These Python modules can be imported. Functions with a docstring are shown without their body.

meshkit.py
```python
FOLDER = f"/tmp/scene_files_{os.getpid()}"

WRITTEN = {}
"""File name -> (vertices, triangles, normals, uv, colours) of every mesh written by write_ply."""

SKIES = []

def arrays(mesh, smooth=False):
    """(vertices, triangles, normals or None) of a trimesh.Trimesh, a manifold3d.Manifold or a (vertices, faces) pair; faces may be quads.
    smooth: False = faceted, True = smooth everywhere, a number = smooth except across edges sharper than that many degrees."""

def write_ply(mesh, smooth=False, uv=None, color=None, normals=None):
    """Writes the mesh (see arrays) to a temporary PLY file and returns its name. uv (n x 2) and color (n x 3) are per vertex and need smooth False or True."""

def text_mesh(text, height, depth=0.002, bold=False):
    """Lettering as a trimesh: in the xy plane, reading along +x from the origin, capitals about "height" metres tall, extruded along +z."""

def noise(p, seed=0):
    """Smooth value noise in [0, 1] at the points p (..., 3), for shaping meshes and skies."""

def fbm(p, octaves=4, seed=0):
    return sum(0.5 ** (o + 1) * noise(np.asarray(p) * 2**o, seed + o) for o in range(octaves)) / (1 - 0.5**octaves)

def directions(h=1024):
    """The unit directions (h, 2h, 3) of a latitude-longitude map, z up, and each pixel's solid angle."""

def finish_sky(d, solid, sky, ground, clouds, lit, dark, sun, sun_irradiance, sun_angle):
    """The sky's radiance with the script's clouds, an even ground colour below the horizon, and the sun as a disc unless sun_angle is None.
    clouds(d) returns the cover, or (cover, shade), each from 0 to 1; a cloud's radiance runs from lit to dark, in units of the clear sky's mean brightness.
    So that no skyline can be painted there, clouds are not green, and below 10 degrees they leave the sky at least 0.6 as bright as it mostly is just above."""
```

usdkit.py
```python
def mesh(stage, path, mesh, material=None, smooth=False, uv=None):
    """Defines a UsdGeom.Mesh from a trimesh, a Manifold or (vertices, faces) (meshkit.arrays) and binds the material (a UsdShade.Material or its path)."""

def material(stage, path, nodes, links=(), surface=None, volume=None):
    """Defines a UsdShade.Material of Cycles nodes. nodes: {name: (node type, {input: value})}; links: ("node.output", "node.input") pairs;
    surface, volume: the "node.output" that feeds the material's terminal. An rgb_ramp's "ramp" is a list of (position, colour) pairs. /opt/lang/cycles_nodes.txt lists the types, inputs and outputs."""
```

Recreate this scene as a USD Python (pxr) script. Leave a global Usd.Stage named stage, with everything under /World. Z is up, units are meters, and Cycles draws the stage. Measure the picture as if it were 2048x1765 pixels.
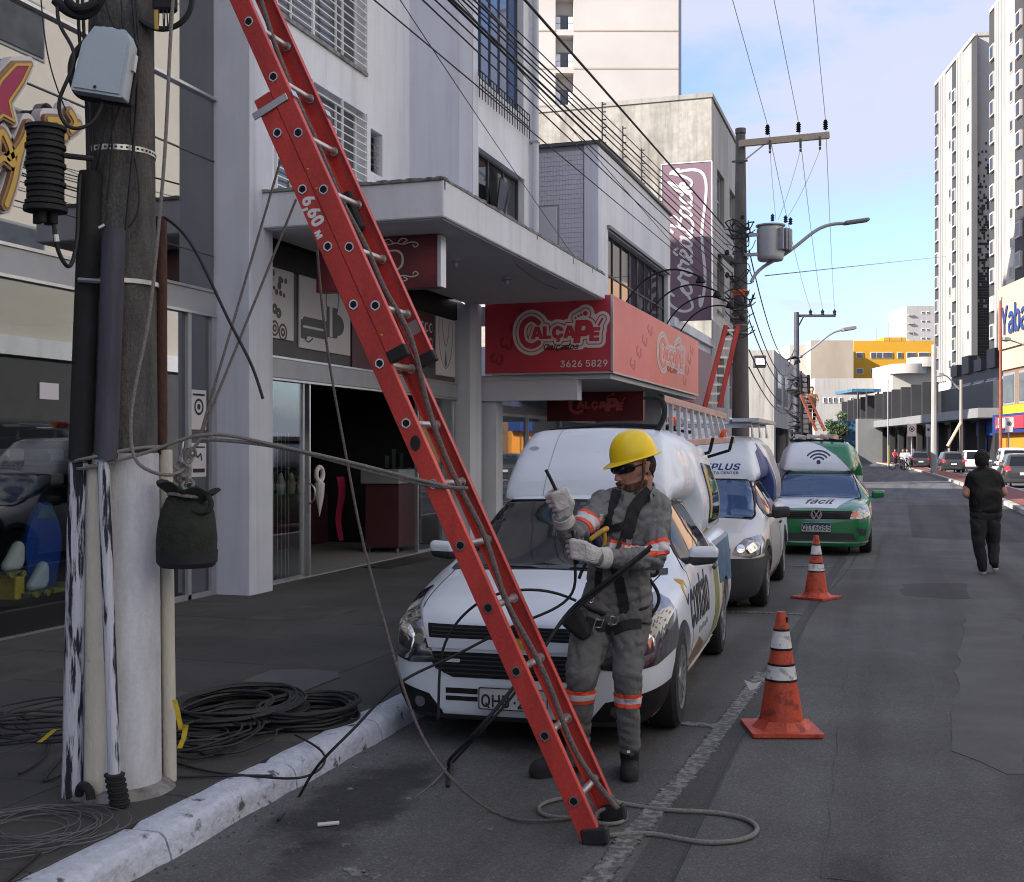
import math, random, glob, numpy as np, trimesh, manifold3d as m3, usdkit, meshkit
from shapely import geometry as sg, ops, affinity, union_all, box as sbox
from scipy.interpolate import PchipInterpolator, CubicSpline
from PIL import Image, ImageDraw, ImageFont
from pxr import Usd, UsdGeom, UsdLux, UsdShade, Gf, Sdf, Vt
PI = math.pi
rnd = random.Random(7)
stage = Usd.Stage.CreateInMemory()
UsdGeom.SetStageUpAxis(stage, 'Z'); UsdGeom.SetStageMetersPerUnit(stage, 1.0)
UsdGeom.Xform.Define(stage, '/World'); UsdGeom.Scope.Define(stage, '/World/Looks')
# ---------------------------------------------------------------- camera, sky, sun
YAW = math.atan(773 / 2400)
cam = UsdGeom.Camera.Define(stage, '/World/camera')
cam.AddTranslateOp().Set(Gf.Vec3d(0, 0, 1.65)); cam.AddRotateXYZOp().Set(Gf.Vec3f(90, 0, math.degrees(YAW)))
cam.CreateHorizontalApertureAttr(36.0); cam.CreateVerticalApertureAttr(36.0 * 882 / 1024)
cam.CreateFocalLengthAttr(36.0 * 2400 / 2048); cam.CreateVerticalApertureOffsetAttr(17.5 / 2048 * 36)
cam.CreateClippingRangeAttr(Gf.Vec2f(0.05, 3000))
cam.CreateExposureAttr(1.22)
SAZ, SEL = math.radians(52), math.radians(27)          # sun behind the camera, over the left-hand roofs
SD = np.array([-math.sin(SAZ) * math.cos(SEL), -math.cos(SAZ) * math.cos(SEL), math.sin(SEL)])
SKY_STRENGTH = 0.15
dome = UsdLux.DomeLight.Define(stage, '/World/sky')
dome.CreateIntensityAttr(1.0)
skym = usdkit.material(stage, '/World/Looks/sky_look', {
    'tc': ('texture_coordinate', {}),
    'mp': ('mapping', {'scale': (1.0, 1.6, 4.2), 'rotation': (0.12, 0.10, 0.5), 'location': (0.3, 0.9, 0.2)}),
    'n1': ('noise_texture', {'scale': 2.9, 'detail': 8.0, 'roughness': 0.55, 'distortion': 0.35}),
    'rp': ('rgb_ramp', {'ramp': [(0.0, (0, 0, 0)), (0.36, (0.05,) * 3), (0.46, (0.42,) * 3), (0.56, (0.95,) * 3), (1.0, (1.0,) * 3)]}),
    'sky': ('sky_texture', {'sky_type': 'single_scattering', 'sun_disc': False, 'sun_elevation': SEL, 'sun_rotation': math.atan2(SD[0], SD[1]),
                            'altitude': 0.0, 'air_density': 1.0, 'aerosol_density': 1.2, 'ozone_density': 3.0}),
    'dm': ('mix_color', {'blend_type': 'multiply', 'fac': 1.0, 'b': (0.80, 0.80, 0.92), 'use_clamp_result': False}),
    'mx': ('mix_color', {'blend_type': 'mix', 'b': (2.12, 2.24, 2.78), 'use_clamp_result': False}),
    'bg': ('background_shader', {'strength': SKY_STRENGTH})},
    [('tc.generated', 'mp.vector'), ('mp.vector', 'n1.vector'), ('n1.fac', 'rp.fac'), ('rp.color', 'mx.fac'), ('sky.color', 'dm.a'), ('dm.result', 'mx.a'), ('mx.result', 'bg.color')],
    surface='bg.background')
UsdShade.MaterialBindingAPI.Apply(dome.GetPrim()).Bind(skym)
dome.GetPrim().SetCustomDataByKey('kind', 'structure')
sun = UsdLux.DistantLight.Define(stage, '/World/sun')
sun.CreateIntensityAttr(1.2); sun.CreateAngleAttr(0.53); sun.CreateNormalizeAttr(True); sun.CreateColorAttr(Gf.Vec3f(1.0, 0.93, 0.83))
sun.AddRotateXYZOp().Set(Gf.Vec3f(90 - math.degrees(SEL), 0, math.degrees(math.atan2(SD[0], -SD[1]))))
# ---------------------------------------------------------------- helpers
CF = np.array([-math.sin(YAW), math.cos(YAW), 0]); CR = np.array([math.cos(YAW), math.sin(YAW), 0]); CU = np.array([0, 0, 1.0]); CP = np.array([0, 0, 1.65])
def ray(px, py): return CF + CR * (px - 1024) / 2400 + CU * (900 - py) / 2400
def G(px, py, z=0.0): r = ray(px, py); return CP + r * ((z - 1.65) / r[2])
def onX(px, py, X): r = ray(px, py); return CP + r * (X / r[0])
def onY(px, py, Y): r = ray(px, py); return CP + r * (Y / r[1])
def atd(px, py, d): return CP + ray(px, py) * d
A = np.array
def P(*a): return np.array(a, float)
class MB:
    """collects simple solids; becomes one mesh"""
    def __init__(s): s.v, s.f, s.n = [], [], 0
    def add(s, v, f):
        v = np.asarray(v, float); f = np.asarray(f, int)
        if f.shape[1] == 4: f = np.vstack([f[:, [0, 1, 2]], f[:, [0, 2, 3]]])
        s.v.append(v); s.f.append(f + s.n); s.n += len(v); return s
    def tm(s, m):
        if hasattr(m, 'to_mesh'):
            q = m.to_mesh(); return s.add(q.vert_properties[:, :3], q.tri_verts)
        if isinstance(m, MB):
            for v, f in [m.get()]: s.add(v, f)
            return s
        return s.add(m.vertices, m.faces)
    def box(s, x0, x1, y0, y1, z0, z1, ch=0.0):
        lo = np.minimum([x0, y0, z0], [x1, y1, z1]); hi = np.maximum([x0, y0, z0], [x1, y1, z1])
        return s.obox((lo + hi) / 2, hi - lo, None, ch)
    def obox(s, c, size, R=None, ch=0.0):
        h = np.asarray(size, float) / 2
        if ch > 0:
            ch = min(ch, h.min() * 0.9); pts = []
            for a in (-1, 1):
                for b in (-1, 1):
                    for d in (-1, 1):
                        e = A([a, b, d]) * h
                        for k in range(3):
                            q = e - A([a, b, d]) * ch; q[k] = e[k]; pts.append(q)
            m = trimesh.convex.convex_hull(np.array(pts)); v, f = np.array(m.vertices), np.array(m.faces)
        else:
            v = np.array([[a, b, d] for a in (-1, 1) for b in (-1, 1) for d in (-1, 1)], float) * h
            f = np.array([[0, 1, 3, 2], [4, 6, 7, 5], [0, 4, 5, 1], [2, 3, 7, 6], [0, 2, 6, 4], [1, 5, 7, 3]])
        if R is not None: v = v @ np.asarray(R).T
        return s.add(v + np.asarray(c), f)
    def bar(s, p, q, w, h=None, up=(0, 0, 1), ch=0.0):
        p, q = np.asarray(p, float), np.asarray(q, float); d = q - p; L = np.linalg.norm(d); d = d / L
        u = np.cross(np.asarray(up, float), d)
        if np.linalg.norm(u) < 1e-6: u = np.cross([1, 0, 0.0], d)
        u /= np.linalg.norm(u); n = np.cross(d, u)
        return s.obox((p + q) / 2, (L, w, h or w), np.stack([d, u, n], 1), ch)
    def tube(s, pts, r, n=8, cap=True, closed=False):
        pts = np.asarray(pts, float); N = len(pts); rr = np.broadcast_to(np.asarray(r, float), (N,))
        if closed: T = np.roll(pts, -1, 0) - np.roll(pts, 1, 0)
        else: T = np.gradient(pts, axis=0)
        T /= np.maximum(np.linalg.norm(T, axis=1, keepdims=True), 1e-9)
        u = np.cross(T[0], [0, 0, 1.0]);
        if np.linalg.norm(u) < 1e-3: u = np.cross(T[0], [1.0, 0, 0])
        u /= np.linalg.norm(u); U = []
        for t in T:
            u = u - t * (u @ t); u /= max(np.linalg.norm(u), 1e-9); U.append(u)
        U = np.array(U); V = np.cross(T, U); a = np.arange(n) * 2 * PI / n
        v = (pts[:, None] + rr[:, None, None] * (np.cos(a)[None, :, None] * U[:, None] + np.sin(a)[None, :, None] * V[:, None])).reshape(-1, 3)
        f = []; M = N if closed else N - 1
        for i in range(M):
            j = (i + 1) % N
            for k in range(n):
                l = (k + 1) % n; f.append([i * n + k, i * n + l, j * n + l, j * n + k])
        f = np.array(f); f = np.vstack([f[:, [0, 1, 2]], f[:, [0, 2, 3]]])
        if cap and not closed:
            v = np.vstack([v, pts[0], pts[-1]]); c0, c1 = len(v) - 2, len(v) - 1
            f = np.vstack([f, [[c0, (k + 1) % n, k] for k in range(n)], [[c1, (N - 1) * n + k, (N - 1) * n + (k + 1) % n] for k in range(n)]])
        return s.add(v, f)
    def cyl(s, p, q, r0, r1=None, n=16): return s.tube([p, q], [r0, r0 if r1 is None else r1], n)
    def lathe(s, prof, c=(0, 0, 0), n=24, R=None):
        prof = np.asarray(prof, float); a = np.arange(n) * 2 * PI / n
        v = np.stack([prof[:, 0, None] * np.cos(a), prof[:, 0, None] * np.sin(a), np.broadcast_to(prof[:, 1, None], (len(prof), n))], -1).reshape(-1, 3)
        f = np.array([[i * n + k, i * n + (k + 1) % n, (i + 1) * n + (k + 1) % n, (i + 1) * n + k] for i in range(len(prof) - 1) for k in range(n)])
        if R is not None: v = v @ np.asarray(R).T
        return s.add(v + np.asarray(c), f)
    def ball(s, c, r, sub=2, scale=(1, 1, 1), R=None):
        m = trimesh.creation.icosphere(sub, r); v = m.vertices * scale
        if R is not None: v = v @ np.asarray(R).T
        return s.add(v + np.asarray(c), m.faces)
    def ext(s, poly, o, u, v, th):
        """shapely polygon laid out from o along u, v, extruded by th along u x v"""
        o, u, v = (np.asarray(q, float) for q in (o, u, v)); w = np.cross(u, v)
        for g in getattr(poly, 'geoms', [poly]):
            if g.is_empty or g.area < 1e-9 or g.geom_type != 'Polygon': continue
            m = trimesh.creation.extrude_polygon(g, abs(th), engine='earcut'); q = np.array(m.vertices)
            if th < 0: q[:, 2] -= abs(th)
            s.add(o + q[:, :1] * u + q[:, 1:2] * v + q[:, 2:3] * w, m.faces)
        return s
    def quad(s, a, b, c, d): return s.add([a, b, c, d], [[0, 1, 2, 3]])
    def get(s): return np.vstack(s.v), np.vstack(s.f)
    def rot(s, R, c=(0, 0, 0)):
        s.v = [(v - c) @ np.asarray(R).T + c for v in s.v]; return s
    def mv(s, t): s.v = [v + np.asarray(t, float) for v in s.v]; return s
def rz(a): c, q = math.cos(a), math.sin(a); return A([[c, -q, 0], [q, c, 0], [0, 0, 1.0]])
def rx(a): c, q = math.cos(a), math.sin(a); return A([[1, 0, 0], [0, c, -q], [0, q, c]])
def ry(a): c, q = math.cos(a), math.sin(a); return A([[c, 0, q], [0, 1, 0], [-q, 0, c]])
_cnt = {}
def npath(parent, name):
    k = (parent, name); i = _cnt.get(k, 0); _cnt[k] = i + 1
    return f'{parent}/{name}' if i == 0 else f'{parent}/{name}_{i:03d}'
def meta(p, label=None, cat=None, group=None, kind=None):
    for k, v in (('label', label), ('category', cat), ('group', group), ('kind', kind)):
        if v: p.SetCustomDataByKey(k, v)
    return p
OFF = {}
def thing(name, label, cat, loc=(0, 0, 0), ang=0.0, group=None, local=False, kind=None):
    path = npath('/World', name); x = UsdGeom.Xform.Define(stage, path)
    x.AddTranslateOp().Set(Gf.Vec3d(*map(float, loc))); x.AddRotateZOp().Set(math.degrees(ang))
    OFF[path] = P(0, 0, 0) if local else P(*loc)
    meta(x.GetPrim(), label, cat, group, kind); return path
def struct(name): 
    path = npath('/World', name); x = UsdGeom.Xform.Define(stage, path); OFF[path] = P(0, 0, 0); meta(x.GetPrim(), kind='structure'); return path
def put(name, m, mat, parent='/World', smooth=35, label=None, cat=None, group=None, kind=None):
    path = npath(parent, name)
    if isinstance(m, MB): m = m.get()
    elif hasattr(m, 'to_mesh'):
        q = m.to_mesh(); m = (np.array(q.vert_properties[:, :3], float), np.array(q.tri_verts))
    elif hasattr(m, 'vertices'): m = (np.array(m.vertices), np.array(m.faces))
    off = OFF.get(parent, P(0, 0, 0)); OFF[path] = off
    m = (np.asarray(m[0]) - off, m[1])
    usdkit.mesh(stage, path, m, mat if not isinstance(mat, str) else M[mat], smooth)
    meta(stage.GetPrimAtPath(path), label, cat, group, kind); return path
def dup(src, loc, ang=0.0, label=None, group=None, name=None):
    path = npath('/World', name or src.rsplit('/', 1)[1].rstrip('0123456789').rstrip('_')); x = UsdGeom.Xform.Define(stage, path)
    x.GetPrim().GetReferences().AddInternalReference(src)
    x.ClearXformOpOrder(); 
    t = x.GetPrim().GetAttribute('xformOp:translate'); t.Set(Gf.Vec3d(*map(float, loc)))
    x.GetPrim().GetAttribute('xformOp:rotateZ').Set(math.degrees(ang))
    x.GetPrim().CreateAttribute('xformOpOrder', Sdf.ValueTypeNames.TokenArray, False, Sdf.VariabilityUniform).Set(['xformOp:translate', 'xformOp:rotateZ'])
    was = stage.GetPrimAtPath(src).GetCustomData()
    meta(x.GetPrim(), label or was.get('label'), was.get('category'), group or was.get('group')); x.GetPrim().SetInstanceable(True); return path
def spline(pts, n=40, closed=False):
    pts = np.asarray(pts, float)
    if closed: pts = np.vstack([pts, pts[:1]])
    t = np.concatenate([[0], np.cumsum(np.maximum(np.linalg.norm(np.diff(pts, axis=0), axis=1), 1e-6))])
    s = CubicSpline(t, pts, bc_type='periodic' if closed else 'natural')
    return s(np.linspace(0, t[-1], n, endpoint=not closed))
def sag(p, q, s, n=24):
    t = np.linspace(0, 1, n)[:, None]; r = np.asarray(p) * (1 - t) + np.asarray(q) * t; r[:, 2] -= 4 * s * (t * (1 - t))[:, 0]; return r
_fonts = {}
def font(w):
    if w not in _fonts:
        f = ImageFont.truetype(glob.glob('/opt/blender-*/*/datafiles/fonts/Inter.woff2')[0], 140)
        try: f.set_variation_by_axes([14, w] if len(f.get_variation_axes()) > 1 else [w])
        except Exception: pass
        _fonts[w] = f
    return _fonts[w]
def tshape(text, height, weight=500, slant=0.0, squeeze=1.0, centre=True):
    """lettering as a shapely shape, capitals about height tall"""
    f = font(weight); sw = 3 if weight >= 800 else 0
    x0, y0, x1, y1 = f.getbbox(text, anchor='ls', stroke_width=sw); im = Image.new('L', (x1 - x0 + 8, y1 - y0 + 8))
    ImageDraw.Draw(im).text((4 - x0, 4 - y0), text, 255, f, anchor='ls', stroke_width=sw)
    on = np.pad(np.asarray(im) > 127, ((0, 0), (1, 1))).astype(np.int8); r, a = np.nonzero(np.diff(on, axis=1) == 1); b = np.nonzero(np.diff(on, axis=1) == -1)[1]
    s = union_all(sbox(a, -r - 1, b, -r)).buffer(0.8).buffer(-0.8).simplify(0.8); k = height / 102.0
    s = affinity.affine_transform(s, [k * squeeze, k * slant, 0, k, 0, (4 - y0) * k])
    if centre:
        q = s.bounds; s = affinity.translate(s, -(q[0] + q[2]) / 2, -(q[1] + q[3]) / 2)
    return s
def stroke(pts, w, n=40, closed=False): return sg.LineString(spline([(*p, 0) for p in pts], n, closed)[:, :2]).buffer(w / 2, 6)
def rr(x0, y0, x1, y1, r=0.02): return sbox(x0 + r, y0 + r, x1 - r, y1 - r).buffer(r, 5)
def poly(*p): return sg.Polygon(p)
# ---------------------------------------------------------------- materials
M = {}
def mat(name, col, rough=0.6, var=0.0, scale=6.0, col2=None, bump=0.0, bscale=40.0, metal=0.0, spec=0.5, coat=0.0, stretch=(1, 1, 1), ramp=(0.35, 0.65), grain=0.0, gscale=300.0, rv=0.0, distort=0.0, local=False, streak=0.0):
    col = tuple(col) if np.ndim(col) else (col,) * 3
    nd = {'g': ('texture_coordinate', {}) if local else ('geometry', {}), 'p': ('principled_bsdf', {'base_color': col, 'roughness': rough, 'metallic': metal, 'specular_ior_level': spec, 'coat_weight': coat, 'coat_roughness': 0.05})}
    ln = []; src = 'g.object' if local else 'g.position'
    if var or col2 is not None or bump or grain or streak:
        nd['mp'] = ('mapping', {'scale': stretch}); ln += [(src, 'mp.vector')]
    if var or col2 is not None:
        c2 = tuple(col2) if col2 is not None else tuple(max(0, c * (1 - var)) for c in col); c1 = col if col2 is not None else tuple(min(1, c * (1 + var)) for c in col)
        nd['n'] = ('noise_texture', {'scale': scale, 'detail': 6.0, 'roughness': 0.6, 'distortion': distort}); nd['r'] = ('rgb_ramp', {'ramp': [(0, c2), (ramp[0], c2), (ramp[1], c1), (1, c1)]})
        ln += [('mp.vector', 'n.vector'), ('n.fac', 'r.fac')]; last = 'r.color'
        if grain:
            nd['gn'] = ('noise_texture', {'scale': gscale, 'detail': 2.0}); nd['gr'] = ('rgb_ramp', {'ramp': [(0, (1 - grain,) * 3), (0.3, (1 - grain,) * 3), (0.7, (1 + 0 * grain,) * 3), (1, (1,) * 3)]})
            nd['gx'] = ('mix_color', {'blend_type': 'multiply', 'fac': 1.0}); ln += [(src, 'gn.vector'), ('gn.fac', 'gr.fac'), ('r.color', 'gx.a'), ('gr.color', 'gx.b')]; last = 'gx.result'
        if streak:
            nd['sm'] = ('mapping', {'scale': (3.2, 3.2, 0.16)}); nd['sn'] = ('noise_texture', {'scale': 1.6, 'detail': 7.0, 'roughness': 0.65}); nd['sr'] = ('rgb_ramp', {'ramp': [(0, (1 - streak,) * 3), (0.33, (1 - streak,) * 3), (0.47, (1 - streak * 0.25,) * 3), (0.6, (1,) * 3), (1, (1,) * 3)]})
            nd['sx'] = ('mix_color', {'blend_type': 'multiply', 'fac': 1.0}); ln += [(src, 'sm.vector'), ('sm.vector', 'sn.vector'), ('sn.fac', 'sr.fac'), (last, 'sx.a'), ('sr.color', 'sx.b')]; last = 'sx.result'
        ln += [(last, 'p.base_color')]
        if rv:
            nd['rm'] = ('map_range', {'from_min': 0.3, 'from_max': 0.7, 'to_min': rough - rv, 'to_max': rough + rv}); ln += [('n.fac', 'rm.value'), ('rm.result', 'p.roughness')]
    if bump:
        nd['bn'] = ('noise_texture', {'scale': bscale, 'detail': 5.0, 'roughness': 0.6}); nd['b'] = ('bump', {'strength': bump, 'distance': 0.02})
        ln += [('mp.vector', 'bn.vector'), ('bn.fac', 'b.height'), ('b.normal', 'p.normal')]
    M[name] = usdkit.material(stage, f'/World/Looks/{name}', nd, ln, surface='p.BSDF'); return M[name]
def glass(name, tint=(0.8, 0.85, 0.85), f0=0.1, rough=0.01, keep=0.85, gl=0.9):
    """a pane: clear layer and mirror layer mixed by the viewing angle, the same from both sides"""
    M[name] = usdkit.material(stage, f'/World/Looks/{name}', {'lw': ('layer_weight', {'blend': 0.5}), 'pw': ('math', {'math_type': 'power', 'value2': 4.0}), 'mr': ('map_range', {'to_min': f0, 'to_max': 1.0}), 't': ('transparent_bsdf', {'color': tuple(keep * t for t in tint)}),
        'gl': ('glossy_bsdf', {'color': (gl,) * 3, 'roughness': rough}), 'm': ('mix_closure', {})}, [('lw.facing', 'pw.value1'), ('pw.value', 'mr.value'), ('mr.result', 'm.fac'), ('t.BSDF', 'm.closure1'), ('gl.BSDF', 'm.closure2')], surface='m.closure')
# roads and pavements
mat('asphalt_old', (0.145, 0.145, 0.148), 0.85, scale=1.5, col2=(0.108, 0.108, 0.11), bump=0.4, bscale=180, grain=0.3, gscale=260, spec=0.3)
mat('seal', (0.022, 0.022, 0.024), 0.6, var=0.2, scale=8)
mat('slab', (0.084, 0.082, 0.078), 0.85, scale=0.9, col2=(0.056, 0.055, 0.053), bump=0.35, bscale=60, grain=0.2, gscale=160, spec=0.25)
mat('slab_b', (0.092, 0.086, 0.078), 0.85, scale=2.2, col2=(0.058, 0.055, 0.051), bump=0.35, bscale=70, grain=0.2, gscale=160, spec=0.25)
mat('joint', (0.03, 0.029, 0.027), 0.95)
mat('kerb_paint', (0.58, 0.62, 0.71), 0.7, scale=7, col2=(0.12, 0.12, 0.12), ramp=(0.355, 0.415), bump=0.8, bscale=34, grain=0.2, gscale=26, spec=0.3)
mat('line_paint', (0.30, 0.30, 0.30), 0.8, scale=26, col2=(0.11, 0.11, 0.114), ramp=(0.44, 0.60), grain=0.45, gscale=130, bump=0.4, bscale=190)
mat('red_pave', (0.20, 0.055, 0.045), 0.85, var=0.2, scale=3, grain=0.2, gscale=60)
mat('pave_far', (0.20, 0.19, 0.18), 0.9, var=0.15, scale=0.7)
mat('kerb_far', (0.45, 0.44, 0.42), 0.85, scale=0.8, col2=(0.25, 0.24, 0.23), ramp=(0.4, 0.6))
def road_look(name, base, dark):
    nd = {'g': ('geometry', {}), 'p': ('principled_bsdf', {'roughness': 0.85, 'specular_ior_level': 0.3}), 'n': ('noise_texture', {'scale': 0.6, 'detail': 7.0, 'roughness': 0.65}), 'r': ('rgb_ramp', {'ramp': [(0, dark), (0.36, dark), (0.64, base), (1, base)]}),
          'lm': ('mapping', {'scale': (2.2, 0.10, 1)}), 'l': ('noise_texture', {'scale': 1.0, 'detail': 4.0, 'distortion': 0.4}), 'lr': ('rgb_ramp', {'ramp': [(0, (0.74,) * 3), (0.38, (0.80,) * 3), (0.5, (1,) * 3), (0.62, (1.12,) * 3), (1, (1.15,) * 3)]}), 'x1': ('mix_color', {'blend_type': 'multiply', 'fac': 1.0, 'use_clamp_result': False}),
          'v': ('voronoi_texture', {'scale': 130.0}), 'vr': ('rgb_ramp', {'ramp': [(0, (0.45,) * 3), (0.3, (0.7,) * 3), (0.75, (1.0,) * 3), (1, (1.9,) * 3)]}), 'sc': ('rgb_to_bw', {}), 'x2': ('mix_color', {'blend_type': 'multiply', 'fac': 0.75, 'use_clamp_result': False}),
          'b': ('bump', {'strength': 0.55, 'distance': 0.012}), 'bn': ('noise_texture', {'scale': 140.0, 'detail': 3.0}),
          'cn': ('noise_texture', {'scale': 0.9, 'detail': 3.0}), 'cv': ('voronoi_texture', {'scale': 0.55, 'feature': 'distance_to_edge'}), 'cw': ('vector_math', {'math_type': 'multiply_add', 'vector2': (0.9, 0.9, 0.9)}), 'cr': ('rgb_ramp', {'ramp': [(0, (0.45,) * 3), (0.004, (0.55,) * 3), (0.009, (1,) * 3), (1, (1,) * 3)]}), 'x3': ('mix_color', {'blend_type': 'multiply', 'fac': 0.0})}
    ln = [('g.position', 'n.vector'), ('n.fac', 'r.fac'), ('g.position', 'lm.vector'), ('lm.vector', 'l.vector'), ('l.fac', 'lr.fac'), ('r.color', 'x1.a'), ('lr.color', 'x1.b'), ('g.position', 'v.vector'), ('v.color', 'sc.color'), ('sc.val', 'vr.fac'), ('x1.result', 'x2.a'), ('vr.color', 'x2.b'),
          ('g.position', 'cn.vector'), ('cn.color', 'cw.vector1'), ('g.position', 'cw.vector3'), ('cw.vector', 'cv.vector'), ('cv.distance', 'cr.fac'), ('x2.result', 'x3.a'), ('cr.color', 'x3.b'), ('g.position', 'bn.vector'), ('bn.fac', 'b.height'), ('b.normal', 'p.normal')]; last = 'x3.result'
    for i, (cx_, cy_, sx_, sy_, k) in enumerate(((-2.42, 5.15, 0.26, 0.85, 0.42), (-1.9, 6.9, 0.5, 0.9, 0.55), (-2.25, 4.4, 0.15, 0.4, 0.6), (0.75, 6.4, 0.3, 1.6, 0.78), (1.3, 11.5, 0.5, 2.5, 0.78), (-0.15, 4.6, 0.16, 0.45, 0.7))):   # oil and damp stains
        t = f's{i}'; nd[t + 'a'] = ('vector_math', {'math_type': 'subtract', 'vector2': (cx_, cy_, 0)}); nd[t + 'b'] = ('vector_math', {'math_type': 'multiply', 'vector2': (1 / sx_, 1 / sy_, 0)}); nd[t + 'c'] = ('vector_math', {'math_type': 'length'}); nd[t + 'n'] = ('noise_texture', {'scale': 3.5, 'detail': 6.0, 'roughness': 0.7}); nd[t + 'd'] = ('math', {'math_type': 'multiply_add', 'value2': 1.7})
        nd[t + 'e'] = ('map_range', {'range_type': 'smoothstep', 'from_min': 1.45, 'from_max': 2.0, 'to_min': k, 'to_max': 1.0, 'clamp': True}); nd[t + 'x'] = ('mix_color', {'blend_type': 'multiply', 'fac': 1.0}); nd[t + 'f'] = ('combine_xyz', {})
        ln += [('g.position', t + 'a.vector1'), (t + 'a.vector', t + 'b.vector1'), (t + 'b.vector', t + 'c.vector1'), ('g.position', t + 'n.vector'), (t + 'n.fac', t + 'd.value1'), (t + 'c.value', t + 'd.value3'), (t + 'd.value', t + 'e.value'), (t + 'e.result', t + 'f.x'), (t + 'e.result', t + 'f.y'), (t + 'e.result', t + 'f.z'), (last, t + 'x.a'), (t + 'f.vector', t + 'x.b')]; last = t + 'x.result'
    M[name] = usdkit.material(stage, f'/World/Looks/{name}', nd, ln + [(last, 'p.base_color')], surface='p.BSDF')
road_look('asphalt', (0.128, 0.128, 0.132), (0.088, 0.088, 0.091)); road_look('asphalt_new', (0.085, 0.085, 0.088), (0.062, 0.062, 0.064))
# walls
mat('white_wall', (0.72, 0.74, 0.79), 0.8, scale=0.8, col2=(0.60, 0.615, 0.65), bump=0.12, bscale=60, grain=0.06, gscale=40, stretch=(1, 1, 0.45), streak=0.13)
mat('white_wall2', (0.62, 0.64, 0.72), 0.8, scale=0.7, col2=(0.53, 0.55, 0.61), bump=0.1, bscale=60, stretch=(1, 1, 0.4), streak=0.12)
mat('grime', (0.05, 0.048, 0.045), 0.95, scale=9, col2=(0.25, 0.24, 0.23), ramp=(0.45, 0.7), bump=0.6, bscale=30)
mat('soffit', (0.50, 0.50, 0.51), 0.85, var=0.06, scale=1)
mat('grey_wall', (0.23, 0.235, 0.245), 0.7, var=0.06, scale=1.5, bump=0.08, bscale=80)
mat('pillar', (0.52, 0.54, 0.60), 0.75, var=0.05, scale=2, bump=0.1, bscale=90, streak=0.18)
mat('dark_grey', (0.075, 0.075, 0.08), 0.6, var=0.1, scale=3)
mat('black', (0.007, 0.007, 0.008), 0.6, spec=0.3)
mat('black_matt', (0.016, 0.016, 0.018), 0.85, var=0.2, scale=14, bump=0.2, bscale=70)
mat('rubber', (0.014, 0.014, 0.015), 0.75, var=0.2, scale=30, bump=0.2, bscale=120)
mat('alu', (0.55, 0.55, 0.56), 0.35, metal=0.9, var=0.08, scale=6)
mat('alu_grey', (0.33, 0.34, 0.36), 0.45, metal=0.4, var=0.06, scale=4)
mat('steel', (0.42, 0.42, 0.43), 0.35, metal=1.0, var=0.15, scale=20)
mat('chrome', (0.75, 0.75, 0.76), 0.12, metal=1.0)
mat('tile_wall', (0.50, 0.50, 0.56), 0.45, var=0.05, scale=1)
mat('tower_white', (0.56, 0.52, 0.48), 0.8, scale=0.2, col2=(0.50, 0.46, 0.425), bump=0.05, bscale=10)
mat('raw_concrete', (0.40, 0.38, 0.345), 0.9, scale=0.9, col2=(0.26, 0.245, 0.22), bump=0.3, bscale=12, grain=0.2, gscale=7, distort=0.6, stretch=(1, 1, 0.7), streak=0.38)
mat('grey_concrete', (0.36, 0.35, 0.33), 0.9, scale=0.5, col2=(0.24, 0.235, 0.225), bump=0.2, bscale=12, stretch=(1, 1, 0.4), streak=0.35)
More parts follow.
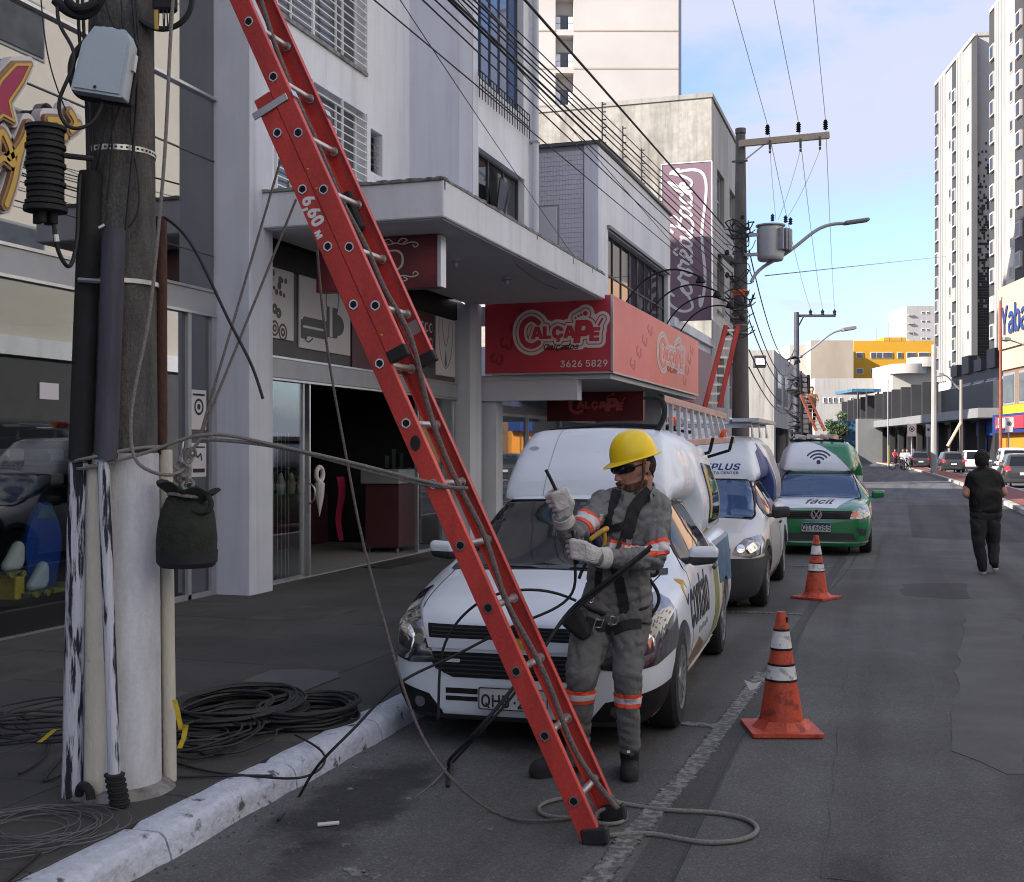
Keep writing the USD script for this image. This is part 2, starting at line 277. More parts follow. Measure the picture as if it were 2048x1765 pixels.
mat('tile_joint', (0.27, 0.27, 0.30), 0.8)
glass('shop_glass', (0.9, 0.95, 0.95), 0.10, 0.008, 0.97)
glass('curtain_glass', (0.5, 0.52, 0.53), 0.36, 0.012, 0.6, 0.8)
glass('clear_glass', (0.75, 0.86, 0.84), 0.05, 0.02, 0.9)
mat('dark_glass', (0.010, 0.011, 0.014), 0.03, spec=0.28)
mat('pane_grey', (0.06, 0.065, 0.07), 0.08, spec=0.8, var=0.25, scale=1.2)
mat('pane_blue', (0.025, 0.065, 0.16), 0.04, spec=0.45)
# paints, plastics, cloth
mat('sign_red', (0.42, 0.035, 0.055), 0.35, var=0.08, scale=2)
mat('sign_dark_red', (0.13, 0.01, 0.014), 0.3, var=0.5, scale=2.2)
mat('sign_salmon', (0.66, 0.16, 0.14), 0.4, var=0.06, scale=1.5)
mat('sign_mark', (0.24, 0.014, 0.028), 0.4)
mat('sign_mark2', (0.46, 0.085, 0.08), 0.4)
mat('print_white', (0.55, 0.53, 0.54), 0.5, var=0.03, scale=3)
mat('white_paint', (0.72, 0.72, 0.72), 0.45, var=0.04, scale=5)
mat('purple', (0.16, 0.10, 0.135), 0.5, var=0.07, scale=1.5)
mat('ladder_red', (0.68, 0.060, 0.045), 0.45, scale=6, col2=(0.50, 0.042, 0.034), bump=0.15, bscale=200, stretch=(1, 1, 0.3), grain=0.22, gscale=70, streak=0.32)
mat('ladder_salmon', (0.52, 0.33, 0.28), 0.5, var=0.12, scale=9)
mat('rung_alu', (0.60, 0.57, 0.56), 0.38, metal=0.75, var=0.18, scale=14, bump=0.1, bscale=120)
mat('rope', (0.30, 0.28, 0.26), 0.95, var=0.25, scale=120, bump=0.8, bscale=260)
mat('rope_dirty', (0.20, 0.165, 0.155), 0.95, var=0.3, scale=90, bump=0.8, bscale=260)
mat('canvas', (0.016, 0.022, 0.015), 0.9, var=0.35, scale=11, bump=0.5, bscale=55)
mat('yellow_hat', (0.88, 0.62, 0.008), 0.32, var=0.03, scale=8)
mat('cloth_grey', (0.178, 0.180, 0.184), 0.9, var=0.07, scale=9, bump=0.3, bscale=90, grain=0.1, gscale=400)
mat('cloth_pants', (0.142, 0.141, 0.138), 0.92, var=0.07, scale=9, bump=0.3, bscale=90, grain=0.1, gscale=400)
mat('tape_orange', (0.85, 0.085, 0.035), 0.5)
mat('tape_silver', (0.55, 0.54, 0.56), 0.35, var=0.06, scale=40)
mat('skin', (0.42, 0.205, 0.145), 0.55, var=0.12, scale=22, bump=0.08, bscale=150)
mat('beard', (0.125, 0.068, 0.048), 0.9, var=0.4, scale=60, bump=0.5, bscale=200)
mat('hair', (0.012, 0.010, 0.009), 0.8, var=0.3, scale=50, bump=0.5, bscale=120)
mat('glove', (0.62, 0.61, 0.58), 0.85, scale=20, col2=(0.42, 0.41, 0.39), bump=0.35, bscale=70)
mat('orange_cone', (0.60, 0.082, 0.035), 0.55, scale=13, col2=(0.30, 0.045, 0.03), ramp=(0.38, 0.46), bump=0.25, bscale=50, grain=0.25, gscale=60, streak=0.3)
mat('cone_white', (0.68, 0.68, 0.68), 0.4, scale=16, col2=(0.36, 0.35, 0.33), ramp=(0.38, 0.44), grain=0.15, gscale=50)
mat('car_white', (0.66, 0.71, 0.78), 0.34, coat=0.35, var=0.03, scale=2.2)
mat('car_green', (0.012, 0.17, 0.055), 0.25, coat=0.9)
mat('car_cream', (0.56, 0.55, 0.53), 0.32, coat=0.4, var=0.03, scale=3)
mat('plastic_dark', (0.03, 0.031, 0.034), 0.6, var=0.12, scale=20, bump=0.1, bscale=150)
mat('lamp_lens', (0.28, 0.29, 0.30), 0.05, metal=0.75, var=0.45, scale=14, coat=1.0)
mat('lamp_dark', (0.10, 0.10, 0.11), 0.06, metal=0.5, var=0.5, scale=16, coat=1.0)
mat('rim_grey', (0.34, 0.34, 0.36), 0.35, metal=0.7)
mat('tail_red', (0.45, 0.015, 0.012), 0.15, coat=1.0)
mat('amber', (0.75, 0.13, 0.05), 0.2, coat=0.8)
mat('plate', (0.48, 0.49, 0.48), 0.45, var=0.05, scale=12)
mat('ink', (0.015, 0.015, 0.017), 0.5)
mat('ink_blue', (0.01, 0.035, 0.16), 0.45)
mat('ink_navy', (0.012, 0.016, 0.07), 0.45)
mat('gold', (0.50, 0.30, 0.03), 0.4)
mat('olive', (0.24, 0.26, 0.05), 0.4, var=0.2, scale=3)
mat('brown_print', (0.22, 0.12, 0.055), 0.4)
mat('teal_print', (0.05, 0.14, 0.23), 0.35, var=0.5, scale=4)
mat('pole_concrete', (0.145, 0.14, 0.135), 0.9, scale=14, col2=(0.075, 0.073, 0.072), bump=0.9, bscale=55, grain=0.4, gscale=110, stretch=(1, 1, 0.35))
mat('pole_paint', (0.66, 0.67, 0.72), 0.75, scale=9, col2=(0.50, 0.51, 0.54), bump=0.35, bscale=45, stretch=(1, 1, 0.25), grain=0.1, gscale=60)
mat('flaky_paint', (0.58, 0.60, 0.68), 0.75, scale=34, col2=(0.018, 0.018, 0.035), ramp=(0.455, 0.51), bump=1.0, bscale=42, stretch=(1, 1, 0.10))
mat('cream_flaky', (0.58, 0.55, 0.47), 0.75, scale=9, col2=(0.30, 0.28, 0.25), ramp=(0.3, 0.36), bump=0.5, bscale=36, stretch=(1, 1, 0.4))
mat('conduit_grey', (0.055, 0.053, 0.075), 0.7, var=0.25, scale=12, bump=0.3, bscale=40, stretch=(1, 1, 0.2))
mat('rust', (0.085, 0.034, 0.022), 0.85, scale=18, col2=(0.040, 0.020, 0.017), bump=0.6, bscale=60, stretch=(1, 1, 0.4))
mat('box_white', (0.42, 0.49, 0.56), 0.4, var=0.03, scale=8)
mat('pole_far', (0.11, 0.105, 0.10), 0.9, var=0.2, scale=5, bump=0.4, bscale=30, stretch=(1, 1, 0.3))
mat('wire', (0.012, 0.012, 0.014), 0.6)
mat('wire_grey', (0.10, 0.10, 0.11), 0.5)
mat('yellow', (0.55, 0.40, 0.02), 0.6, var=0.2, scale=20)
mat('orange_bright', (0.85, 0.12, 0.03), 0.6)
mat('blue_thing', (0.015, 0.06, 0.32), 0.3, var=0.15, scale=3)
mat('pink', (0.30, 0.014, 0.06), 0.6)
mat('maroon', (0.075, 0.02, 0.025), 0.5, var=0.1, scale=5)
mat('rust_red', (0.22, 0.055, 0.03), 0.7, var=0.15, scale=4)
# far buildings and trees
mat('far_white', (0.42, 0.405, 0.39), 0.85, scale=0.15, col2=(0.37, 0.355, 0.34), streak=0.2)
mat('far_beige', (0.44, 0.37, 0.29), 0.9, scale=0.14, col2=(0.34, 0.285, 0.225), stretch=(1, 1, 0.5))
mat('far_yellow', (0.55, 0.285, 0.02), 0.85, var=0.05, scale=0.2)
mat('far_cream', (0.46, 0.435, 0.39), 0.85, var=0.06, scale=0.3)
mat('tower_grey', (0.040, 0.039, 0.042), 0.8, var=0.1, scale=0.3)
mat('black_tile', (0.02, 0.02, 0.022), 0.5)
mat('white_tile', (0.44, 0.42, 0.40), 0.6, var=0.04, scale=0.5)
mat('mall_black', (0.028, 0.028, 0.031), 0.6, var=0.15, scale=0.5)
mat('mall_grey', (0.20, 0.205, 0.21), 0.7, var=0.1, scale=0.5)
mat('shop_blue', (0.015, 0.05, 0.25), 0.5)
mat('shop_orange', (0.60, 0.22, 0.02), 0.5)
mat('bark', (0.06, 0.045, 0.035), 0.9, var=0.3, scale=8)
mat('leaf', (0.035, 0.075, 0.02), 0.7, var=0.4, scale=1.5)
mat('leaf_b', (0.06, 0.10, 0.03), 0.7, var=0.4, scale=1.5)
# ---------------------------------------------------------------- ground, road, pavement
def sh(Y): return -0.00037 * np.maximum(0, np.asarray(Y, float) - 30) ** 2
def strip(x0, x1, y0, y1, z, th=0.0, n=40):
    Y = np.linspace(y0, y1, n); s = sh(Y); a = np.stack([x0 + s, Y, Y * 0 + z], 1); b = np.stack([x1 + s, Y, Y * 0 + z], 1)
    m = MB(); v = np.vstack([a, b]); f = [[i, i + n, i + n + 1, i + 1] for i in range(n - 1)]; m.add(v, f)
    if th:
        for e, fl in ((a, 0), (b, 1)):
            lo = e - [0, 0, th]; m.add(np.vstack([e, lo]), [[i, i + 1, i + 1 + n, i + n] if not fl else [i, i + n, i + n + 1, i + 1] for i in range(n - 1)])
        m.quad(a[0], a[0] - [0, 0, th], b[0] - [0, 0, th], b[0])
    return m
put('ground', MB().quad((-400, -60, -0.03), (400, -60, -0.03), (400, 900, -0.03), (-400, 900, -0.03)), 'pave_far', kind='structure')
put('road', strip(-2.86, 3.02, -30, 330, 0.0, n=90), 'asphalt', kind='structure')
put('side_road', strip(4.6, 9.6, -30, 330, 0.0, n=90), 'asphalt_old', kind='structure')
# newer asphalt beside the parking lane, worn line, bay marks, tar seams
def ragged(pl, amp=0.012, step=0.04, seed=1):
    rg = random.Random(seed); out = []
    for g in getattr(pl, 'geoms', [pl]):
        e = g.exterior; n = max(8, int(e.length / step)); q = [e.interpolate(i / n, normalized=True) for i in range(n)]; out.append(sg.Polygon([(p.x + rg.gauss(0, amp), p.y + rg.gauss(0, amp)) for p in q]).buffer(0))
    return union_all(out)
_gz = [0.0015]
def gpoly(name, px, m, z=None, kind='structure'):
    _gz[0] += 0.0003; z = z or _gz[0]
    q = np.array([G(*p, z) for p in px]); return put(name, MB().ext(ragged(sg.Polygon(q[:, :2]).buffer(0.0), 0.012, 0.25), (0, 0, q[0, 2] - 0.002 if z > 0.1 else -0.002), (1, 0, 0), (0, 1, 0), 0.002 + (0.0 if z > 0.1 else z)), m, kind=kind)
put('asphalt_patch', MB().ext(poly((-1.0, 2.5), (-0.8, 2.5), (-0.84, 6.8), (-0.83, 12), (-0.72, 20), (-0.86, 20), (-0.92, 12), (-1.0, 7)), (0, 0, -0.002), (1, 0, 0), (0, 1, 0), 0.0046), 'asphalt_new', kind='structure')
seam = spline([(-0.83, 2.5), (-0.82, 4.5), (-0.835, 5.3), (-0.86, 6.8), (-0.80, 9), (-0.84, 12), (-0.70, 16), (-0.62, 22)], 60)
put('road_seam', MB().ext(sg.LineString(np.array(seam)[:, :2]).buffer(0.005), (0, 0, -0.001), (1, 0, 0), (0, 1, 0), 0.0082), 'seal', kind='structure')
gpoly('asphalt_patch', [(1790, 1168), (1795, 1190), (1938, 1200), (1932, 1166)], 'asphalt_new')
gpoly('asphalt_patch', [(1815, 1010), (1825, 1075), (2048, 1085), (2048, 1012)], 'asphalt_new')
gpoly('asphalt_patch', [(1820, 962), (1875, 985), (1915, 978), (1868, 958)], 'asphalt_old')
gpoly('asphalt_patch', [(1700, 1300), (1745, 1150), (1775, 1060), (1800, 1060), (1805, 1180), (1770, 1300), (1745, 1765), (1640, 1765)], 'asphalt')
gpoly('asphalt_patch', [(1700, 1080), (1690, 1140), (1745, 1140), (1760, 1075)], 'asphalt_old')
gpoly('asphalt_patch', [(1930, 1230), (1900, 1500), (2048, 1560), (2048, 1240)], 'asphalt_old')
put('parking_line', MB().ext(ragged(sg.LineString([(-1.12, 3.0), (-1.10, 4.45), (-1.075, 5.13), (-1.02, 6.1), (-0.99, 7.28), (-0.95, 9)]).buffer(0.047, cap_style=2), 0.006, 0.012), (0, 0, 0.001), (1, 0, 0), (0, 1, 0), 0.0075), 'line_paint', kind='structure')
for y, x1 in ((7.18, -0.97), (12.31, -0.91), (17.42, -0.88)):
    put('bay_mark', MB().box(-2.6, x1, y - 0.04, y + 0.04, 0.001, 0.0095), 'line_paint', kind='structure')
# left pavement: laid slabs near the pole, concrete beyond
pav = struct('pavement')
put('bed', strip(-7.3, -2.98, -30, 330, 0.098, 0.1, 90), 'joint', pav)
put('screed', strip(-7.3, -2.98, 10.6, 330, 0.12, 0.02, 90), 'slab', pav)
rs = random.Random(3)
for i in range(9):
    for j in range(6):
        y0 = 1.6 + i * 1.0; x0 = -2.985 - j * 0.66; w = 0.655 if j < 5 else 0.7
        put('paving_slab', MB().box(x0 - w, x0 - 0.004, y0 + 0.004, y0 + 0.996, 0.09, 0.12 + rs.uniform(-0.002, 0.002), 0.004), 'slab' if rs.random() < 0.6 else 'slab_b', pav, False)
put('slab_infill', MB().box(-7.3, -6.945, 1.0, 10.6, 0.09, 0.119), 'slab', pav)
gpoly('pavement_stain', [(430, 1385), (560, 1335), (700, 1345), (640, 1372), (600, 1385)], 'dark_grey', 0.127)
# whitewashed kerb stones
kb = struct('kerb')
y = 2.2; k = 0
while y < 22:
    L = rs.uniform(0.95, 1.08); n = 22; ys = np.linspace(y + 0.006, y + L - 0.006, n)
    prof = np.array([(-2.985, 0.0), (-2.985, 0.11), (-2.965, 0.126), (-2.90, 0.130), (-2.84, 0.124), (-2.812, 0.105), (-2.800, 0.07), (-2.795, 0.02), (-2.79, -0.01)])
    v = np.array([[px, yy, pz] for yy in ys for px, pz in prof]); nz = meshkit.fbm(v * [14, 6, 14], 4, 5) - 0.5; n2 = meshkit.fbm(v * [3, 3.0, 3], 3, 9) - 0.5
    v[:, 2] += np.where(v[:, 2] > 0.05, nz * 0.022 + n2 * 0.03, 0); v[:, 0] += nz * 0.02 + n2 * 0.05 * (v[:, 0] > -2.95)
    e = np.minimum(v[:, 1] - ys[0], ys[-1] - v[:, 1]); v[:, 2] -= np.where(e < 0.03, 0.018 * (1 - e / 0.03), 0) * (v[:, 2] > 0.05)
    m = len(prof); f = [[i * m + j, i * m + j + 1, (i + 1) * m + j + 1, (i + 1) * m + j] for i in range(n - 1) for j in range(m - 1)]
    mb = MB().add(v, f); 
    for c, fl in ((0, 1), ((n - 1) * m, 0)):
        mb.add(v[c:c + m], [[0, j, j + 1] if fl else [0, j + 1, j] for j in range(1, m - 1)])
    put('kerb_stone', mb, 'kerb_paint', kb, True); y += L
put('kerb_run', strip(-2.985, -2.80, 22, 330, 0.12, 0.12, 80), 'kerb_far', kb)
# right-hand median with its kerbs and the far pavement
put('median', strip(3.2, 4.5, -30, 330, 0.12, 0.12, 90), 'red_pave', kind='structure')
kr = struct('kerb_right')
put('kerb_run', strip(3.02, 3.2, -30, 330, 0.13, 0.13, 90), 'kerb_far', kr); put('kerb_run', strip(4.5, 4.6, -30, 330, 0.13, 0.13, 90), 'kerb_far', kr)
put('pavement_right', strip(9.6, 26.0, -30, 330, 0.12, 0.12, 90), 'pave_far', kind='structure')
# grit and scraps along the gutter
mb = MB()
for i in range(190):
    y = rs.uniform(2.6, 9); x = -2.78 + abs(rs.gauss(0, 0.22)); s = rs.uniform(0.003, 0.011); mb.obox((x, y, s * 0.4), (s, s * rs.uniform(0.6, 1.6), s * 0.8), rz(rs.uniform(0, 3)))
put('gutter_grit', mb, 'asphalt_old', kind='stuff')
# ---------------------------------------------------------------- walls: plates with openings
def plateX(holes, y0, y1, z0, z1, X, th=0.2, extra=None):
    p = sbox(y0, z0, y1, z1)
    for h in holes: p = p.difference(sbox(*h) if not hasattr(h, 'area') else h)
    return MB().ext(p, (X, 0, 0), (0, 1, 0), (0, 0, 1), -th)
def plateY(holes, x0, x1, z0, z1, Y, th=0.2):
    p = sbox(x0, z0, x1, z1)
    for h in holes: p = p.difference(sbox(*h) if not hasattr(h, 'area') else h)
    return MB().ext(p, (0, Y, 0), (1, 0, 0), (0, 0, 1), -th)   # u x v = -y, so -th runs to +y
def decX(shape, y, z, X, th=0.004, flip=False):
    """flat print on a wall that faces +X (text reads along +y); shape centred"""
    return MB().ext(shape, (X, y, z), (0, 1, 0), (0, 0, 1), th)
def decY(shape, x, z, Y, th=0.004):
    """flat print on a face towards the camera (-Y)"""
    return MB().ext(shape, (x, Y, z), (1, 0, 0), (0, 0, 1), th)
def window(parent, X, y0, y1, z0, z1, frame='alu_grey', pane='pane_grey', nv=1, nh=0, d=0.12, fw=0.04):
    m = MB(); x0, x1 = X - d - 0.03, X - d + 0.02
    m.box(x0, x1, y0, y0 + fw, z0, z1).box(x0, x1, y1 - fw, y1, z0, z1).box(x0, x1, y0 + fw, y1 - fw, z0, z0 + fw).box(x0, x1, y0 + fw, y1 - fw, z1 - fw, z1)
    for i in range(1, nv + 1):
        c = y0 + (y1 - y0) * i / (nv + 1); m.box(x0, x1 - 0.004, c - fw * 0.4, c + fw * 0.4, z0 + fw, z1 - fw)
    for i in range(1, nh + 1):
        c = z0 + (z1 - z0) * i / (nh + 1); m.box(x0, x1 - 0.006, y0 + fw, y1 - fw, c - fw * 0.4, c + fw * 0.4)
    w = put('window', m, frame, parent, False); put('pane', MB().box(X - d - 0.012, X - d - 0.004, y0 + fw * 0.5, y1 - fw * 0.5, z0 + fw * 0.5, z1 - fw * 0.5), pane, w, False); return w
# ================================================================ left shop with the big glass front
XL = -6.90
sp = thing('glass_shop', 'grey glass-fronted shop with tall mullions behind the near pole', 'shop', (XL, 6, 0))
put('plinth', MB().box(XL - 0.25, XL + 0.02, -8, 9.3, 0.1, 0.34, 0.01), 'black', sp)
put('sill', MB().box(XL - 0.02, XL + 0.05, -8, 9.3, 0.105, 0.135), 'alu', sp)
put('fascia_band', MB().box(XL - 0.06, XL + 0.03, -8, 11.12, 3.075, 3.30, 0.004), 'alu_grey', sp)
for z in (3.06, 3.315, 5.35):
    put('rail', MB().box(XL - 0.05, XL + 0.045, -8, 11.12, z - 0.014, z + 0.014), 'alu', sp)
put('rail', MB().box(XL - 0.05, XL + 0.012, -8, 11.12, 4.694, 4.706), 'dark_grey', sp); put('rail', MB().box(XL - 0.05, XL + 0.012, -8, 11.12, 3.694, 3.70), 'dark_grey', sp)
for y in (1.0, 4.4, 7.7): put('mullion', MB().box(XL - 0.05, XL + 0.008, y - 0.006, y + 0.006, 3.33, 14), 'dark_grey', sp)
put('upper_glass', MB().box(XL - 0.02, XL, -8, 11.12, 3.33, 14), 'curtain_glass', sp, False)
for y0, y1 in ((-8, 5.6), (5.62, 9.28)): put('display_glass', MB().box(XL - 0.016, XL - 0.004, y0, y1, 0.34, 3.05), 'shop_glass', sp, False)
put('door_frame', MB().box(XL - 0.05, XL + 0.03, 9.28, 9.34, 0.12, 3.05).box(XL - 0.05, XL + 0.03, 10.60, 10.66, 0.12, 3.05).box(XL - 0.05, XL + 0.03, 11.04, 11.12, 0.12, 3.05).box(XL - 0.05, XL + 0.03, 9.34, 11.04, 0.12, 0.17), 'alu_grey', sp)
put('door_glass', MB().box(XL - 0.02, XL - 0.008, 9.34, 10.60, 0.17, 3.05), 'curtain_glass', sp, False); put('door_glass', MB().box(XL - 0.02, XL - 0.008, 10.66, 11.04, 0.17, 3.05), 'curtain_glass', sp, False)
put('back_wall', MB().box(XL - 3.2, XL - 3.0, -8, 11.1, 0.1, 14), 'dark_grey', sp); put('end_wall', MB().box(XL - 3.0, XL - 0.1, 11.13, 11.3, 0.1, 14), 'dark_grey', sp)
put('slab_floor', MB().box(XL - 3.0, XL - 0.03, -8, 11.1, 0.3, 0.34), 'black', sp); put('ceiling', MB().box(XL - 3.0, XL - 0.06, -8, 11.1, 3.05, 3.2), 'soffit', sp); put('roof', MB().box(XL - 14, XL + 0.05, -8, 11.3, 14, 14.3), 'grey_wall', sp)
put('curtain', MB().box(XL - 0.62, XL - 0.58, -8, 11.1, 3.3, 14), 'grey_wall', sp)
# stickers on the door glass
for z0, z1, t in ((1.86, 2.27, 'NO SMOKING'), (1.37, 1.72, '')):
    s = put('door_sticker', MB().box(XL - 0.004, XL - 0.001, 10.70, 10.98, z0, z1), 'print_white', sp, False)
    q = [sg.Point(0, 0.03).buffer(0.085).difference(sg.Point(0, 0.03).buffer(0.062)).union(sg.Point(0, 0.03).buffer(0.03)), sbox(-0.11, 0.145, 0.11, 0.165)] if z0 > 1.5 else [sbox(-0.11, -0.13, 0.11, -0.09), stroke([(-0.06, 0.08), (-0.02, 0.03), (0.03, 0.06), (0.05, 0.0)], 0.02), sbox(-0.11, 0.125, 0.11, 0.14)]
    put('sticker_print', decX(union_all(q), 10.84, (z0 + z1) / 2, XL + 0.0, 0.002), 'ink', s, False)
put('price_card', MB().box(XL - 0.003, XL + 0.001, 8.42, 8.66, 2.08, 2.22), 'print_white', sp, False)
put('door_letter', decX(tshape('A', 0.17, 500), 9.95, 1.83, XL - 0.006, 0.003), 'print_white', sp, False)
# ---------------- what stands in the window
def win(name, label, cat, m, mt, **k): return put(name, m, mt, label=label, cat=cat, **k)
n = 26; t = np.linspace(0, 1, n); prof = [(0.29 * math.sin(min(1, a * 1.6 + 0.18) * PI / 2) * (1 - 0.28 * max(0, a - 0.55) / 0.45), a * 1.05) for a in t]
bp = sg.Polygon([(x, 1.05 - z) for x, z in prof] + [(-x, 1.05 - z) for x, z in prof[::-1]]).buffer(-0.02).buffer(0.02)
bps = affinity.scale(bp, 0.72, 0.72, origin=(0, 0))
bb = thing('bodyboard', 'blue bodyboard standing upright in the glass shop window', 'bodyboard', (XL - 0.5, 8.9, 0.42))
put('deck', MB().ext(bps, (XL - 0.45, 8.95, 0.42), (0.12, 0.99, 0), (0.05, 0, 1), 0.05), 'blue_thing', bb)
put('nose_print', MB().ext(bps.intersection(sbox(-1, 0.60, 1, 1.2)).buffer(-0.02), (XL - 0.396, 8.95, 0.42), (0.12, 0.99, 0), (0.05, 0, 1), 0.006), 'teal_print', bb)
for k, (yy, zz, mm, lab) in enumerate(((8.78, 0.36, 'box_white', 'white roller skate lying in the shop window before the bodyboard'), (8.47, 0.56, 'print_white', 'white roller skate hung at the window edge of the glass shop'))):
    sk = thing('roller_skate', lab, 'roller skate', (XL - 0.3, yy, zz), 0)
    bt = MB().tm(skin_boot := m3.Manifold.batch_hull([m3.Manifold.sphere(r, 14).translate(p) for p, r in (((XL - 0.3, yy - 0.10, zz + 0.10), 0.045), ((XL - 0.3, yy + 0.02, zz + 0.11), 0.055), ((XL - 0.3, yy + 0.04, zz + 0.25), 0.055), ((XL - 0.3, yy + 0.04, zz + 0.14), 0.055))]))
    put('boot', bt, mm, sk); put('frame', MB().box(XL - 0.33, XL - 0.27, yy - 0.13, yy + 0.08, zz + 0.035, zz + 0.055), 'steel', sk)
    for wy in (-0.10, 0.05):
        for wx in (-0.045, 0.045): put('wheel', MB().cyl((XL - 0.3 + wx - 0.015, yy + wy, zz + 0.028), (XL - 0.3 + wx + 0.015, yy + wy, zz + 0.028), 0.028, n=12), 'olive', sk)
for yy, zz, w, h, mm, lab in ((8.75, 0.35, 0.30, 0.06, 'teal_print', 'low teal display box on the glass shop window floor'), (9.3, 0.35, 0.5, 0.05, 'olive', 'green and yellow flat board on the window floor of the glass shop'), (8.6, 0.35, 0.12, 0.2, 'yellow', 'yellow and green small box at the window edge')):
    win('display_box', lab, 'box', MB().box(XL - 0.7, XL - 0.35, yy - w / 2, yy + w / 2, zz, zz + h, 0.01), mm)
sh1 = thing('shelf_unit', 'dark shelf rack with folded goods inside the glass shop', 'shelf', (XL - 1.6, 9.2, 0.34))
for z in (1.25, 1.50, 1.75): put('shelf', MB().box(XL - 2.0, XL - 1.4, 9.2, 11.05, z, z + 0.03), 'dark_grey', sh1)
for k in range(16):
    y = 9.3 + (k % 8) * 0.2; z = (1.28, 1.53)[k // 8]; h = rs.uniform(0.05, 0.14)
    put('folded_goods', MB().box(XL - 1.75, XL - 1.42, y, y + 0.24, z, z + h, 0.02), ('print_white', 'maroon', 'dark_grey', 'box_white', 'brown_print')[k % 5], sh1)
cp = thing('cap_display', 'dark rounded bag shown above the bodyboard behind the glass', 'bag', (XL - 0.9, 8.1, 1.1))
put('shell', MB().ball((XL - 0.9, 9.0, 1.30), 0.28, 3, (0.8, 1.3, 0.62)), 'conduit_grey', cp); put('strap', MB().tube(spline([(XL - 0.62, 8.7, 1.3), (XL - 0.60, 9.0, 1.22), (XL - 0.62, 9.3, 1.3)], 12), 0.015), 'black', cp)
win('mannequin_panel', 'dark red back panel inside the glass shop', 'panel', MB().box(XL - 2.6, XL - 2.5, 8.2, 9.9, 2.05, 2.75), 'sign_dark_red')
# shop logo of free-standing letters, orange, pink and white
lg = thing('logo_sign', 'layered orange and pink relief letters on the glass shop front', 'sign', (XL + 0.2, 8.2, 4.0))
def lx(px, py): q = onX(px, py, XL + 0.18); return (q[1], q[2])
pts1 = [(-60, 235), (-20, 200), (0, 160), (30, 128), (62, 128), (45, 165), (18, 205), (28, 245), (5, 232), (-30, 262)]
star = sg.Polygon([lx(*p) for p in pts1]).buffer(0.015)
put('letter_back', MB().ext(star.buffer(0.035), (XL + 0.06, 0.03, 0.02), (0, 1, 0), (0, 0, 1), 0.09), 'print_white', lg); put('letter_face', MB().ext(star.buffer(0.01), (XL + 0.15, 0, 0), (0, 1, 0), (0, 0, 1), 0.03), 'brown_print', lg); put('letter_inset', MB().ext(star.buffer(-0.035), (XL + 0.181, 0, 0), (0, 1, 0), (0, 0, 1), 0.006), 'pink', lg)
put('letter_outline', MB().ext(star.buffer(-0.012).difference(star.buffer(-0.032)), (XL + 0.181, 0, 0), (0, 1, 0), (0, 0, 1), 0.010), 'gold', lg)
for k, c in enumerate(([(-10, 330), (5, 268), (22, 330), (8, 318), (-12, 332)], [(10, 410), (26, 360), (42, 290), (58, 250), (40, 290), (14, 318)], [(95, 240), (120, 245), (105, 262), (128, 275)], [(138, 225), (148, 250), (140, 262), (156, 250)])):
    sgm = sg.LineString(spline([(*lx(*p), 0) for p in c], 30)[:, :2])
    put('letter_back', MB().ext(sgm.buffer(0.085), (XL + 0.06, 0.03, 0.02), (0, 1, 0), (0, 0, 1), 0.09), 'print_white', lg); put('letter_face', MB().ext(sgm.buffer(0.05), (XL + 0.15, 0, 0), (0, 1, 0), (0, 0, 1), 0.04), 'brown_print', lg); put('letter_outline', MB().ext(sgm.buffer(0.022), (XL + 0.191, 0, 0), (0, 1, 0), (0, 0, 1), 0.008), 'gold', lg)
# ================================================================ white building A with the jewellery shop
XA = -6.62
ba = thing('white_building', 'white rendered building with barred windows over a concrete canopy', 'building', (XA, 13, 0))
put('pier', MB().box(-6.98, -6.47, 11.13, 11.62, 0.1, 14, 0.01), 'pillar', ba)
w1, w2, w3 = (12.3, 5.42, 15.05, 7.3), (12.3, 4.0, 15.05, 5.0), (15.35, 4.46, 15.66, 5.02)
YS = lambda px, py: onX(px, py, XA)
w1 = (11.95, 6.57, 14.3, 8.7); w2 = (11.95, 4.45, 14.3, 6.03); w3 = (14.48, 5.32, 14.86, 5.89)
put('wall', plateX([w1, w2, w3], 11.62, 15.8, 4.3, 14, XA), 'white_wall', ba)
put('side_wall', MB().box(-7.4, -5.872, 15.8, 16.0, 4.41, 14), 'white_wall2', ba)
for (y0, z0, y1, z1) in (w1, w2):
    w = window(ba, XA, y0, y1, z0, z1, 'white_paint', 'pane_grey', 3, 0, 0.14, 0.035)
    for k in range(int((z1 - z0) / 0.1)): put('bar', MB().box(XA + 0.012, XA + 0.024, y0 - 0.02, y1 + 0.02, z0 + 0.06 + k * 0.1, z0 + 0.072 + k * 0.1), 'white_paint', w, False)
    for y in (y0 - 0.02, y0 + (y1 - y0) * 0.36, y0 + (y1 - y0) * 0.70, y1 + 0.02): put('bar', MB().box(XA + 0.002, XA + 0.03, y - 0.008, y + 0.008, z0, z1), 'white_paint', w, False)
    put('sill', MB().box(XA - 0.12, XA + 0.03, y0 - 0.03, y1 + 0.04, z0 - 0.05, z0 - 0.002), 'grime' if z0 > 5 else 'white_wall', w, False)
w = window(ba, XA, *[w3[i] for i in (0, 2, 1, 3)], 'alu', 'pane_grey', 0, 0, 0.14, 0.02)
for k in range(6): put('louvre', MB().obox((XA - 0.07, (w3[0] + w3[2]) / 2, w3[1] + 0.05 + k * 0.092), (0.09, 0.30, 0.006), ry(0.7)), 'pane_grey', w, False)
put('canopy', MB().box(XA, -4.40, 11.40, 18.44, 4.02, 4.40, 0.012), 'white_wall', ba)
ys = np.linspace(11.4, 18.44, 60)
gr = MB()
for i in range(59): gr.box(-4.46, -4.395, ys[i], ys[i + 1] + 0.001, 4.395 + rs.uniform(-.006, .006), 4.425 + rs.uniform(-.008, .012))
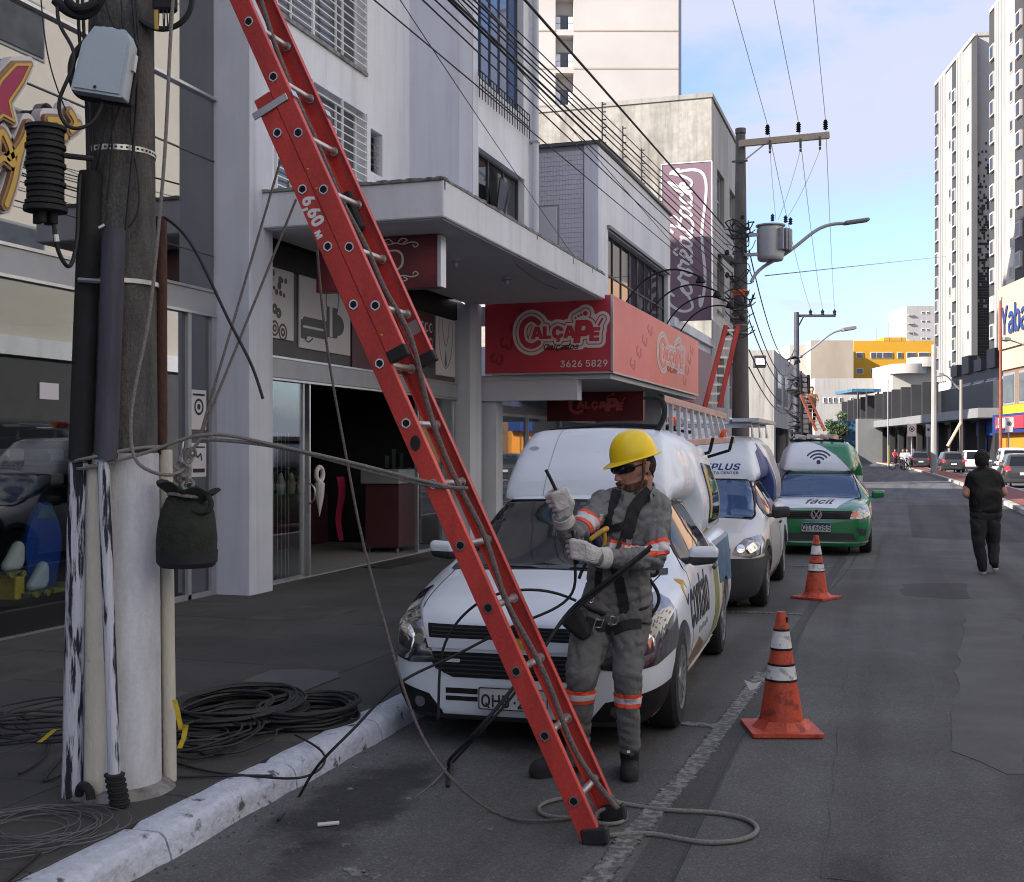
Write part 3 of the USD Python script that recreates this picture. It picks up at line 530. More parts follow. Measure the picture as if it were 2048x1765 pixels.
for i in range(40): x = -6.62 + i * 0.055; gr.box(x, x + 0.056, 11.375, 11.44, 4.395, 4.425 + rs.uniform(-.008, .012))
put('canopy_drip_edge', gr, 'grime', ba, False)
for y, h in ((11.41, 0.09), (14.7, 0.05), (16.5, 0.1), (17.6, 0.07)): put('drip_stain', MB().box(-4.405, -4.397, y, y + 0.035, 4.39 - h, 4.395), 'grime', ba, False)
put('soffit', MB().box(XA, -4.44, 11.46, 18.40, 4.008, 4.018), 'soffit', ba)
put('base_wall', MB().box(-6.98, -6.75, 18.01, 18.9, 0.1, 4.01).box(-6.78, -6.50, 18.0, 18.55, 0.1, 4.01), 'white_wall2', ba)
put('lintel_pier', MB().box(-6.95, -6.62, 11.6, 11.68, 0.1, 4.0), 'white_wall', ba)
put('roof', MB().box(-22, XA + 0.06, 11.3, 18.6, 14, 14.3), 'grey_wall', ba); put('back_wall', MB().box(-22, -21.8, 11.3, 18.6, 0.1, 14), 'grey_wall', ba); put('head_beam', MB().box(-7.1, XA - 0.005, 11.64, 17.6, 4.005, 4.35), 'black', ba); put('floor_slab', MB().box(-21.8, -7.1, 11.4, 18.6, 4.1, 4.3), 'grey_wall', ba)
for x, y in ((-5.2, 13.9), (-5.1, 15.6)):
    l = thing('soffit_lamp', 'small bare lamp fitting under the canopy, %s' % ('nearer the dark red hanging sign' if y < 15 else 'nearer the shoe shop box sign'), 'lamp', (x, y, 4.0))
    put('plate', MB().cyl((x, y, 4.008), (x, y, 3.985), 0.055), 'white_paint', l); put('arm', MB().tube([(x - 0.07, y, 3.975), (x + 0.07, y, 3.975)], 0.008), 'alu_grey', l); put('bulb', MB().ball((x, y, 3.94), 0.028, 2, (1, 1, 1.3)), 'print_white', l)
# jewellery shop front under the canopy
XJ = -6.75
jw = thing('jewellery_shop', 'jewellery shop front with printed panels, glass screens and an open doorway', 'shop', (XJ, 14, 0))
put('header', MB().box(XJ - 0.1, XJ - 0.01, 11.65, 18.0, 2.70, 4.0), 'dark_grey', jw); put('header_top', MB().box(XJ - 0.01, XJ + 0.03, 11.65, 18.0, 3.72, 4.0), 'black', jw)
put('lintel', MB().box(XJ - 0.06, XJ + 0.04, 11.65, 18.0, 2.47, 2.69, 0.005), 'alu_grey', jw); put('lintel_lip', MB().box(XJ - 0.06, XJ + 0.05, 11.65, 18.0, 2.69, 2.715), 'alu', jw); put('lintel_lip', MB().box(XJ - 0.06, XJ + 0.05, 11.65, 18.0, 2.44, 2.465), 'alu', jw)
def jy(px): return onX(px, 700, XJ)[1]
def panel(y0, y1, z0, z1, m): return put('printed_panel', MB().box(XJ - 0.005, XJ + 0.015, y0, y1, z0, z1), m, jw, False)
p1 = panel(11.68, 12.58, 2.92, 3.72, 'print_white'); p2 = panel(12.72, 14.1, 2.86, 3.72, 'print_white'); p3 = panel(14.16, 15.9, 2.72, 3.71, 'maroon'); p4 = panel(15.95, 17.0, 2.9, 3.7, 'maroon'); p5 = panel(17.12, 17.95, 2.80, 3.70, 'print_white')
q = []
for k in range(26):
    c = (rs.uniform(11.72, 12.4), rs.uniform(3.36, 3.68)); q.append(affinity.rotate(sg.Point(c).buffer(rs.uniform(0.022, 0.045)), 0))
for c in ((11.8, 3.22), (11.92, 3.21), (12.13, 3.25), (12.22, 3.21)): q.append(sg.Point(c).buffer(0.06).difference(sg.Point(c).buffer(0.015)))
for c, r in (((11.76, 3.08), 0.075), ((11.93, 3.05), 0.07), ((12.13, 3.03), 0.09), ((12.32, 3.0), 0.1)): q.append(sg.Point(c).buffer(r).difference(sg.Point(c).buffer(r * 0.72)).union(sg.Point(c).buffer(r * 0.5).difference(sg.Point(c).buffer(r * 0.2))))
put('print', decX(union_all(q).intersection(sbox(11.68, 2.92, 12.45, 3.72)), 0, 0, XJ + 0.0155, 0.002), 'dark_grey', p1, False)
q = [rr(12.62, 3.0, 13.1, 3.24, 0.03), rr(13.08, 3.04, 13.3, 3.44, 0.03), sg.Point(13.3, 3.22).buffer(0.14), sbox(12.6, 3.05, 13.3, 3.12), rr(12.58, 2.96, 12.7, 3.2, 0.02), stroke([(12.62, 3.0), (12.72, 2.93), (12.8, 2.98)], 0.02), stroke([(13.12, 3.3), (13.08, 3.6), (13.14, 3.72)], 0.014), stroke([(13.3, 3.4), (13.32, 3.65), (13.3, 3.73)], 0.014)]
put('print', decX(affinity.translate(affinity.scale(union_all(q).difference(union_all([sbox(13.14, 3.05, 13.2, 3.5), sbox(12.62, 3.1, 13.05, 3.13)])), 1.35, 0.95, origin=(12.6, 3.2)), 0.18, 0), 0, 0, XJ + 0.0155, 0.002), 'dark_grey', p2, False)
q = [tshape('Pr', 0.18, 400, squeeze=0.8), affinity.translate(stroke([(-0.2, 0.1), (-0.1, 0.2), (0, 0.12), (-0.1, 0.06), (-0.16, 0.13)], 0.025), -0.1, 0.45), affinity.translate(stroke([(0, 0), (0.15, 0.04), (0.25, -0.02)], 0.02), -0.05, 0.42)]
put('lettering', decX(affinity.translate(q[0], 14.85, 2.86), 0, 0, XJ + 0.0155, 0.002), 'print_white', p3, False); put('flourish', decX(affinity.translate(union_all(q[1:]), 14.85, 2.86), 0, 0, XJ + 0.0155, 0.002), 'print_white', p3, False)
q = [sg.Point(16.05 + 0.17 * (k % 6), 3.05 + 0.22 * (k // 6)).buffer(0.075).difference(sg.Point(16.05 + 0.17 * (k % 6) + 0.02, 3.05 + 0.22 * (k // 6)).buffer(0.05)) for k in range(18)]
put('print', decX(union_all(q), 0, 0, XJ + 0.0155, 0.002), 'print_white', p4, False)
q = [stroke([(16.62, 3.7), (16.66, 3.2), (16.9, 2.95), (17.14, 3.2), (17.18, 3.7)], 0.012), stroke([(16.75, 3.7), (16.82, 3.4), (16.9, 3.3), (16.98, 3.4), (17.05, 3.7)], 0.012), sg.Polygon([(16.9, 3.25), (16.85, 3.02), (16.9, 2.96), (16.95, 3.02)])]
put('print', decX(affinity.translate(union_all(q), 0.63, -0.03), 0, 0, XJ + 0.0155, 0.002), 'dark_grey', p5, False)
# screens beside the doorway
for y0, y1 in ((11.68, 12.86), (16.4, 17.95)):
    fr = MB(); 
    for y in (y0, y1 - 0.03): fr.box(XJ - 0.04, XJ + 0.01, y, y + 0.03, 0.12, 2.44)
    fr.box(XJ - 0.04, XJ + 0.01, y0 + 0.03, y1 - 0.03, 0.12, 0.16); g = put('screen', fr, 'alu', jw, False)
    put('pane', MB().box(XJ - 0.02, XJ - 0.01, y0 + 0.03, y1 - 0.03, 0.16, 2.44), 'shop_glass', g, False)
    if y0 < 13:
        for k in range(12): put('blind_slat', MB().obox((XJ - 0.14, y0 + 0.08 + k * 0.09, 1.0), (0.004, 0.08, 1.7), rz(0.5)), 'tile_wall', g, False)
put('door_post', MB().box(XJ - 0.05, XJ + 0.012, 12.98, 13.02, 0.12, 2.44), 'alu', jw)
hd = put('door_handle', MB().tube(spline([(XJ + 0.02, 12.95, 1.0), (XJ + 0.07, 12.95, 1.03), (XJ + 0.07, 12.95, 1.22), (XJ + 0.02, 12.95, 1.25)], 14), 0.012), 'steel', jw)
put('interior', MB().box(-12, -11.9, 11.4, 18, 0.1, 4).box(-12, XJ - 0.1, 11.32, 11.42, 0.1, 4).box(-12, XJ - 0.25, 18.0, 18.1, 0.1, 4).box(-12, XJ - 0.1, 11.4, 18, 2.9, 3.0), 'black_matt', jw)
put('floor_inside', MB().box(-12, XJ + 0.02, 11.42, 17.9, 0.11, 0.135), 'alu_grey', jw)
ct = thing('counter', 'dark red counter cabinet on castors inside the jewellery doorway', 'counter', (-7.1, 16.7, 0.14))
put('cabinet', MB().box(-7.5, -6.95, 16.2, 17.1, 0.22, 1.15, 0.01), 'maroon', ct); put('counter_top', MB().box(-7.55, -6.93, 16.15, 17.14, 1.15, 1.36, 0.01), 'alu_grey', ct)
for x, y in ((-7.0, 16.25), (-7.0, 17.05), (-7.45, 16.25), (-7.45, 17.05)): put('castor', MB().cyl((x - 0.012, y, 0.178), (x + 0.012, y, 0.178), 0.04, n=14), 'steel', ct)
for k, (y, h) in enumerate(((16.3, 0.2), (16.55, 0.3), (16.85, 0.24))): 
    win('display_stand', 'small black display stand on the counter, %s of three' % ('shortest', 'tallest', 'middle-height')[k], 'stand', MB().box(-7.3, -7.22, y, y + 0.14, 1.36, 1.36 + h).box(-7.4, -7.1, y - 0.02, y + 0.16, 1.36, 1.385), 'black', group=None)
win('hanging_scarf', 'long pink cloth hanging inside the jewellery doorway', 'scarf', MB().add(np.array([[-7.9 + 0.03 * math.sin(7 * b), 16.2 + (a - 0.5) * (0.26 - 0.1 * b), 1.25 - b * 0.95] for b in np.linspace(0, 1, 14) for a in (0, 0.5, 1)]), [[i * 3 + j, i * 3 + j + 1, i * 3 + j + 4, i * 3 + j + 3] for i in range(13) for j in range(2)]), 'pink')
win('bead_hanging', 'pale bead ornament hanging at the jewellery doorway', 'ornament', MB().tm(trimesh.creation.torus(0.09, 0.03, transform=trimesh.transformations.translation_matrix((0, 0, 0)))).rot(ry(PI / 2)).mv((-6.95, 13.66, 1.34)).lathe([(0.0, 0.0), (0.055, 0.25), (0.07, 0.42), (0.0, 0.5)], (-6.95, 13.66, 0.80), 10), 'print_white')
sc0 = thing('showcase', 'dim glass showcase with pale jewellery busts deep inside the jewellery doorway', 'showcase', (-9.2, 16.5, 0.14))
put('cabinet', MB().box(-9.6, -8.9, 15.2, 19.0 - 1.2, 0.14, 0.95, 0.01), 'maroon', sc0); put('shelf', MB().box(-11.85, -11.5, 13.5, 17.8, 1.2, 1.24).box(-11.5, -11.49, 13.5, 17.8, 1.19, 1.25), 'alu_grey', sc0)
for k in range(7):
    y = 15.4 + k * 0.34; put('bust', m3.Manifold.batch_hull([m3.Manifold.sphere(r, 12).translate(p) for p, r in (((-9.2, y, 0.99), 0.06), ((-9.2, y, 1.12), 0.075), ((-9.2, y, 1.26), 0.03))]), ('print_white', 'far_beige')[k % 2], sc0)
for k in range(9): put('jewel_box', MB().box(-11.8, -11.6, 13.7 + k * 0.45, 13.95 + k * 0.45, 1.24, 1.42 + 0.08 * (k % 3), 0.01), ('far_beige', 'box_white', 'pink')[k % 3], sc0)
put('doormat', MB().box(-6.6, -6.2, 14.2, 15.6, 0.119, 0.132), 'black_matt', label='black doormat on the pavement before the jewellery doorway', cat='doormat')
# hanging sign with the letter D
ds = thing('hanging_sign', 'dark red hanging sign with a pale letter D below the canopy', 'sign', (-5.5, 12.2, 3.4))
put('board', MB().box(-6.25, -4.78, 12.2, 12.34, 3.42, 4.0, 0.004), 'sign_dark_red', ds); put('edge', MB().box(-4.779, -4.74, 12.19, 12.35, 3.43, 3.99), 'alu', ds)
D = [tshape('D', 0.235, 300, squeeze=1.1)]
for s in (-1, 1):
    for e in (1, -1):
        D.append(stroke([(0.0, s * 0.19), (e * 0.12, s * 0.175), (e * 0.2, s * 0.19), (e * 0.27, s * 0.155), (e * 0.23, s * 0.135), (e * 0.21, s * 0.16)], 0.012)); D.append(stroke([(e * 0.03, s * 0.19), (e * 0.09, s * 0.235), (e * 0.14, s * 0.215), (e * 0.10, s * 0.19)], 0.012))
D.append(affinity.translate(tshape('s', 0.07, 400), 0.03, -0.255))
put('lettering', decY(union_all(D), -5.28, 3.74, 12.2, 0.004), 'print_white', ds, False)
# ================================================================ building B: grey-white upper storeys, one bay nearer the road
XB = -5.67
bb_ = thing('bay_building', 'pale rendered building with tilted casement windows above the canopy', 'building', (XB, 17, 0))
v1 = (16.02, 4.75, 18.05, 5.95); v2 = (16.02, 6.95, 18.2, 9.4)
v1 = (16.05, 4.78, 18.25, 5.95)
put('wall', plateX([v1, v2], 15.8, 18.62, 4.40, 14, XB), 'white_wall', bb_)
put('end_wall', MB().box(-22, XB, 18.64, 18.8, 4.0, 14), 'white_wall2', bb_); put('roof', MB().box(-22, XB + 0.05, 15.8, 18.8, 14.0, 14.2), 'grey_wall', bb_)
put('rear_block', MB().box(-22, -8.2, 18.82, 20.45, 0.1, 10.5), 'grey_wall', bb_); put('corner_trim', MB().box(XB + 0.001, XB + 0.012, 15.795, 15.99, 4.42, 14), 'pillar', bb_)
window(bb_, XB, v1[0], v1[2], v1[1], v1[3], 'dark_grey', 'dark_glass', 2, 0, 0.12, 0.03); window(bb_, XB, v2[0], v2[2], v2[1], v2[3], 'dark_grey', 'pane_blue', 4, 1, 0.12, 0.03)
put('open_sash', MB().obox((XB + 0.02, 17.0, 5.2), (0.02, 0.62, 0.9), rz(0.12) @ ry(0.12)), 'dark_glass', bb_)
put('downpipe', MB().tube([(XB + 0.09, 18.56, 4.42), (XB + 0.09, 18.56, 9.0), (XB + 0.02, 18.56, 9.12)], 0.055, 12), 'pillar', bb_)
put('pipe_bracket', MB().box(XB, XB + 0.15, 18.5, 18.62, 6.6, 6.63), 'alu_grey', bb_)
gl = MB()
for z in (6.78, 6.88, 6.98): gl.box(XB + 0.06, XB + 0.075, 15.9, 18.3, z, z + 0.012)
for y in np.linspace(15.9, 18.3, 20): gl.box(XB + 0.062, XB + 0.073, y - 0.005, y + 0.005, 6.60, 6.99)
put('balcony_railing', gl, 'black', bb_, False)
# ================================================================ building C with the shoe shop
XC = -5.0
bc = thing('tiled_building', 'low white building with small-tiled side wall above the shoe shop', 'building', (XC, 23, 0))
v = onX(1218, 480, XC); ww = (21.2, 4.1, 27.1, 5.62)
put('wall', plateX([ww], 20.45, 27.4, 4.0, 7.02, XC), 'white_wall', bc)
ti = put('side_wall', MB().box(-14, XC, 20.47, 20.7, 3.9, 7.0), 'tile_joint', bc); put('side_panel', MB().box(-6.9, -5.75, 20.43, 20.469, 4.2, 5.95, 0.003), 'tile_wall', bc)
put('parapet_cap', MB().box(-14, XC + 0.05, 20.38, 20.72, 7.0, 7.06).box(XC - 0.25, XC + 0.05, 20.72, 27.45, 7.02, 7.08), 'dark_grey', bc)
put('corner_pier', MB().box(XC - 0.25, XC + 0.004, 20.44, 20.7, 3.9, 7.0), 'white_wall2', bc)
tl = []; tb = MB(); k = 0
for i in range(34):
    for j in range(33):
        x0 = -7.02 + j * 0.0545; z0 = 4.12 + i * 0.085
        if z0 + 0.08 > 7.0 or (x0 + 0.05 > -6.91 and x0 < -5.745 and z0 < 5.96): continue
        if x0 + 0.05 > XC - 0.26: continue
        tb.box(x0, x0 + 0.05, 20.462 - (k % 3) * 0.0008, 20.472, z0, z0 + 0.079); k += 1
put('wall_tiles', tb, 'tile_wall', bc, False, kind='stuff')
w = window(bc, XC, ww[0], ww[2], ww[1], ww[3], 'dark_grey', 'dark_glass', 7, 1, 0.1, 0.035)
for y in (23.0, 24.3, 25.6): put('drawn_curtain', MB().box(XC - 0.128, XC - 0.122, y, y + rs.uniform(0.3, 0.9), ww[1], ww[3]), 'far_cream', w, False)
put('window_hood', MB().box(XC, XC + 0.06, 21.1, 27.2, 5.64, 5.70), 'grey_wall', bc)
for k, yy in enumerate((21.2, 22.9, 24.7, 26.6)):   # electric fence posts along the parapet
    fp = put('fence_post', MB().box(XC - 0.12, XC - 0.10, yy - 0.01, yy + 0.01, 7.05, 7.95), 'dark_grey', bc, False)
    for z in np.linspace(7.2, 7.9, 6): put('fence_insulator', MB().box(XC - 0.12, XC - 0.04, yy - 0.008, yy + 0.008, z, z + 0.018), 'dark_grey', fp, False)
# shoe shop: box sign, recessed front
YS0, YS1, XS = 18.5, 27.0, -4.29
bs = thing('shoe_shop_sign', 'long red and salmon box sign with white bubble lettering', 'sign', (-5.4, 18.5, 2.87))
put('box', MB().box(-6.42, XS - 0.012, YS0 + 0.012, YS1, 2.88, 4.10), 'alu_grey', bs)
put('end_face', MB().box(-6.42, XS - 0.02, YS0, YS0 + 0.011, 2.89, 4.09), 'sign_red', bs, False); put('long_face', MB().box(XS - 0.011, XS, YS0 + 0.02, YS1, 2.89, 4.09), 'sign_salmon', bs, False)
put('corner_trim', MB().box(XS - 0.03, XS + 0.008, YS0 - 0.008, YS0 + 0.018, 2.875, 4.105), 'alu', bs); put('bottom_trim', MB().box(-6.42, XS + 0.01, YS0 - 0.008, YS0 + 0.008, 2.86, 2.888).box(XS - 0.02, XS + 0.01, YS0 + 0.009, YS1, 2.86, 2.888), 'alu', bs)
def calca():
    C = stroke([(-0.40, 0.17), (-0.52, 0.24), (-0.66, 0.16), (-0.70, 0.0), (-0.64, -0.17), (-0.50, -0.22), (-0.40, -0.17)], 0.095)
    L = [C]
    x = -0.53
    for ch, h, dz, wd in (('A', 0.20, 0.0, 0.21), ('L', 0.20, 0.0, 0.16), ('Ç', 0.20, -0.03, 0.20), ('A', 0.20, 0.0, 0.21)):
        g = tshape(ch, h, 900); b = g.bounds; L.append(affinity.translate(g, x - b[0] + 0.0, dz)); x += wd
    p = tshape('P', 0.36, 900, slant=0.12); L.append(affinity.translate(p, x + 0.13, 0.0)); e = tshape('E', 0.22, 900, slant=0.1); L.append(affinity.translate(e, x + 0.33, -0.05))
    L.append(stroke([(x + 0.40, 0.10), (x + 0.46, 0.20)], 0.035)); 
    for dx, dz, r in ((0.0, 0.23, 0.018), (0.05, 0.26, 0.02), (0.10, 0.28, 0.022), (0.17, 0.30, 0.04)): L.append(affinity.translate(sg.Point(0, 0).buffer(r), x + dx, dz))
    w = union_all(L); blob = w.buffer(0.11).buffer(0.03).buffer(-0.03); blob = sg.MultiPolygon([sg.Polygon(g.exterior) for g in getattr(blob, 'geoms', [blob])])
    cal = affinity.translate(tshape('Calçados', 0.10, 600, slant=0.3), 0.0, -0.255)
    ring = w.buffer(0.06).difference(w.buffer(0.042))
    return w, blob, cal, ring
W_, BL, CAL, RG = calca()
foot = affinity.scale(stroke([(-0.06, 0.1), (-0.1, 0.03), (-0.05, -0.05), (0.0, -0.02)], 0.05).union(stroke([(0.09, 0.07), (0.1, -0.02), (0.04, -0.09), (0.0, -0.05)], 0.05)), 0.9, 0.9)
for k in range(4): put('footprint_mark', decY(foot, -6.22 + k * 0.165, 3.12 + k * 0.245, YS0, 0.003), 'sign_mark', bs, False)
X0 = -5.13; Z0 = 3.53; W_, BL, CAL, RG = [affinity.scale(s, 0.95, 0.95, origin=(0, 0)) for s in (W_, BL, CAL, RG)]
put('logo_blob', decY(BL, X0, Z0, YS0, 0.006), 'print_white', bs, False); put('logo_ring', decY(RG, X0, Z0, YS0, 0.0075), 'sign_red', bs, False); put('logo_letters', decY(W_, X0, Z0, YS0, 0.012), 'sign_red', bs, False); put('logo_script', decY(CAL, X0, Z0, YS0, 0.013), 'ink', bs, False)
put('phone_number', decY(tshape('3626 5829', 0.105, 500), -4.76, 3.02, YS0, 0.006), 'print_white', bs, False)
sc = lambda s: affinity.scale(s, 1.95, 1.1, origin=(0, 0))
put('logo_blob', decX(sc(BL), 23.7, 3.50, XS, 0.006), 'print_white', bs, False); put('logo_ring', decX(sc(RG), 23.7, 3.50, XS, 0.0075), 'sign_salmon', bs, False); put('logo_letters', decX(sc(W_), 23.7, 3.50, XS, 0.012), 'sign_salmon', bs, False); put('logo_script', decX(sc(CAL), 23.7, 3.50, XS, 0.013), 'sign_mark2', bs, False)
for k in range(4):
    put('footprint_mark', decX(affinity.scale(foot, 2, 1), 20.0 + k * 0.5, 3.1 + k * 0.24, XS, 0.003), 'sign_mark2', bs, False); put('footprint_mark', decX(affinity.scale(foot, 2, 1), 25.2 + k * 0.3, 3.1 + k * 0.24, XS, 0.003), 'sign_mark2', bs, False)
ss = thing('shoe_shop', 'shoe shop front recessed in shade beneath the red box sign', 'shop', (-6.5, 22, 0))
put('beam', MB().box(-6.6, -4.9, 18.62, 18.9, 2.45, 2.86), 'tile_wall', ss); put('soffit', MB().box(-8.5, -4.35, 18.6, 27, 2.78, 2.86), 'soffit', ss)
put('side_column', MB().box(-6.62, -6.30, 18.7, 19.05, 0.1, 2.8), 'pillar', ss); put('back_wall', MB().box(-9.6, -9.5, 18.9, 33.7, 0.1, 3.0), 'dark_grey', ss); put('end_wall', MB().box(-9.5, -5.0, 27.0, 27.2, 0.1, 4.1), 'pillar', ss)
for y0, y1 in ((19.5, 21.3), (21.35, 23.6), (23.65, 26.6)):
    fr = MB().box(-6.62, -6.56, y0, y0 + 0.05, 0.12, 2.3).box(-6.62, -6.56, y1 - 0.05, y1, 0.12, 2.3).box(-6.62, -6.56, y0 + 0.05, y1 - 0.05, 0.12, 0.2).box(-6.62, -6.56, y0 + 0.05, y1 - 0.05, 2.24, 2.3)
    g = put('window', fr, 'pillar', ss, False); put('pane', MB().box(-6.6, -6.59, y0 + 0.05, y1 - 0.05, 0.2, 2.24), 'shop_glass', g, False)
put('frieze', MB().box(-6.66, -6.52, 19.4, 26.9, 2.3, 2.42), 'alu_grey', ss)
for z in (0.7, 1.1, 1.5, 1.9):
    s = put('display_shelf', MB().box(-7.2, -6.8, 19.7, 26.4, z, z + 0.025), 'alu_grey', ss, False)
    for k in range(18):
        y = 19.9 + k * 0.36; put('shoe', MB().tm(m3.Manifold.batch_hull([m3.Manifold.sphere(r, 8).translate(p) for p, r in (((-6.98, y, z + 0.055), 0.03), ((-6.98, y + 0.12, z + 0.06), 0.035), ((-6.98, y + 0.15, z + 0.1), 0.03))])), ('print_white', 'black', 'maroon', 'brown_print', 'box_white')[rs.randrange(5)], s, False)
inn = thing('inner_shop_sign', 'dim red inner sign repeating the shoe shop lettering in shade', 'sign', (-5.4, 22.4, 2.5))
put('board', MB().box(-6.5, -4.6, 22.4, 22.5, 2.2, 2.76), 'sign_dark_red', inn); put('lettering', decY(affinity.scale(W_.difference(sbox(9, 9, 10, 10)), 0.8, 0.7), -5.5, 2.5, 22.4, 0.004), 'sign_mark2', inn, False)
# gooseneck sign lamps that arch over the box sign
for k, yy in enumerate((20.4, 22.4, 24.2, 25.8)):
    g = thing('sign_lamp', 'black gooseneck lamp arching over the salmon box sign, number %s from the near corner' % ('first second third fourth'.split()[k]), 'lamp', (XC, yy, 4.3))
    put('arm', MB().tube(spline([(XC + 0.5, yy - 0.2, 4.1), (XC + 0.8, yy, 4.55), (XC + 1.35, yy + 0.1, 4.75), (XC + 1.75, yy + 0.15, 4.62)], 20), 0.016), 'black', g)
    put('lamp_head', MB().lathe([(0.01, 0.0), (0.05, -0.02), (0.09, -0.12), (0.085, -0.12), (0.0, -0.03)], (XC + 1.77, yy + 0.15, 4.63), 14), 'black', g)
# ================================================================ building D: bare concrete flank, and the tall purple sign
bd = thing('concrete_building', 'tall bare concrete building with weathered blank flank', 'building', (-5, 34, 0))
put('flank', MB().box(-22, -5.0, 33.8, 34.2, 0.1, 11.55), 'raw_concrete', bd)
hs = []
for i in range(3):
    for j in range(2): hs.append((34.9 + j * 2.7, 2.9 + i * 2.7, 36.4 + j * 2.7, 4.4 + i * 2.7))
put('front_wall', plateX(hs, 34.2, 40, 0.1, 11.5, -5.0, 0.3), 'grey_concrete', bd)
for h in hs: window(bd, -5.0, h[0], h[2], h[1], h[3], 'alu_grey', 'pane_grey', 1, 1, 0.15, 0.06)
put('roof', MB().box(-22, -4.96, 33.76, 40, 11.55, 11.68), 'grey_concrete', bd); put('back', MB().box(-22, -21.7, 34.2, 40, 0.1, 11.5).box(-21.7, -5.3, 39.7, 40, 0.1, 11.5), 'grey_concrete', bd)
for i, (y, z) in enumerate(((28.6, 5.8), (30.6, 5.1), (33.0, 4.6), (35.0, 6.6))):
    a = np.linspace(0, PI / 2, 8); pr = [(0.75 * math.sin(t), 0.75 * math.cos(t)) for t in a]
    v = np.array([[-5.0 + x, y + w, z + q] for w in (0, 0.9) for x, q in pr]); aw = put('awning', MB().add(v, [[j, j + 1, j + 9, j + 8] for j in range(7)]).add(v[:8][:, :] * 1, [[0, j + 1, j] for j in range(1, 7)]), 'dark_grey', bd)
gb = thing('shop_block', 'lilac-grey shop block with posters between the shoe shop and the second pole', 'building', (-5.0, 30, 0))
put('wall', MB().box(-9, -5.02, 27.42, 33.78, 0.1, 4.7), 'white_wall2', gb); put('cornice', MB().box(-5.02, -4.9, 27.42, 33.78, 4.5, 4.72), 'white_wall', gb)
put('poster_wall', MB().box(-5.02, -4.97, 27.6, 33.6, 2.6, 4.3), 'purple', gb, False, label='washed lilac poster strip')
for k, (z0, z1, mm) in enumerate(((3.75, 4.2, 'gold'), (3.2, 3.7, 'print_white'), (2.85, 3.1, 'pink'))): put('poster', MB().box(-4.97, -4.955, 28.0, 30.5, z0, z1), mm, gb, False)
# purple sign with script letters that climb it
ps = thing('tall_purple_sign', 'tall purple blade sign with pale script reading upwards', 'sign', (-4.75, 28, 4.7))
PX0, PX1, PZ0, PZ1 = -5.3, -4.15, 4.68, 8.36
put('board', MB().box(PX0, PX1, 28.0, 28.16, PZ0, PZ1), 'purple', ps); fr = MB().box(PX0 - 0.02, PX0, 27.985, 28.17, PZ0, PZ1 + 0.02).box(PX1, PX1 + 0.02, 27.985, 28.17, PZ0, PZ1 + 0.02).box(PX0, PX1, 27.985, 28.17, PZ1, PZ1 + 0.02)
put('frame', fr, 'white_paint', ps, False)
def script(word):
    S = {'C': [[(0.62, 0.82), (0.70, 1.0), (0.45, 1.05), (0.12, 0.75), (0.05, 0.3), (0.25, 0.0), (0.55, 0.08), (0.8, 0.25)]],
         'o': [[(0.0, 0.25), (0.28, 0.5), (0.08, 0.35), (0.12, 0.05), (0.34, 0.08), (0.40, 0.38), (0.26, 0.5), (0.42, 0.44), (0.55, 0.5)]],
         'r': [[(0.0, 0.2), (0.18, 0.58), (0.24, 0.5), (0.38, 0.48), (0.30, 0.15), (0.38, 0.02), (0.55, 0.2)]],
         'e': [[(0.0, 0.15), (0.26, 0.3), (0.34, 0.45), (0.20, 0.52), (0.08, 0.3), (0.14, 0.04), (0.32, 0.03), (0.52, 0.22)]],
         'ê': [[(0.0, 0.15), (0.26, 0.3), (0.34, 0.45), (0.20, 0.52), (0.08, 0.3), (0.14, 0.04), (0.32, 0.03), (0.52, 0.22)], [(0.12, 0.66), (0.25, 0.80), (0.38, 0.66)]],
         'a': [[(0.38, 0.42), (0.2, 0.52), (0.04, 0.28), (0.12, 0.03), (0.32, 0.2), (0.40, 0.5), (0.38, 0.15), (0.46, 0.03), (0.6, 0.2)]],
         'B': [[(0.1, 0.0), (0.22, 0.5), (0.30, 1.05)], [(0.0, 0.85), (0.25, 1.08), (0.62, 1.0), (0.60, 0.68), (0.30, 0.55), (0.68, 0.45), (0.66, 0.1), (0.35, -0.03), (0.08, 0.1)]],
         'c': [[(0.38, 0.42), (0.26, 0.52), (0.06, 0.32), (0.10, 0.05), (0.30, 0.03), (0.5, 0.22)]],
         'k': [[(0.0, 0.2), (0.28, 0.75), (0.34, 1.05), (0.22, 0.95), (0.12, 0.0)], [(0.14, 0.28), (0.36, 0.5), (0.40, 0.38), (0.22, 0.28), (0.40, 0.02), (0.6, 0.15), (0.8, 0.9), (0.95, 0.6)]]}
    adv = {'C': 0.74, 'o': 0.5, 'r': 0.48, 'ê': 0.48, 'e': 0.48, 'a': 0.54, 'B': 0.70, 'c': 0.44, 'k': 0.8}; x = 0; out = []
    for ch in word:
        for st in S[ch]: out.append(stroke([(x + a + 0.18 * b, b) for a, b in st], 0.108, 36))
        x += adv[ch]
    return union_all(out), x
wd, wl = script('CorrêaBack'); k = 3.25 / wl
wd = wd.union(stroke([(wl + 0.1, 0.95), (wl + 0.1, -0.35), (wl * 0.6, -0.42), (0.6, -0.45), (0.3, -0.36), (0.7, -0.32)], 0.12, 60))
wd = affinity.scale(wd, k, k * 1.02, origin=(0, 0)); wd = affinity.rotate(wd, 90, origin=(0, 0))
b = wd.bounds; wd = affinity.translate(wd, -(b[0] + b[2]) / 2, -b[1])
b = wd.bounds; wd = affinity.scale(wd, 0.98 / (b[2] - b[0]), 3.4 / (b[3] - b[1]), origin=(0, 0))
put('lettering', decY(wd, -4.72, 4.86, 28.0, 0.01), 'print_white', ps, False)
put('bracket', MB().box(-5.4, PX0, 28.05, 28.11, 5.0, 5.06), 'steel', ps)
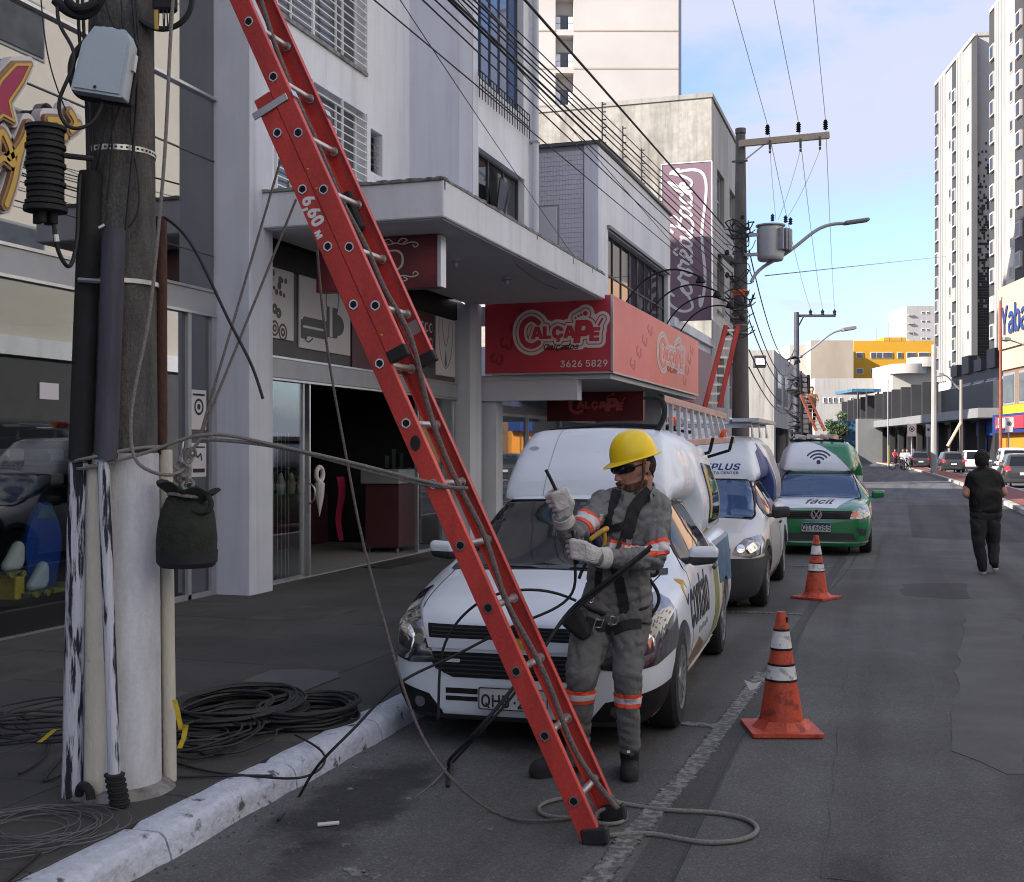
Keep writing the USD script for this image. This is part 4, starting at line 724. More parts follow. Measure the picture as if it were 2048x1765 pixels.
# ================================================================ right-hand side and the distance
HW = np.array([-math.sin(math.radians(11.5)), math.cos(math.radians(11.5)), 0]); HN = np.array([HW[1], -HW[0], 0])   # along / into the right-hand frontage
def frame_box(mb, o, a0, a1, b0, b1, z0, z1, u=HW, w=HN):
    """box in a turned frame: a along the street, b away from it"""
    c = o + u * (a0 + a1) / 2 + w * (b0 + b1) / 2 + CU * (z0 + z1) / 2
    return mb.obox(c, (abs(a1 - a0), abs(b1 - b0), abs(z1 - z0)), np.stack([u, w, CU], 1))
# --- twin towers behind the dark arcade
def along(px, o):  # distance along HW from o where the vertical plane meets pixel column px
    r = ray(px, 900)[:2]; Mx = np.array([[HW[0], -r[0]], [HW[1], -r[1]]]); s = np.linalg.solve(Mx, -o[:2]); return s[0]
TO = np.array([11.3, 126.6, 0])
tw = thing('striped_tower', 'white high-rise with grey ribs and a black mosaic stripe, farther of the pair', 'tower', tuple(TO + HW * 20))
a0, a1 = along(1951, TO), along(1871, TO); top1 = 1.65 + (900 - 66) / 2400 * float((TO + HW * a0 - CP) @ CF)
put('core', frame_box(MB(), TO, a0, a1, 0.02, 16, 0.1, top1 - 0.4), 'far_white', tw); put('roof_slab', frame_box(MB(), TO, a0 - 0.2, a1 + 0.2, -0.15, 16, top1 - 0.4, top1), 'far_white', tw)
def bandp(par, p0, p1, m, proud, top, z0=10.0, name='rib'):
    q0, q1 = along(p0, TO), along(p1, TO); put(name, frame_box(MB(), TO, q1, q0, -proud, 0.02, z0, top), m, par, False)
def cp3(x): return 1400 + x / 3.151
def tower_window(par, px, z, framed, a_=None):
    a = along(px, TO); f = MB(); pr = 0.28 if framed else 0.03
    hw = 0.78 if framed else 0.62
    for q in ((-hw, -hw + .16, -hw + .16, hw - .16), (hw - .16, hw, -hw + .16, hw - .16)): frame_box(f, TO, a + q[0], a + q[1], -pr, 0.02, z + q[2], z + q[3])
    for q in ((-hw, hw, -hw, -hw + .16), (-hw, hw, hw - .16, hw)): frame_box(f, TO, a + q[0], a + q[1], -pr, 0.02, z + q[2], z + q[3])
    w = put('window', f, 'far_white' if framed else 'far_beige', par, False); put('pane', frame_box(MB(), TO, a - hw + .16, a + hw - .16, -pr + 0.02, 0.015, z - hw + .16, z + hw - .16), 'pane_dark' if rnd.random() < 0.8 else 'far_beige', w, False)
mat('pane_dark', (0.02, 0.021, 0.024), 0.15, spec=0.4)
def tower_face(par, top, bands, cols, fl, n, z1):
    for p0, p1, m, pr in bands: bandp(par, cp3(p0), cp3(p1), m, pr, top)
    for px, fr, off in cols:
        for k in range(n):
            z = z1 + off + k * fl
            if z < top - 2.6: tower_window(par, cp3(px), z, fr)
tower_face(tw, top1 - 0.4, [(1481, 1514, 'tower_grey', 0.03), (1516, 1523, 'far_white', 0.22), (1523, 1531, 'tower_grey', 0.03), (1531, 1537, 'far_white', 0.22), (1537, 1545, 'tower_grey', 0.03), (1545, 1551, 'far_white', 0.22), (1590, 1624, 'tower_grey', 0.03), (1626, 1632, 'far_white', 0.22), (1632, 1641, 'tower_grey', 0.03), (1641, 1647, 'far_white', 0.22), (1647, 1656, 'tower_grey', 0.03), (1656, 1662, 'far_white', 0.22), (1712, 1749, 'tower_grey', 0.03)],
           [(1500, True, 0.0), (1575, False, 1.1), (1610, True, 0.3), (1690, False, 0.9)], 2.93, 14, 10.8)
# mosaic flank facing the camera
mo = put('mosaic_flank', frame_box(MB(), TO, a0 - 0.05, a0, 0.2, 10, 8.0, top1 - 0.4), 'white_tile', tw, False)
rm = random.Random(12); bt = MB()
for i in range(118):
    for j in range(11):
        z = 9.0 + i * 0.30; t = (z - 9) / 36.0; p = 0.98 if t < 0.16 else 0.98 - 1.12 * (t - 0.16) / 0.74
        if rm.random() < p * (0.75 + 0.5 * meshkit.noise([[i * 0.35, j * 0.5, 1.0]])[0]) and z < top1 - 4: frame_box(bt, TO, a0 - 0.09, a0 - 0.05, 0.22 + j * 0.2, 0.22 + j * 0.2 + 0.18, z, z + 0.27)
put('mosaic_tiles', bt, 'black_tile', tw, False, kind='stuff')
tw2 = thing('striped_tower', 'white high-rise with boxed square windows at the right edge, nearer of the pair', 'tower', tuple(TO))
b0_, b1_ = along(2110, TO), along(1982, TO); top2 = 1.65 + (900 + 40) / 2400 * 119
put('core', frame_box(MB(), TO, b0_, b1_, 0.02, 16, 0.1, top2 - 0.4), 'far_white', tw2); put('roof_slab', frame_box(MB(), TO, b0_ - 0.2, b1_ + 0.2, -0.15, 16, top2 - 0.4, top2), 'far_white', tw2)
LB = b1_ - b0_
tower_face(tw2, top2 - 0.4, [(1824, 1866, 'tower_grey', 0.03), (1870, 1877, 'far_white', 0.22), (1877, 1884, 'tower_grey', 0.03), (1884, 1890, 'far_white', 0.22), (1893, 1900, 'tower_grey', 0.03), (1900, 1908, 'far_white', 0.22), (1910, 1918, 'tower_grey', 0.03), (1918, 1926, 'far_white', 0.22), (1985, 2042, 'tower_grey', 0.03)],
           [(1852, True, 0.5), (1962, False, 0.0), (2019, True, 0.8)], 2.93, 15, 10.6)
# --- dark arcade in front of the towers
AO = np.array([7.9, 107.6, 0])
def al(px): return along(px, AO)
ar = thing('dark_arcade', 'long low black arcade with projecting fins along the right pavement', 'building', tuple(AO + HW * 20))
pod0, pod1, far1 = al(1996), al(1872), al(1690)
put('upper_wall', frame_box(MB(), AO, pod0, far1, 0.6, 9, 4.6, 7.6), 'mall_black', ar); put('ground_wall', frame_box(MB(), AO, pod0, far1, 3.0, 9, 0.12, 4.6), 'black', ar)
put('slab_edge', frame_box(MB(), AO, pod0, far1, -1.6, 3.2, 4.35, 5.15), 'mall_grey', ar)
put('podium', frame_box(MB(), AO, pod0, pod1, 1.5, 9, 5.15, 8.9), 'mall_black', ar)
for k in range(5):
    a = pod0 + (pod1 - pod0) * (k + 0.5) / 5
    v = put('vent_panel', frame_box(MB(), AO, a - 1.7, a + 1.7, 1.3, 1.5, 5.5, 8.0), 'mall_grey', ar, False)
    for q in range(7): put('vent_slat', frame_box(MB(), AO, a - 1.6, a + 1.6, 1.15, 1.3, 5.65 + q * 0.33, 5.8 + q * 0.33), 'alu_grey', v, False)
    put('parapet_block', frame_box(MB(), AO, a - 1.2, a + 1.3, 1.2, 2, 8.9, 10.0 + 0.6 * (k % 2)), 'mall_black', ar)
for k in range(11):
    a = pod1 + (far1 - pod1) * (k + 0.3) / 11; put('fin', frame_box(MB(), AO, a, a + 0.4, -1.0, 0.6, 5.15, 8.6), 'mall_black', ar)
    put('window', frame_box(MB(), AO, a + 0.9, a + 3.6, 0.5, 0.6, 5.4, 7.3), 'pane_grey', ar, False)
for k in range(16):
    a = pod0 + (far1 - pod0) * (k + 0.2) / 16; put('column', frame_box(MB(), AO, a, a + 0.55, 0.0, 0.55, 0.12, 4.35), 'mall_black', ar)
    put('shutter', frame_box(MB(), AO, a + 0.9, a + 3.4, 2.85, 3.0, 0.12, 3.9), ('black', 'mall_grey', 'mall_black', 'black')[k % 4], ar, False)
put('shop_fascia', frame_box(MB(), AO, pod0, pod0 + 9, 0.6, 0.7, 2.9, 4.3), 'shop_blue', ar)
for k in range(3): put('roller_door', frame_box(MB(), AO, pod0 + 1 + k * 2.8, pod0 + 3.2 + k * 2.8, 0.9, 1.0, 0.12, 2.9), 'shop_blue' if k != 1 else 'mall_black', ar)
# --- sign-boarded building at the right edge
yb = thing('billboard_building', 'brown building with a pale orange board lettered in purple at the right edge', 'building', tuple(AO))
e0 = al(1999)
put('wall', frame_box(MB(), AO, e0 - 26, e0, 0.3, 12, 0.12, 15.1), 'brown_print', yb); 
bd1 = put('board', frame_box(MB(), AO, e0 - 26, e0 - 0.1, -0.1, 0.3, 9.9, 15.0), 'shop_board', yb) if 'shop_board' in M else None
mat('shop_board', (0.62, 0.40, 0.26), 0.6, var=0.03, scale=0.5)
bd1 = put('board', frame_box(MB(), AO, e0 - 26, e0 - 0.1, -0.1, 0.3, 9.9, 15.0), 'shop_board', yb)
T = affinity.translate(tshape('Yaba', 2.3, 600, squeeze=0.86, centre=False), 0, 0)
put('lettering', MB().ext(T, AO + HW * (e0 - 0.9) - HN * 0.16 + CU * 11.0, -HW, CU, 0.05), 'ink_blue', bd1, False)
put('mid_band', frame_box(MB(), AO, e0 - 26, e0 - 0.1, 0.1, 0.3, 8.2, 9.85), 'far_beige', yb)
for k in range(4):
    w = put('window', frame_box(MB(), AO, e0 - 3.6 - k * 4.2, e0 - 0.5 - k * 4.2, 0.15, 0.3, 5.3, 7.9), 'alu_grey', yb, False); put('pane', frame_box(MB(), AO, e0 - 3.4 - k * 4.2, e0 - 0.7 - k * 4.2, 0.1, 0.15, 5.5, 7.7), 'pane_grey', w, False)
put('yellow_fascia', frame_box(MB(), AO, e0 - 26, e0 - 2.0, -0.4, 0.3, 4.5, 5.2), 'yellow', yb); put('blue_fascia', frame_box(MB(), AO, e0 - 26, e0 - 0.5, -0.7, 0.3, 3.0, 4.5), 'ink_blue', yb)
rb = put('red_sign', frame_box(MB(), AO, e0 - 9, e0 - 1.6, -0.8, -0.7, 3.3, 4.3), 'sign_red', yb, False); put('lettering', MB().ext(tshape('IZAKAIA', 0.72, 800, slant=0.2, centre=False, squeeze=0.95), AO + HW * (e0 - 2.3) - HN * 0.81 + CU * 3.45, -HW, CU, 0.03), 'white_paint', rb, False)
put('orange_front', frame_box(MB(), AO, e0 - 26, e0 - 0.5, 0.0, 0.29, 0.12, 3.0), 'shop_orange', yb)
# --- big cream block across the street, outside the frame: it shows in the shop glass
ob = thing('opposite_block', 'cream block across the street mirrored in the shop glass', 'building', (13, 20, 0))
put('wall', MB().box(12.6, 26, -34, 41.3, 0.12, 26), 'far_cream', ob); put('dark_band', MB().box(12.45, 12.6, -34, 41.25, 0.2, 4.6), 'dark_grey', ob); put('ledge', MB().box(12.3, 12.6, -34, 41.2, 4.6, 5.2), 'white_wall', ob)
for i in range(5):
    for j in range(12): w = put('window', MB().box(12.55, 12.6, -30 + j * 6.0, -27.6 + j * 6.0, 7 + i * 3.6, 8.8 + i * 3.6), 'alu_grey', ob, False); put('pane', MB().box(12.5, 12.55, -29.9 + j * 6.0, -27.7 + j * 6.0, 7.1 + i * 3.6, 8.7 + i * 3.6), 'pane_grey', w, False)
lb = thing('corner_block', 'grey block behind the viewpoint on the shop side', 'building', (-14, -22, 0))
put('wall', MB().box(-24, -6.9, -45, -8.1, 0.1, 17), 'grey_wall', lb)
# --- white tower behind the left roofs
sb_ = put('shop_blind', MB().box(12.40, 12.45, 8, 14, 0.6, 3.6), 'rust_red', ob); put('shop_blind', MB().box(12.40, 12.45, 24, 29, 0.6, 3.2), 'far_beige', ob)
wt = thing('white_tower', 'tall cream-white tower with one recessed column of windows above the left roofs', 'tower', tuple(atd(1208, 900, 93) * [1, 1, 0]))
O = atd(1357, 900, 93) * [1, 1, 0]; u_ = -CR; v_ = CF
def tb(m, a0, a1, b0, b1, z0, z1): return frame_box(m, O, a0, a1, b0, b1, z0, z1, u_, v_)
pxm = 93 / 2400
rc0, rc1 = (1357 - 1147) * pxm, (1357 - 1111) * pxm
put('wall', tb(tb(tb(MB(), 0, rc0, 0, 12, 20, 44), rc1, 15, 0, 12, 20, 44), rc0, rc1, 1.2, 12, 20, 44), 'tower_white', wt)
put('corner_pipe', tb(MB(), -0.25, -0.02, 0.2, 0.5, 20, 44), 'alu_grey', wt)
for k in range(6):
    zf = 1.65 + (900 - 62) * pxm - 2.92 * 2 + k * 2.92 - 0.0
    put('floor_joint', tb(tb(MB(), 0.0, rc0, -0.03, 0.0, zf - 0.06, zf + 0.06), rc1, 15, -0.03, 0, zf - 0.06, zf + 0.06), 'far_beige', wt, False)
    zb = zf - 0.35
    put('recess_sill', tb(MB(), rc0, rc1, 0.0, 1.2, zb, zb + 0.45), 'tower_white', wt)
    w = put('window', tb(MB(), rc0 + 0.25, rc1 - 0.2, 1.08, 1.2, zb + 0.45, zb + 2.0), 'alu_grey', wt, False); put('pane', tb(MB(), rc0 + 0.35, rc1 - 0.3, 1.0, 1.08, zb + 0.5, zb + 1.9), 'pane_grey', w, False)
    for a in (rc0 + 0.05, rc1 - 0.38):
        for zz in (0.5, 1.05): put('air_conditioner', tb(MB(), a, a + 0.34, 0.35, 0.8, zb + zz, zb + zz + 0.5), 'white_paint', wt, False)
# --- yellow block, beige flank, small white tower in the far distance
def far_box(name, label, cat, x0, x1, y0, y1, d, m, dep=14, ang=0.0):
    t = thing(name, label, cat, tuple(atd((x0 + x1) / 2, 900, d) * [1, 1, 0])); o = atd(x0, 900, d) * [1, 1, 0]; w = (x1 - x0) * d / 2400
    put('wall', frame_box(MB(), o, 0, w, 0, dep, 0 if y1 >= 895 else 1.65 + (900 - y1) * d / 2400, 1.65 + (900 - y0) * d / 2400, CR, CF), m, t); return t, o, d
def far_win(t, o, d, x0, px0, px1, y0, y1, n=0, m='pane_grey'):
    a0, a1 = (px0 - x0) * d / 2400, (px1 - x0) * d / 2400; z1, z0 = 1.65 + (900 - y0) * d / 2400, 1.65 + (900 - y1) * d / 2400
    w = put('window', frame_box(MB(), o, a0, a1, -0.12, 0.0, z0, z1, CR, CF), 'white_paint', t, False)
    n = n or max(1, int((a1 - a0) / 1.0)); s = (a1 - a0) / n
    for k in range(n): put('pane', frame_box(MB(), o, a0 + s * k + 0.07, a0 + s * (k + 1) - 0.07, -0.16, -0.12, z0 + 0.08, z1 - 0.08, CR, CF), m, w, False)
t, o, d = far_box('yellow_block', 'yellow apartment block with white-framed windows in the far distance', 'building', 1708, 1868, 682, 900, 214, 'far_yellow')
put('parapet', frame_box(MB(), o, 60 * d / 2400, 104 * d / 2400, 0, 14, 21.0, 21.7, CR, CF), 'far_yellow', t)
for y in (705, 737):
    for p0, p1 in ((1713, 1726), (1741, 1764), (1765, 1785), (1794, 1804), (1813, 1832), (1836, 1858)): far_win(t, o, d, 1708, p0, p1, y, y + 12)
for k in range(5): put('antenna', MB().tube([o + CR * (4 + k * 2.2) + CU * 21, o + CR * (4 + k * 2.2) + CU * (23.5 + (k % 3))], 0.05, 5), 'alu_grey', t, False)
t, o, d = far_box('beige_flank_block', 'tall beige block with a blank stained flank left of the yellow block', 'building', 1622, 1707, 681, 900, 206, 'far_beige')
put('return_wall', frame_box(MB(), o, -3, 0, 3, 14, 0, 19.9, CR, CF), 'far_cream', t)
t, o, d = far_box('small_white_tower', 'small distant white tower block above the yellow block', 'tower', 1813, 1870, 612, 900, 300, 'far_white')
for y in (624, 641, 658, 675):
    for p0, p1 in ((1843, 1848), (1853, 1858)): far_win(t, o, d, 1813, p0, p1, y, y + 4, 1)
    put('balcony', frame_box(MB(), o, 0.3, 1.6, -0.5, 0, 1.65 + (900 - y - 8) * d / 2400, 1.65 + (900 - y - 5) * d / 2400, CR, CF), 'far_white', t, False)
t, o, d = far_box('cream_shop_block', 'low cream block with small windows in the distance before the yellow block', 'building', 1630, 1772, 757, 900, 185, 'far_white', 10)
for p in (1646, 1656, 1666, 1678, 1700): far_win(t, o, d, 1630, p, p + 5, 795, 806, 1)
t, o, d = far_box('rounded_balcony_block', 'pale block with curved white balconies above the dark arcade', 'building', 1786, 1872, 728, 900, 176, 'far_cream', 10)
for x, y in ((1816, 735), (1850, 722)): put('balcony', MB().lathe([(0, 0), (2.6, 0), (2.6, 1.4), (0, 1.4)], o + CR * (x - 1786) * d / 2400 + CU * (1.65 + (900 - y) * d / 2400 - 1.0), 24), 'far_white', t)
t, o, d = far_box('blue_roof_shed', 'blue-edged flat roof shelter on posts in the distance', 'shelter', 1704, 1762, 778, 784, 150, 'teal_print', 8)
for p in (1716, 1733, 1756): put('post', MB().cyl(o + CR * (p - 1704) * d / 2400, o + CR * (p - 1704) * d / 2400 + CU * 8.9, 0.12, n=8), 'mall_black', t)
t, o, d = far_box('mural_wall', 'low wall with a blue mural at the end of the street', 'wall', 1662, 1714, 842, 897, 150, 'teal_print', 1)
t, o, d = far_box('hoarding', 'grey metal hoarding in front of the dark arcade', 'hoarding', 1716, 1765, 838, 897, 146, 'mall_grey', 1)
t, o, d = far_box('dark_site_panel', 'tall black panel standing behind the second pole', 'panel', 1519, 1556, 799, 860, 70, 'black', 0.4)
put('leg', frame_box(MB(), o, 0.2, 0.3, 0, 0.1, 0, 3, CR, CF), 'black', t); put('leg', frame_box(MB(), o, 0.8, 0.9, 0, 0.1, 0, 3, CR, CF), 'black', t)
# left-hand row beyond the concrete building
for k, (nm, lab, y0, y1, zt, mm, xo) in enumerate((('pale_shop_row', 'pale two-storey shop row beyond the concrete building', 60.5, 84, 6.6, 'grey_concrete', -5.2), ('grey_shop_row', 'grey low shop row farther along the left pavement', 84.5, 118, 5.6, 'grey_concrete', -6.0), ('last_shop_row', 'last low pale row where the street bends left', 119, 170, 6.4, 'far_cream', -8.0))):
    t = thing(nm, lab, 'building', (xo, (y0 + y1) / 2, 0)); X = xo + float(sh((y0 + y1) / 2))
    put('wall', MB().box(X - 12, X, y0, y1, 0.1, zt), mm, t)
    for j in range(int((y1 - y0) / 4)):
        w = put('window', MB().box(X, X + 0.06, y0 + 1 + j * 4, y0 + 3.2 + j * 4, zt * 0.58, zt * 0.85), 'alu_grey', t, False); put('pane', MB().box(X + 0.06, X + 0.08, y0 + 1.1 + j * 4, y0 + 3.1 + j * 4, zt * 0.6, zt * 0.83), 'pane_grey', w, False)
    put('shop_opening', MB().box(X, X + 0.05, y0 + 0.8, y1 - 0.8, 0.15, zt * 0.42), 'dark_glass', t)
sg_ = thing('wall_sign', 'small black and white projecting sign box past the second pole', 'sign', (-4.2, 52, 6)); q = atd(1519, 724, 52)
put('box', MB().obox(q, (0.5, 0.3, 0.52), rz(YAW), 0.01), 'mall_black', sg_); put('face', MB().obox(q - CF * 0.17 , (0.4, 0.02, 0.3), rz(YAW)), 'white_paint', sg_)
# trees where the street bends
def leafball(mb, c, R, n, s, rg):
    for i in range(n):
        d = rg.normal(size=3); d /= np.linalg.norm(d); p = c + d * R * rg.uniform(0.35, 1.0) ** 0.5 * [1, 1, 0.85]
        a = rg.normal(size=3); a /= np.linalg.norm(a); b = np.cross(a, rg.normal(size=3)); b /= np.linalg.norm(b); e = s * rg.uniform(0.6, 1.3)
        mb.add([p - a * e, p + b * e * 0.5, p + a * e, p - b * e * 0.5], [[0, 1, 2, 3]])
def tree(label, px, d, zt, R, mm='leaf', seed=1, name='street_tree'):
    rg = np.random.default_rng(seed); b = atd(px, 900, d) * [1, 1, 0]; t = thing(name, label, 'tree', tuple(b)); H = zt - R
    tr = MB().tube(spline([b, b + [0.1, 0, H * 0.5], b + [0, 0.1, H]], 8), np.linspace(0.16, 0.07, 8), 7)
    for k in range(6):
        e = rg.normal(size=3) * R * 0.6; e[2] = abs(e[2]); tr.tube([b + [0, 0, H * 0.75], b + [0, 0, H] + e], [0.06, 0.02], 5)
    put('trunk', tr, 'bark', t); cr = MB()
    for k in range(14):
        c = b + [0, 0, zt - R] + rg.normal(size=3) * R * 0.5; leafball(cr, c, R * 0.5, 170, R * 0.11, rg)
    put('crown', cr, mm, t, False)
tree('dark leafy street tree beyond the third pole', 1558, 92, 5.6, 1.7, 'leaf', 2); tree('small pale green tree before the cream block', 1672, 150, 5.4, 1.4, 'leaf_b', 3); tree('low bushy tree at the left bend of the street', 1542, 120, 6.0, 2.0, 'leaf', 5)
# ================================================================ near pole with its conduits and boxes
PC = atd(243, 1600, 5.42); PC[2] = 0.12
def pp(px, py, d): return atd(px, py, d)
po = thing('utility_pole', 'near concrete utility pole with whitewashed foot and conduits strapped to it', 'pole', tuple(PC))
zz = np.linspace(1.62, 10.0, 30); put('shaft', MB().tube([PC + [0, 0, z - 0.12] for z in zz], 0.171 - 0.0085 * (zz - 0.12), 36), 'pole_concrete', po)
zz = np.linspace(0.10, 1.635, 24); put('painted_foot', MB().tube([PC + [0, 0, z - 0.12] for z in zz], 0.176 - 0.0085 * (zz - 0.12), 36), 'pole_paint', po)
put('footing', MB().lathe([(0.24, 0.0), (0.21, 0.025), (0.17, 0.04)], tuple(PC), 30), 'grime', po)
def vert(name, px0, py0, px1, py1, d0, d1, r, m, n=14, z=18):
    a, b = pp(px0, py0, d0), pp(px1, py1, d1); return put(name, MB().tube([a + (b - a) * t for t in np.linspace(0, 1, z)], r, n), m, po)
vert('conduit', 144, 1604, 158, 925, 5.30, 5.26, 0.045, 'flaky_paint'); vert('conduit', 160, 922, 182, 345, 5.26, 5.26, 0.050, 'black_matt')
vert('conduit', 190, 1595, 196, 930, 5.265, 5.24, 0.047, 'cream_flaky'); vert('conduit', 229, 1560, 207, 925, 5.16, 5.18, 0.026, 'flaky_paint')
vert('conduit', 212, 920, 228, 460, 5.19, 5.20, 0.050, 'conduit_grey')
vert('rust_pipe', 322, 910, 321, 435, 5.50, 5.52, 0.029, 'rust'); vert('rust_pipe', 340, 1562, 331, 900, 5.53, 5.50, 0.031, 'cream_flaky'); 
mb = MB(); a, b = pp(240, 1610, 5.13), pp(229, 1550, 5.15)
for k in range(12): c = a + (b - a) * k / 11; mb.tube([c - [0, 0, 0.004], c + [0, 0, 0.004]], 0.044 if k % 2 else 0.038, 16)
put('corrugated_sleeve', mb, 'black_matt', po); put('pipe_stub', MB().tube(spline([pp(158, 1590, 5.2), pp(165, 1572, 5.18), pp(178, 1580, 5.16), pp(182, 1600, 5.15)], 10), 0.02, 10), 'black_matt', po)
def band(z, w, r, m, holes=False):
    mb = MB().lathe([(r - 0.003, -w / 2), (r, -w / 2), (r, w / 2), (r - 0.003, w / 2)], (PC[0], PC[1], z), 40); p = put('band', mb, m, po)
    if holes:
        for k in range(40):
            a = k * 2 * PI / 40; e = P(math.cos(a), math.sin(a), 0); put('band_hole', MB().obox(P(PC[0], PC[1], z) + e * (r + 0.0005), (0.002, 0.010, 0.008), np.stack([e, [-e[1], e[0], 0], CU], 1)), 'black', p, False)
band(1.65 + 590 / 2400 * 5.42, 0.024, 0.150, 'alu', True); band(1.65 + 330 / 2400 * 5.42, 0.02, 0.163, 'alu')
put('strap', MB().tube([pp(158, 560, 5.20), pp(170, 561, 5.19), pp(204, 563, 5.18)], 0.011, 6), 'alu', po); put('strap_tag', MB().obox(pp(203, 453, 5.14), (0.028, 0.004, 0.01), rz(YAW) @ ry(-0.5)), 'white_paint', po)
def cable(name, label, pts, r=0.006, m='wire', n=40, cat='cable', parent=None, group=None):
    g = put(name, MB().tube(spline(pts, n), r, 7), m, parent or '/World', True, label=label if not parent else None, cat=cat if not parent else None, group=group); return g
for k, pts in enumerate(([(165, 0), (170, 120), (176, 345)], [(212, 0), (218, 30), (235, 65)], [(243, 0), (246, 55)], [(265, 0), (275, 150), (270, 260), (255, 430), (243, 560)], [(272, 0), (276, 90), (262, 260), (250, 460), (232, 470)], [(215, 215), (200, 300), (192, 345)], [(225, 215), (222, 330), (214, 400)], [(250, 190), (228, 250), (205, 330), (196, 345)], [(190, 0), (183, 200), (188, 345)], [(155, 0), (160, 90), (172, 200), (180, 345)])):
    cable('pole_cable', None, [pp(x, y, 5.27 - 0.035 * (195 < x < 262)) for x, y in pts], 0.0045 + 0.003 * (k in (3, 9, 0)), parent=po)
bx = thing('terminal_box', 'pale grey terminal box strapped to the near pole', 'junction box', tuple(pp(212, 133, 5.12)))
Rb = np.stack([CR, CF, CU], 1) @ ry(math.radians(9)); cB = pp(212, 133, 5.10)
hb = sg.Polygon([(-0.105, -0.125), (0.098, -0.125), (0.098, 0.10), (0.075, 0.14), (-0.05, 0.14), (-0.088, 0.07)]).buffer(0.008)
def oext(pl, c, R, th, y0): return MB().ext(pl, c + R[:, 1] * y0, R[:, 0], R[:, 2], th)
put('cover', oext(hb, cB, Rb, -0.09, -0.05).tm(oext(hb.buffer(-0.012), cB, Rb, 0.008, -0.05)), 'box_white', bx); put('back_plate', oext(hb.buffer(0.008), cB, Rb, -0.03, 0.042), 'black_matt', bx)
put('latch', oext(sbox(0.098, 0.0, 0.118, 0.07), cB, Rb, -0.03, 0.0), 'alu', bx); put('lock', oext(sg.Point(-0.01, -0.108).buffer(0.007), cB, Rb, 0.002, -0.0595), 'ink', bx)
for x in (-0.03, 0.0, 0.05): put('gland', MB().cyl(cB + Rb @ P(x, 0.0, 0.14), cB + Rb @ P(x, 0.0, 0.162), 0.014 if x else 0.02, n=12), 'box_white', bx)
cable('loose_cable', 'thick black cable curling under the terminal box and up the left of the pole', [pp(115, 0, 5.1), pp(120, 50, 5.08), pp(148, 108, 5.06), pp(126, 180, 5.05), pp(118, 215, 5.05), pp(140, 255, 5.06), pp(178, 250, 5.08), pp(205, 205, 5.1)], 0.008)
cable('loose_cable', 'black cable bundle rounding the left edge of the terminal box', [pp(185, 75, 5.14), pp(150, 110, 5.14), pp(143, 150, 5.14), pp(160, 190, 5.14), pp(205, 198, 5.14)], 0.016)
cable('loose_cable', 'thin black wire hanging left of the pole from the top edge', [pp(82, 0, 5.0), pp(92, 90, 5.0), pp(112, 170, 5.0), pp(132, 222, 5.02)], 0.003)
sc_ = thing('splice_closure', 'ribbed black splice closure hanging left of the near pole', 'splice closure', tuple(pp(90, 340, 5.0)))
pr = []; 
for k in range(13): z = 0.17 - k * 0.026; pr += [(0.075 + 0.007 * (k % 3 == 0), z), (0.075 + 0.007 * (k % 3 == 0), z - 0.016), (0.068, z - 0.018), (0.068, z - 0.025)]
pr = [(0, 0.175), (0.06, 0.175)] + pr + [(0.088, -0.165), (0.088, -0.185), (0.06, -0.19), (0.0, -0.19)]; cs = pp(91, 335, 5.0)
put('dome', MB().lathe(pr, tuple(cs), 26), 'black_matt', sc_, 50)
for x, y in ((-0.035, 0), (0.0, -0.03), (0.035, 0), (0, 0.03)): put('port', MB().cyl(cs + CR * x + CF * y + CU * -0.185, cs + CR * x + CF * y + CU * -0.235, 0.017, n=10), 'black_matt', sc_)
put('bracket', MB().tube([cs + CR * 0.07 + CU * 0.05, cs + CR * 0.16 + CU * 0.06 + CF * 0.1], 0.012, 8), 'black_matt', sc_)
cable('drop_cable', 'black drop cable looping below the splice closure with a white tag', [cs + CR * 0.035 + CU * -0.23, pp(110, 470, 5.0), pp(122, 515, 5.02), pp(135, 533, 5.05), pp(150, 505, 5.1), pp(156, 430, 5.14), pp(160, 350, 5.18)], 0.009)
put('drop_cable_tag', MB().tube([pp(112, 470, 4.99), pp(114, 484, 4.99)], 0.0105, 8), 'white_paint', label='white tag on the looping drop cable under the splice closure', cat='cable tag')
cl = thing('cable_coil', 'black cable coil hung high on the near pole, right side', 'cable coil', tuple(pp(330, 5, 5.35)))
for k in range(6):
    c = pp(325, 0, 5.33 + 0.016 * k); R_ = 0.135 - 0.004 * (k % 3); put('loop', MB().tube([c + CR * R_ * math.cos(t) + CU * R_ * math.sin(t) for t in np.linspace(0, 2 * PI, 40, endpoint=False)], 0.008, 7, closed=True), 'wire', cl)
eq = thing('pole_bracket', 'dark cable slack bracket with yellow tag near the top of the pole', 'bracket', tuple(pp(320, 10, 5.3)))
put('body', MB().obox(pp(330, 8, 5.28), (0.10, 0.06, 0.07), rz(YAW), 0.01), 'black_matt', eq); put('tag', MB().obox(pp(313, 40, 5.26), (0.02, 0.01, 0.09), rz(YAW), 0.004), 'gold', eq)
for x0, x1 in ((318, 312), (326, 330), (334, 340)): put('tie', MB().tube(spline([pp(x0, 20, 5.26), pp((x0 + x1) / 2, 60, 5.26), pp(x1, 25, 5.26)], 12), 0.003, 5), 'wire', eq)
put('slack_bundle', MB().tube(spline([pp(110, 0, 5.1), pp(140, 25, 5.12), pp(170, 30, 5.15), pp(205, -10, 5.15)], 20), 0.022, 9).tube(spline([pp(130, -10, 5.1), pp(150, 15, 5.1), pp(195, 5, 5.12)], 16), 0.018, 9), 'black_matt', label='thick black cable slack tied at the top of the near pole', cat='cable')
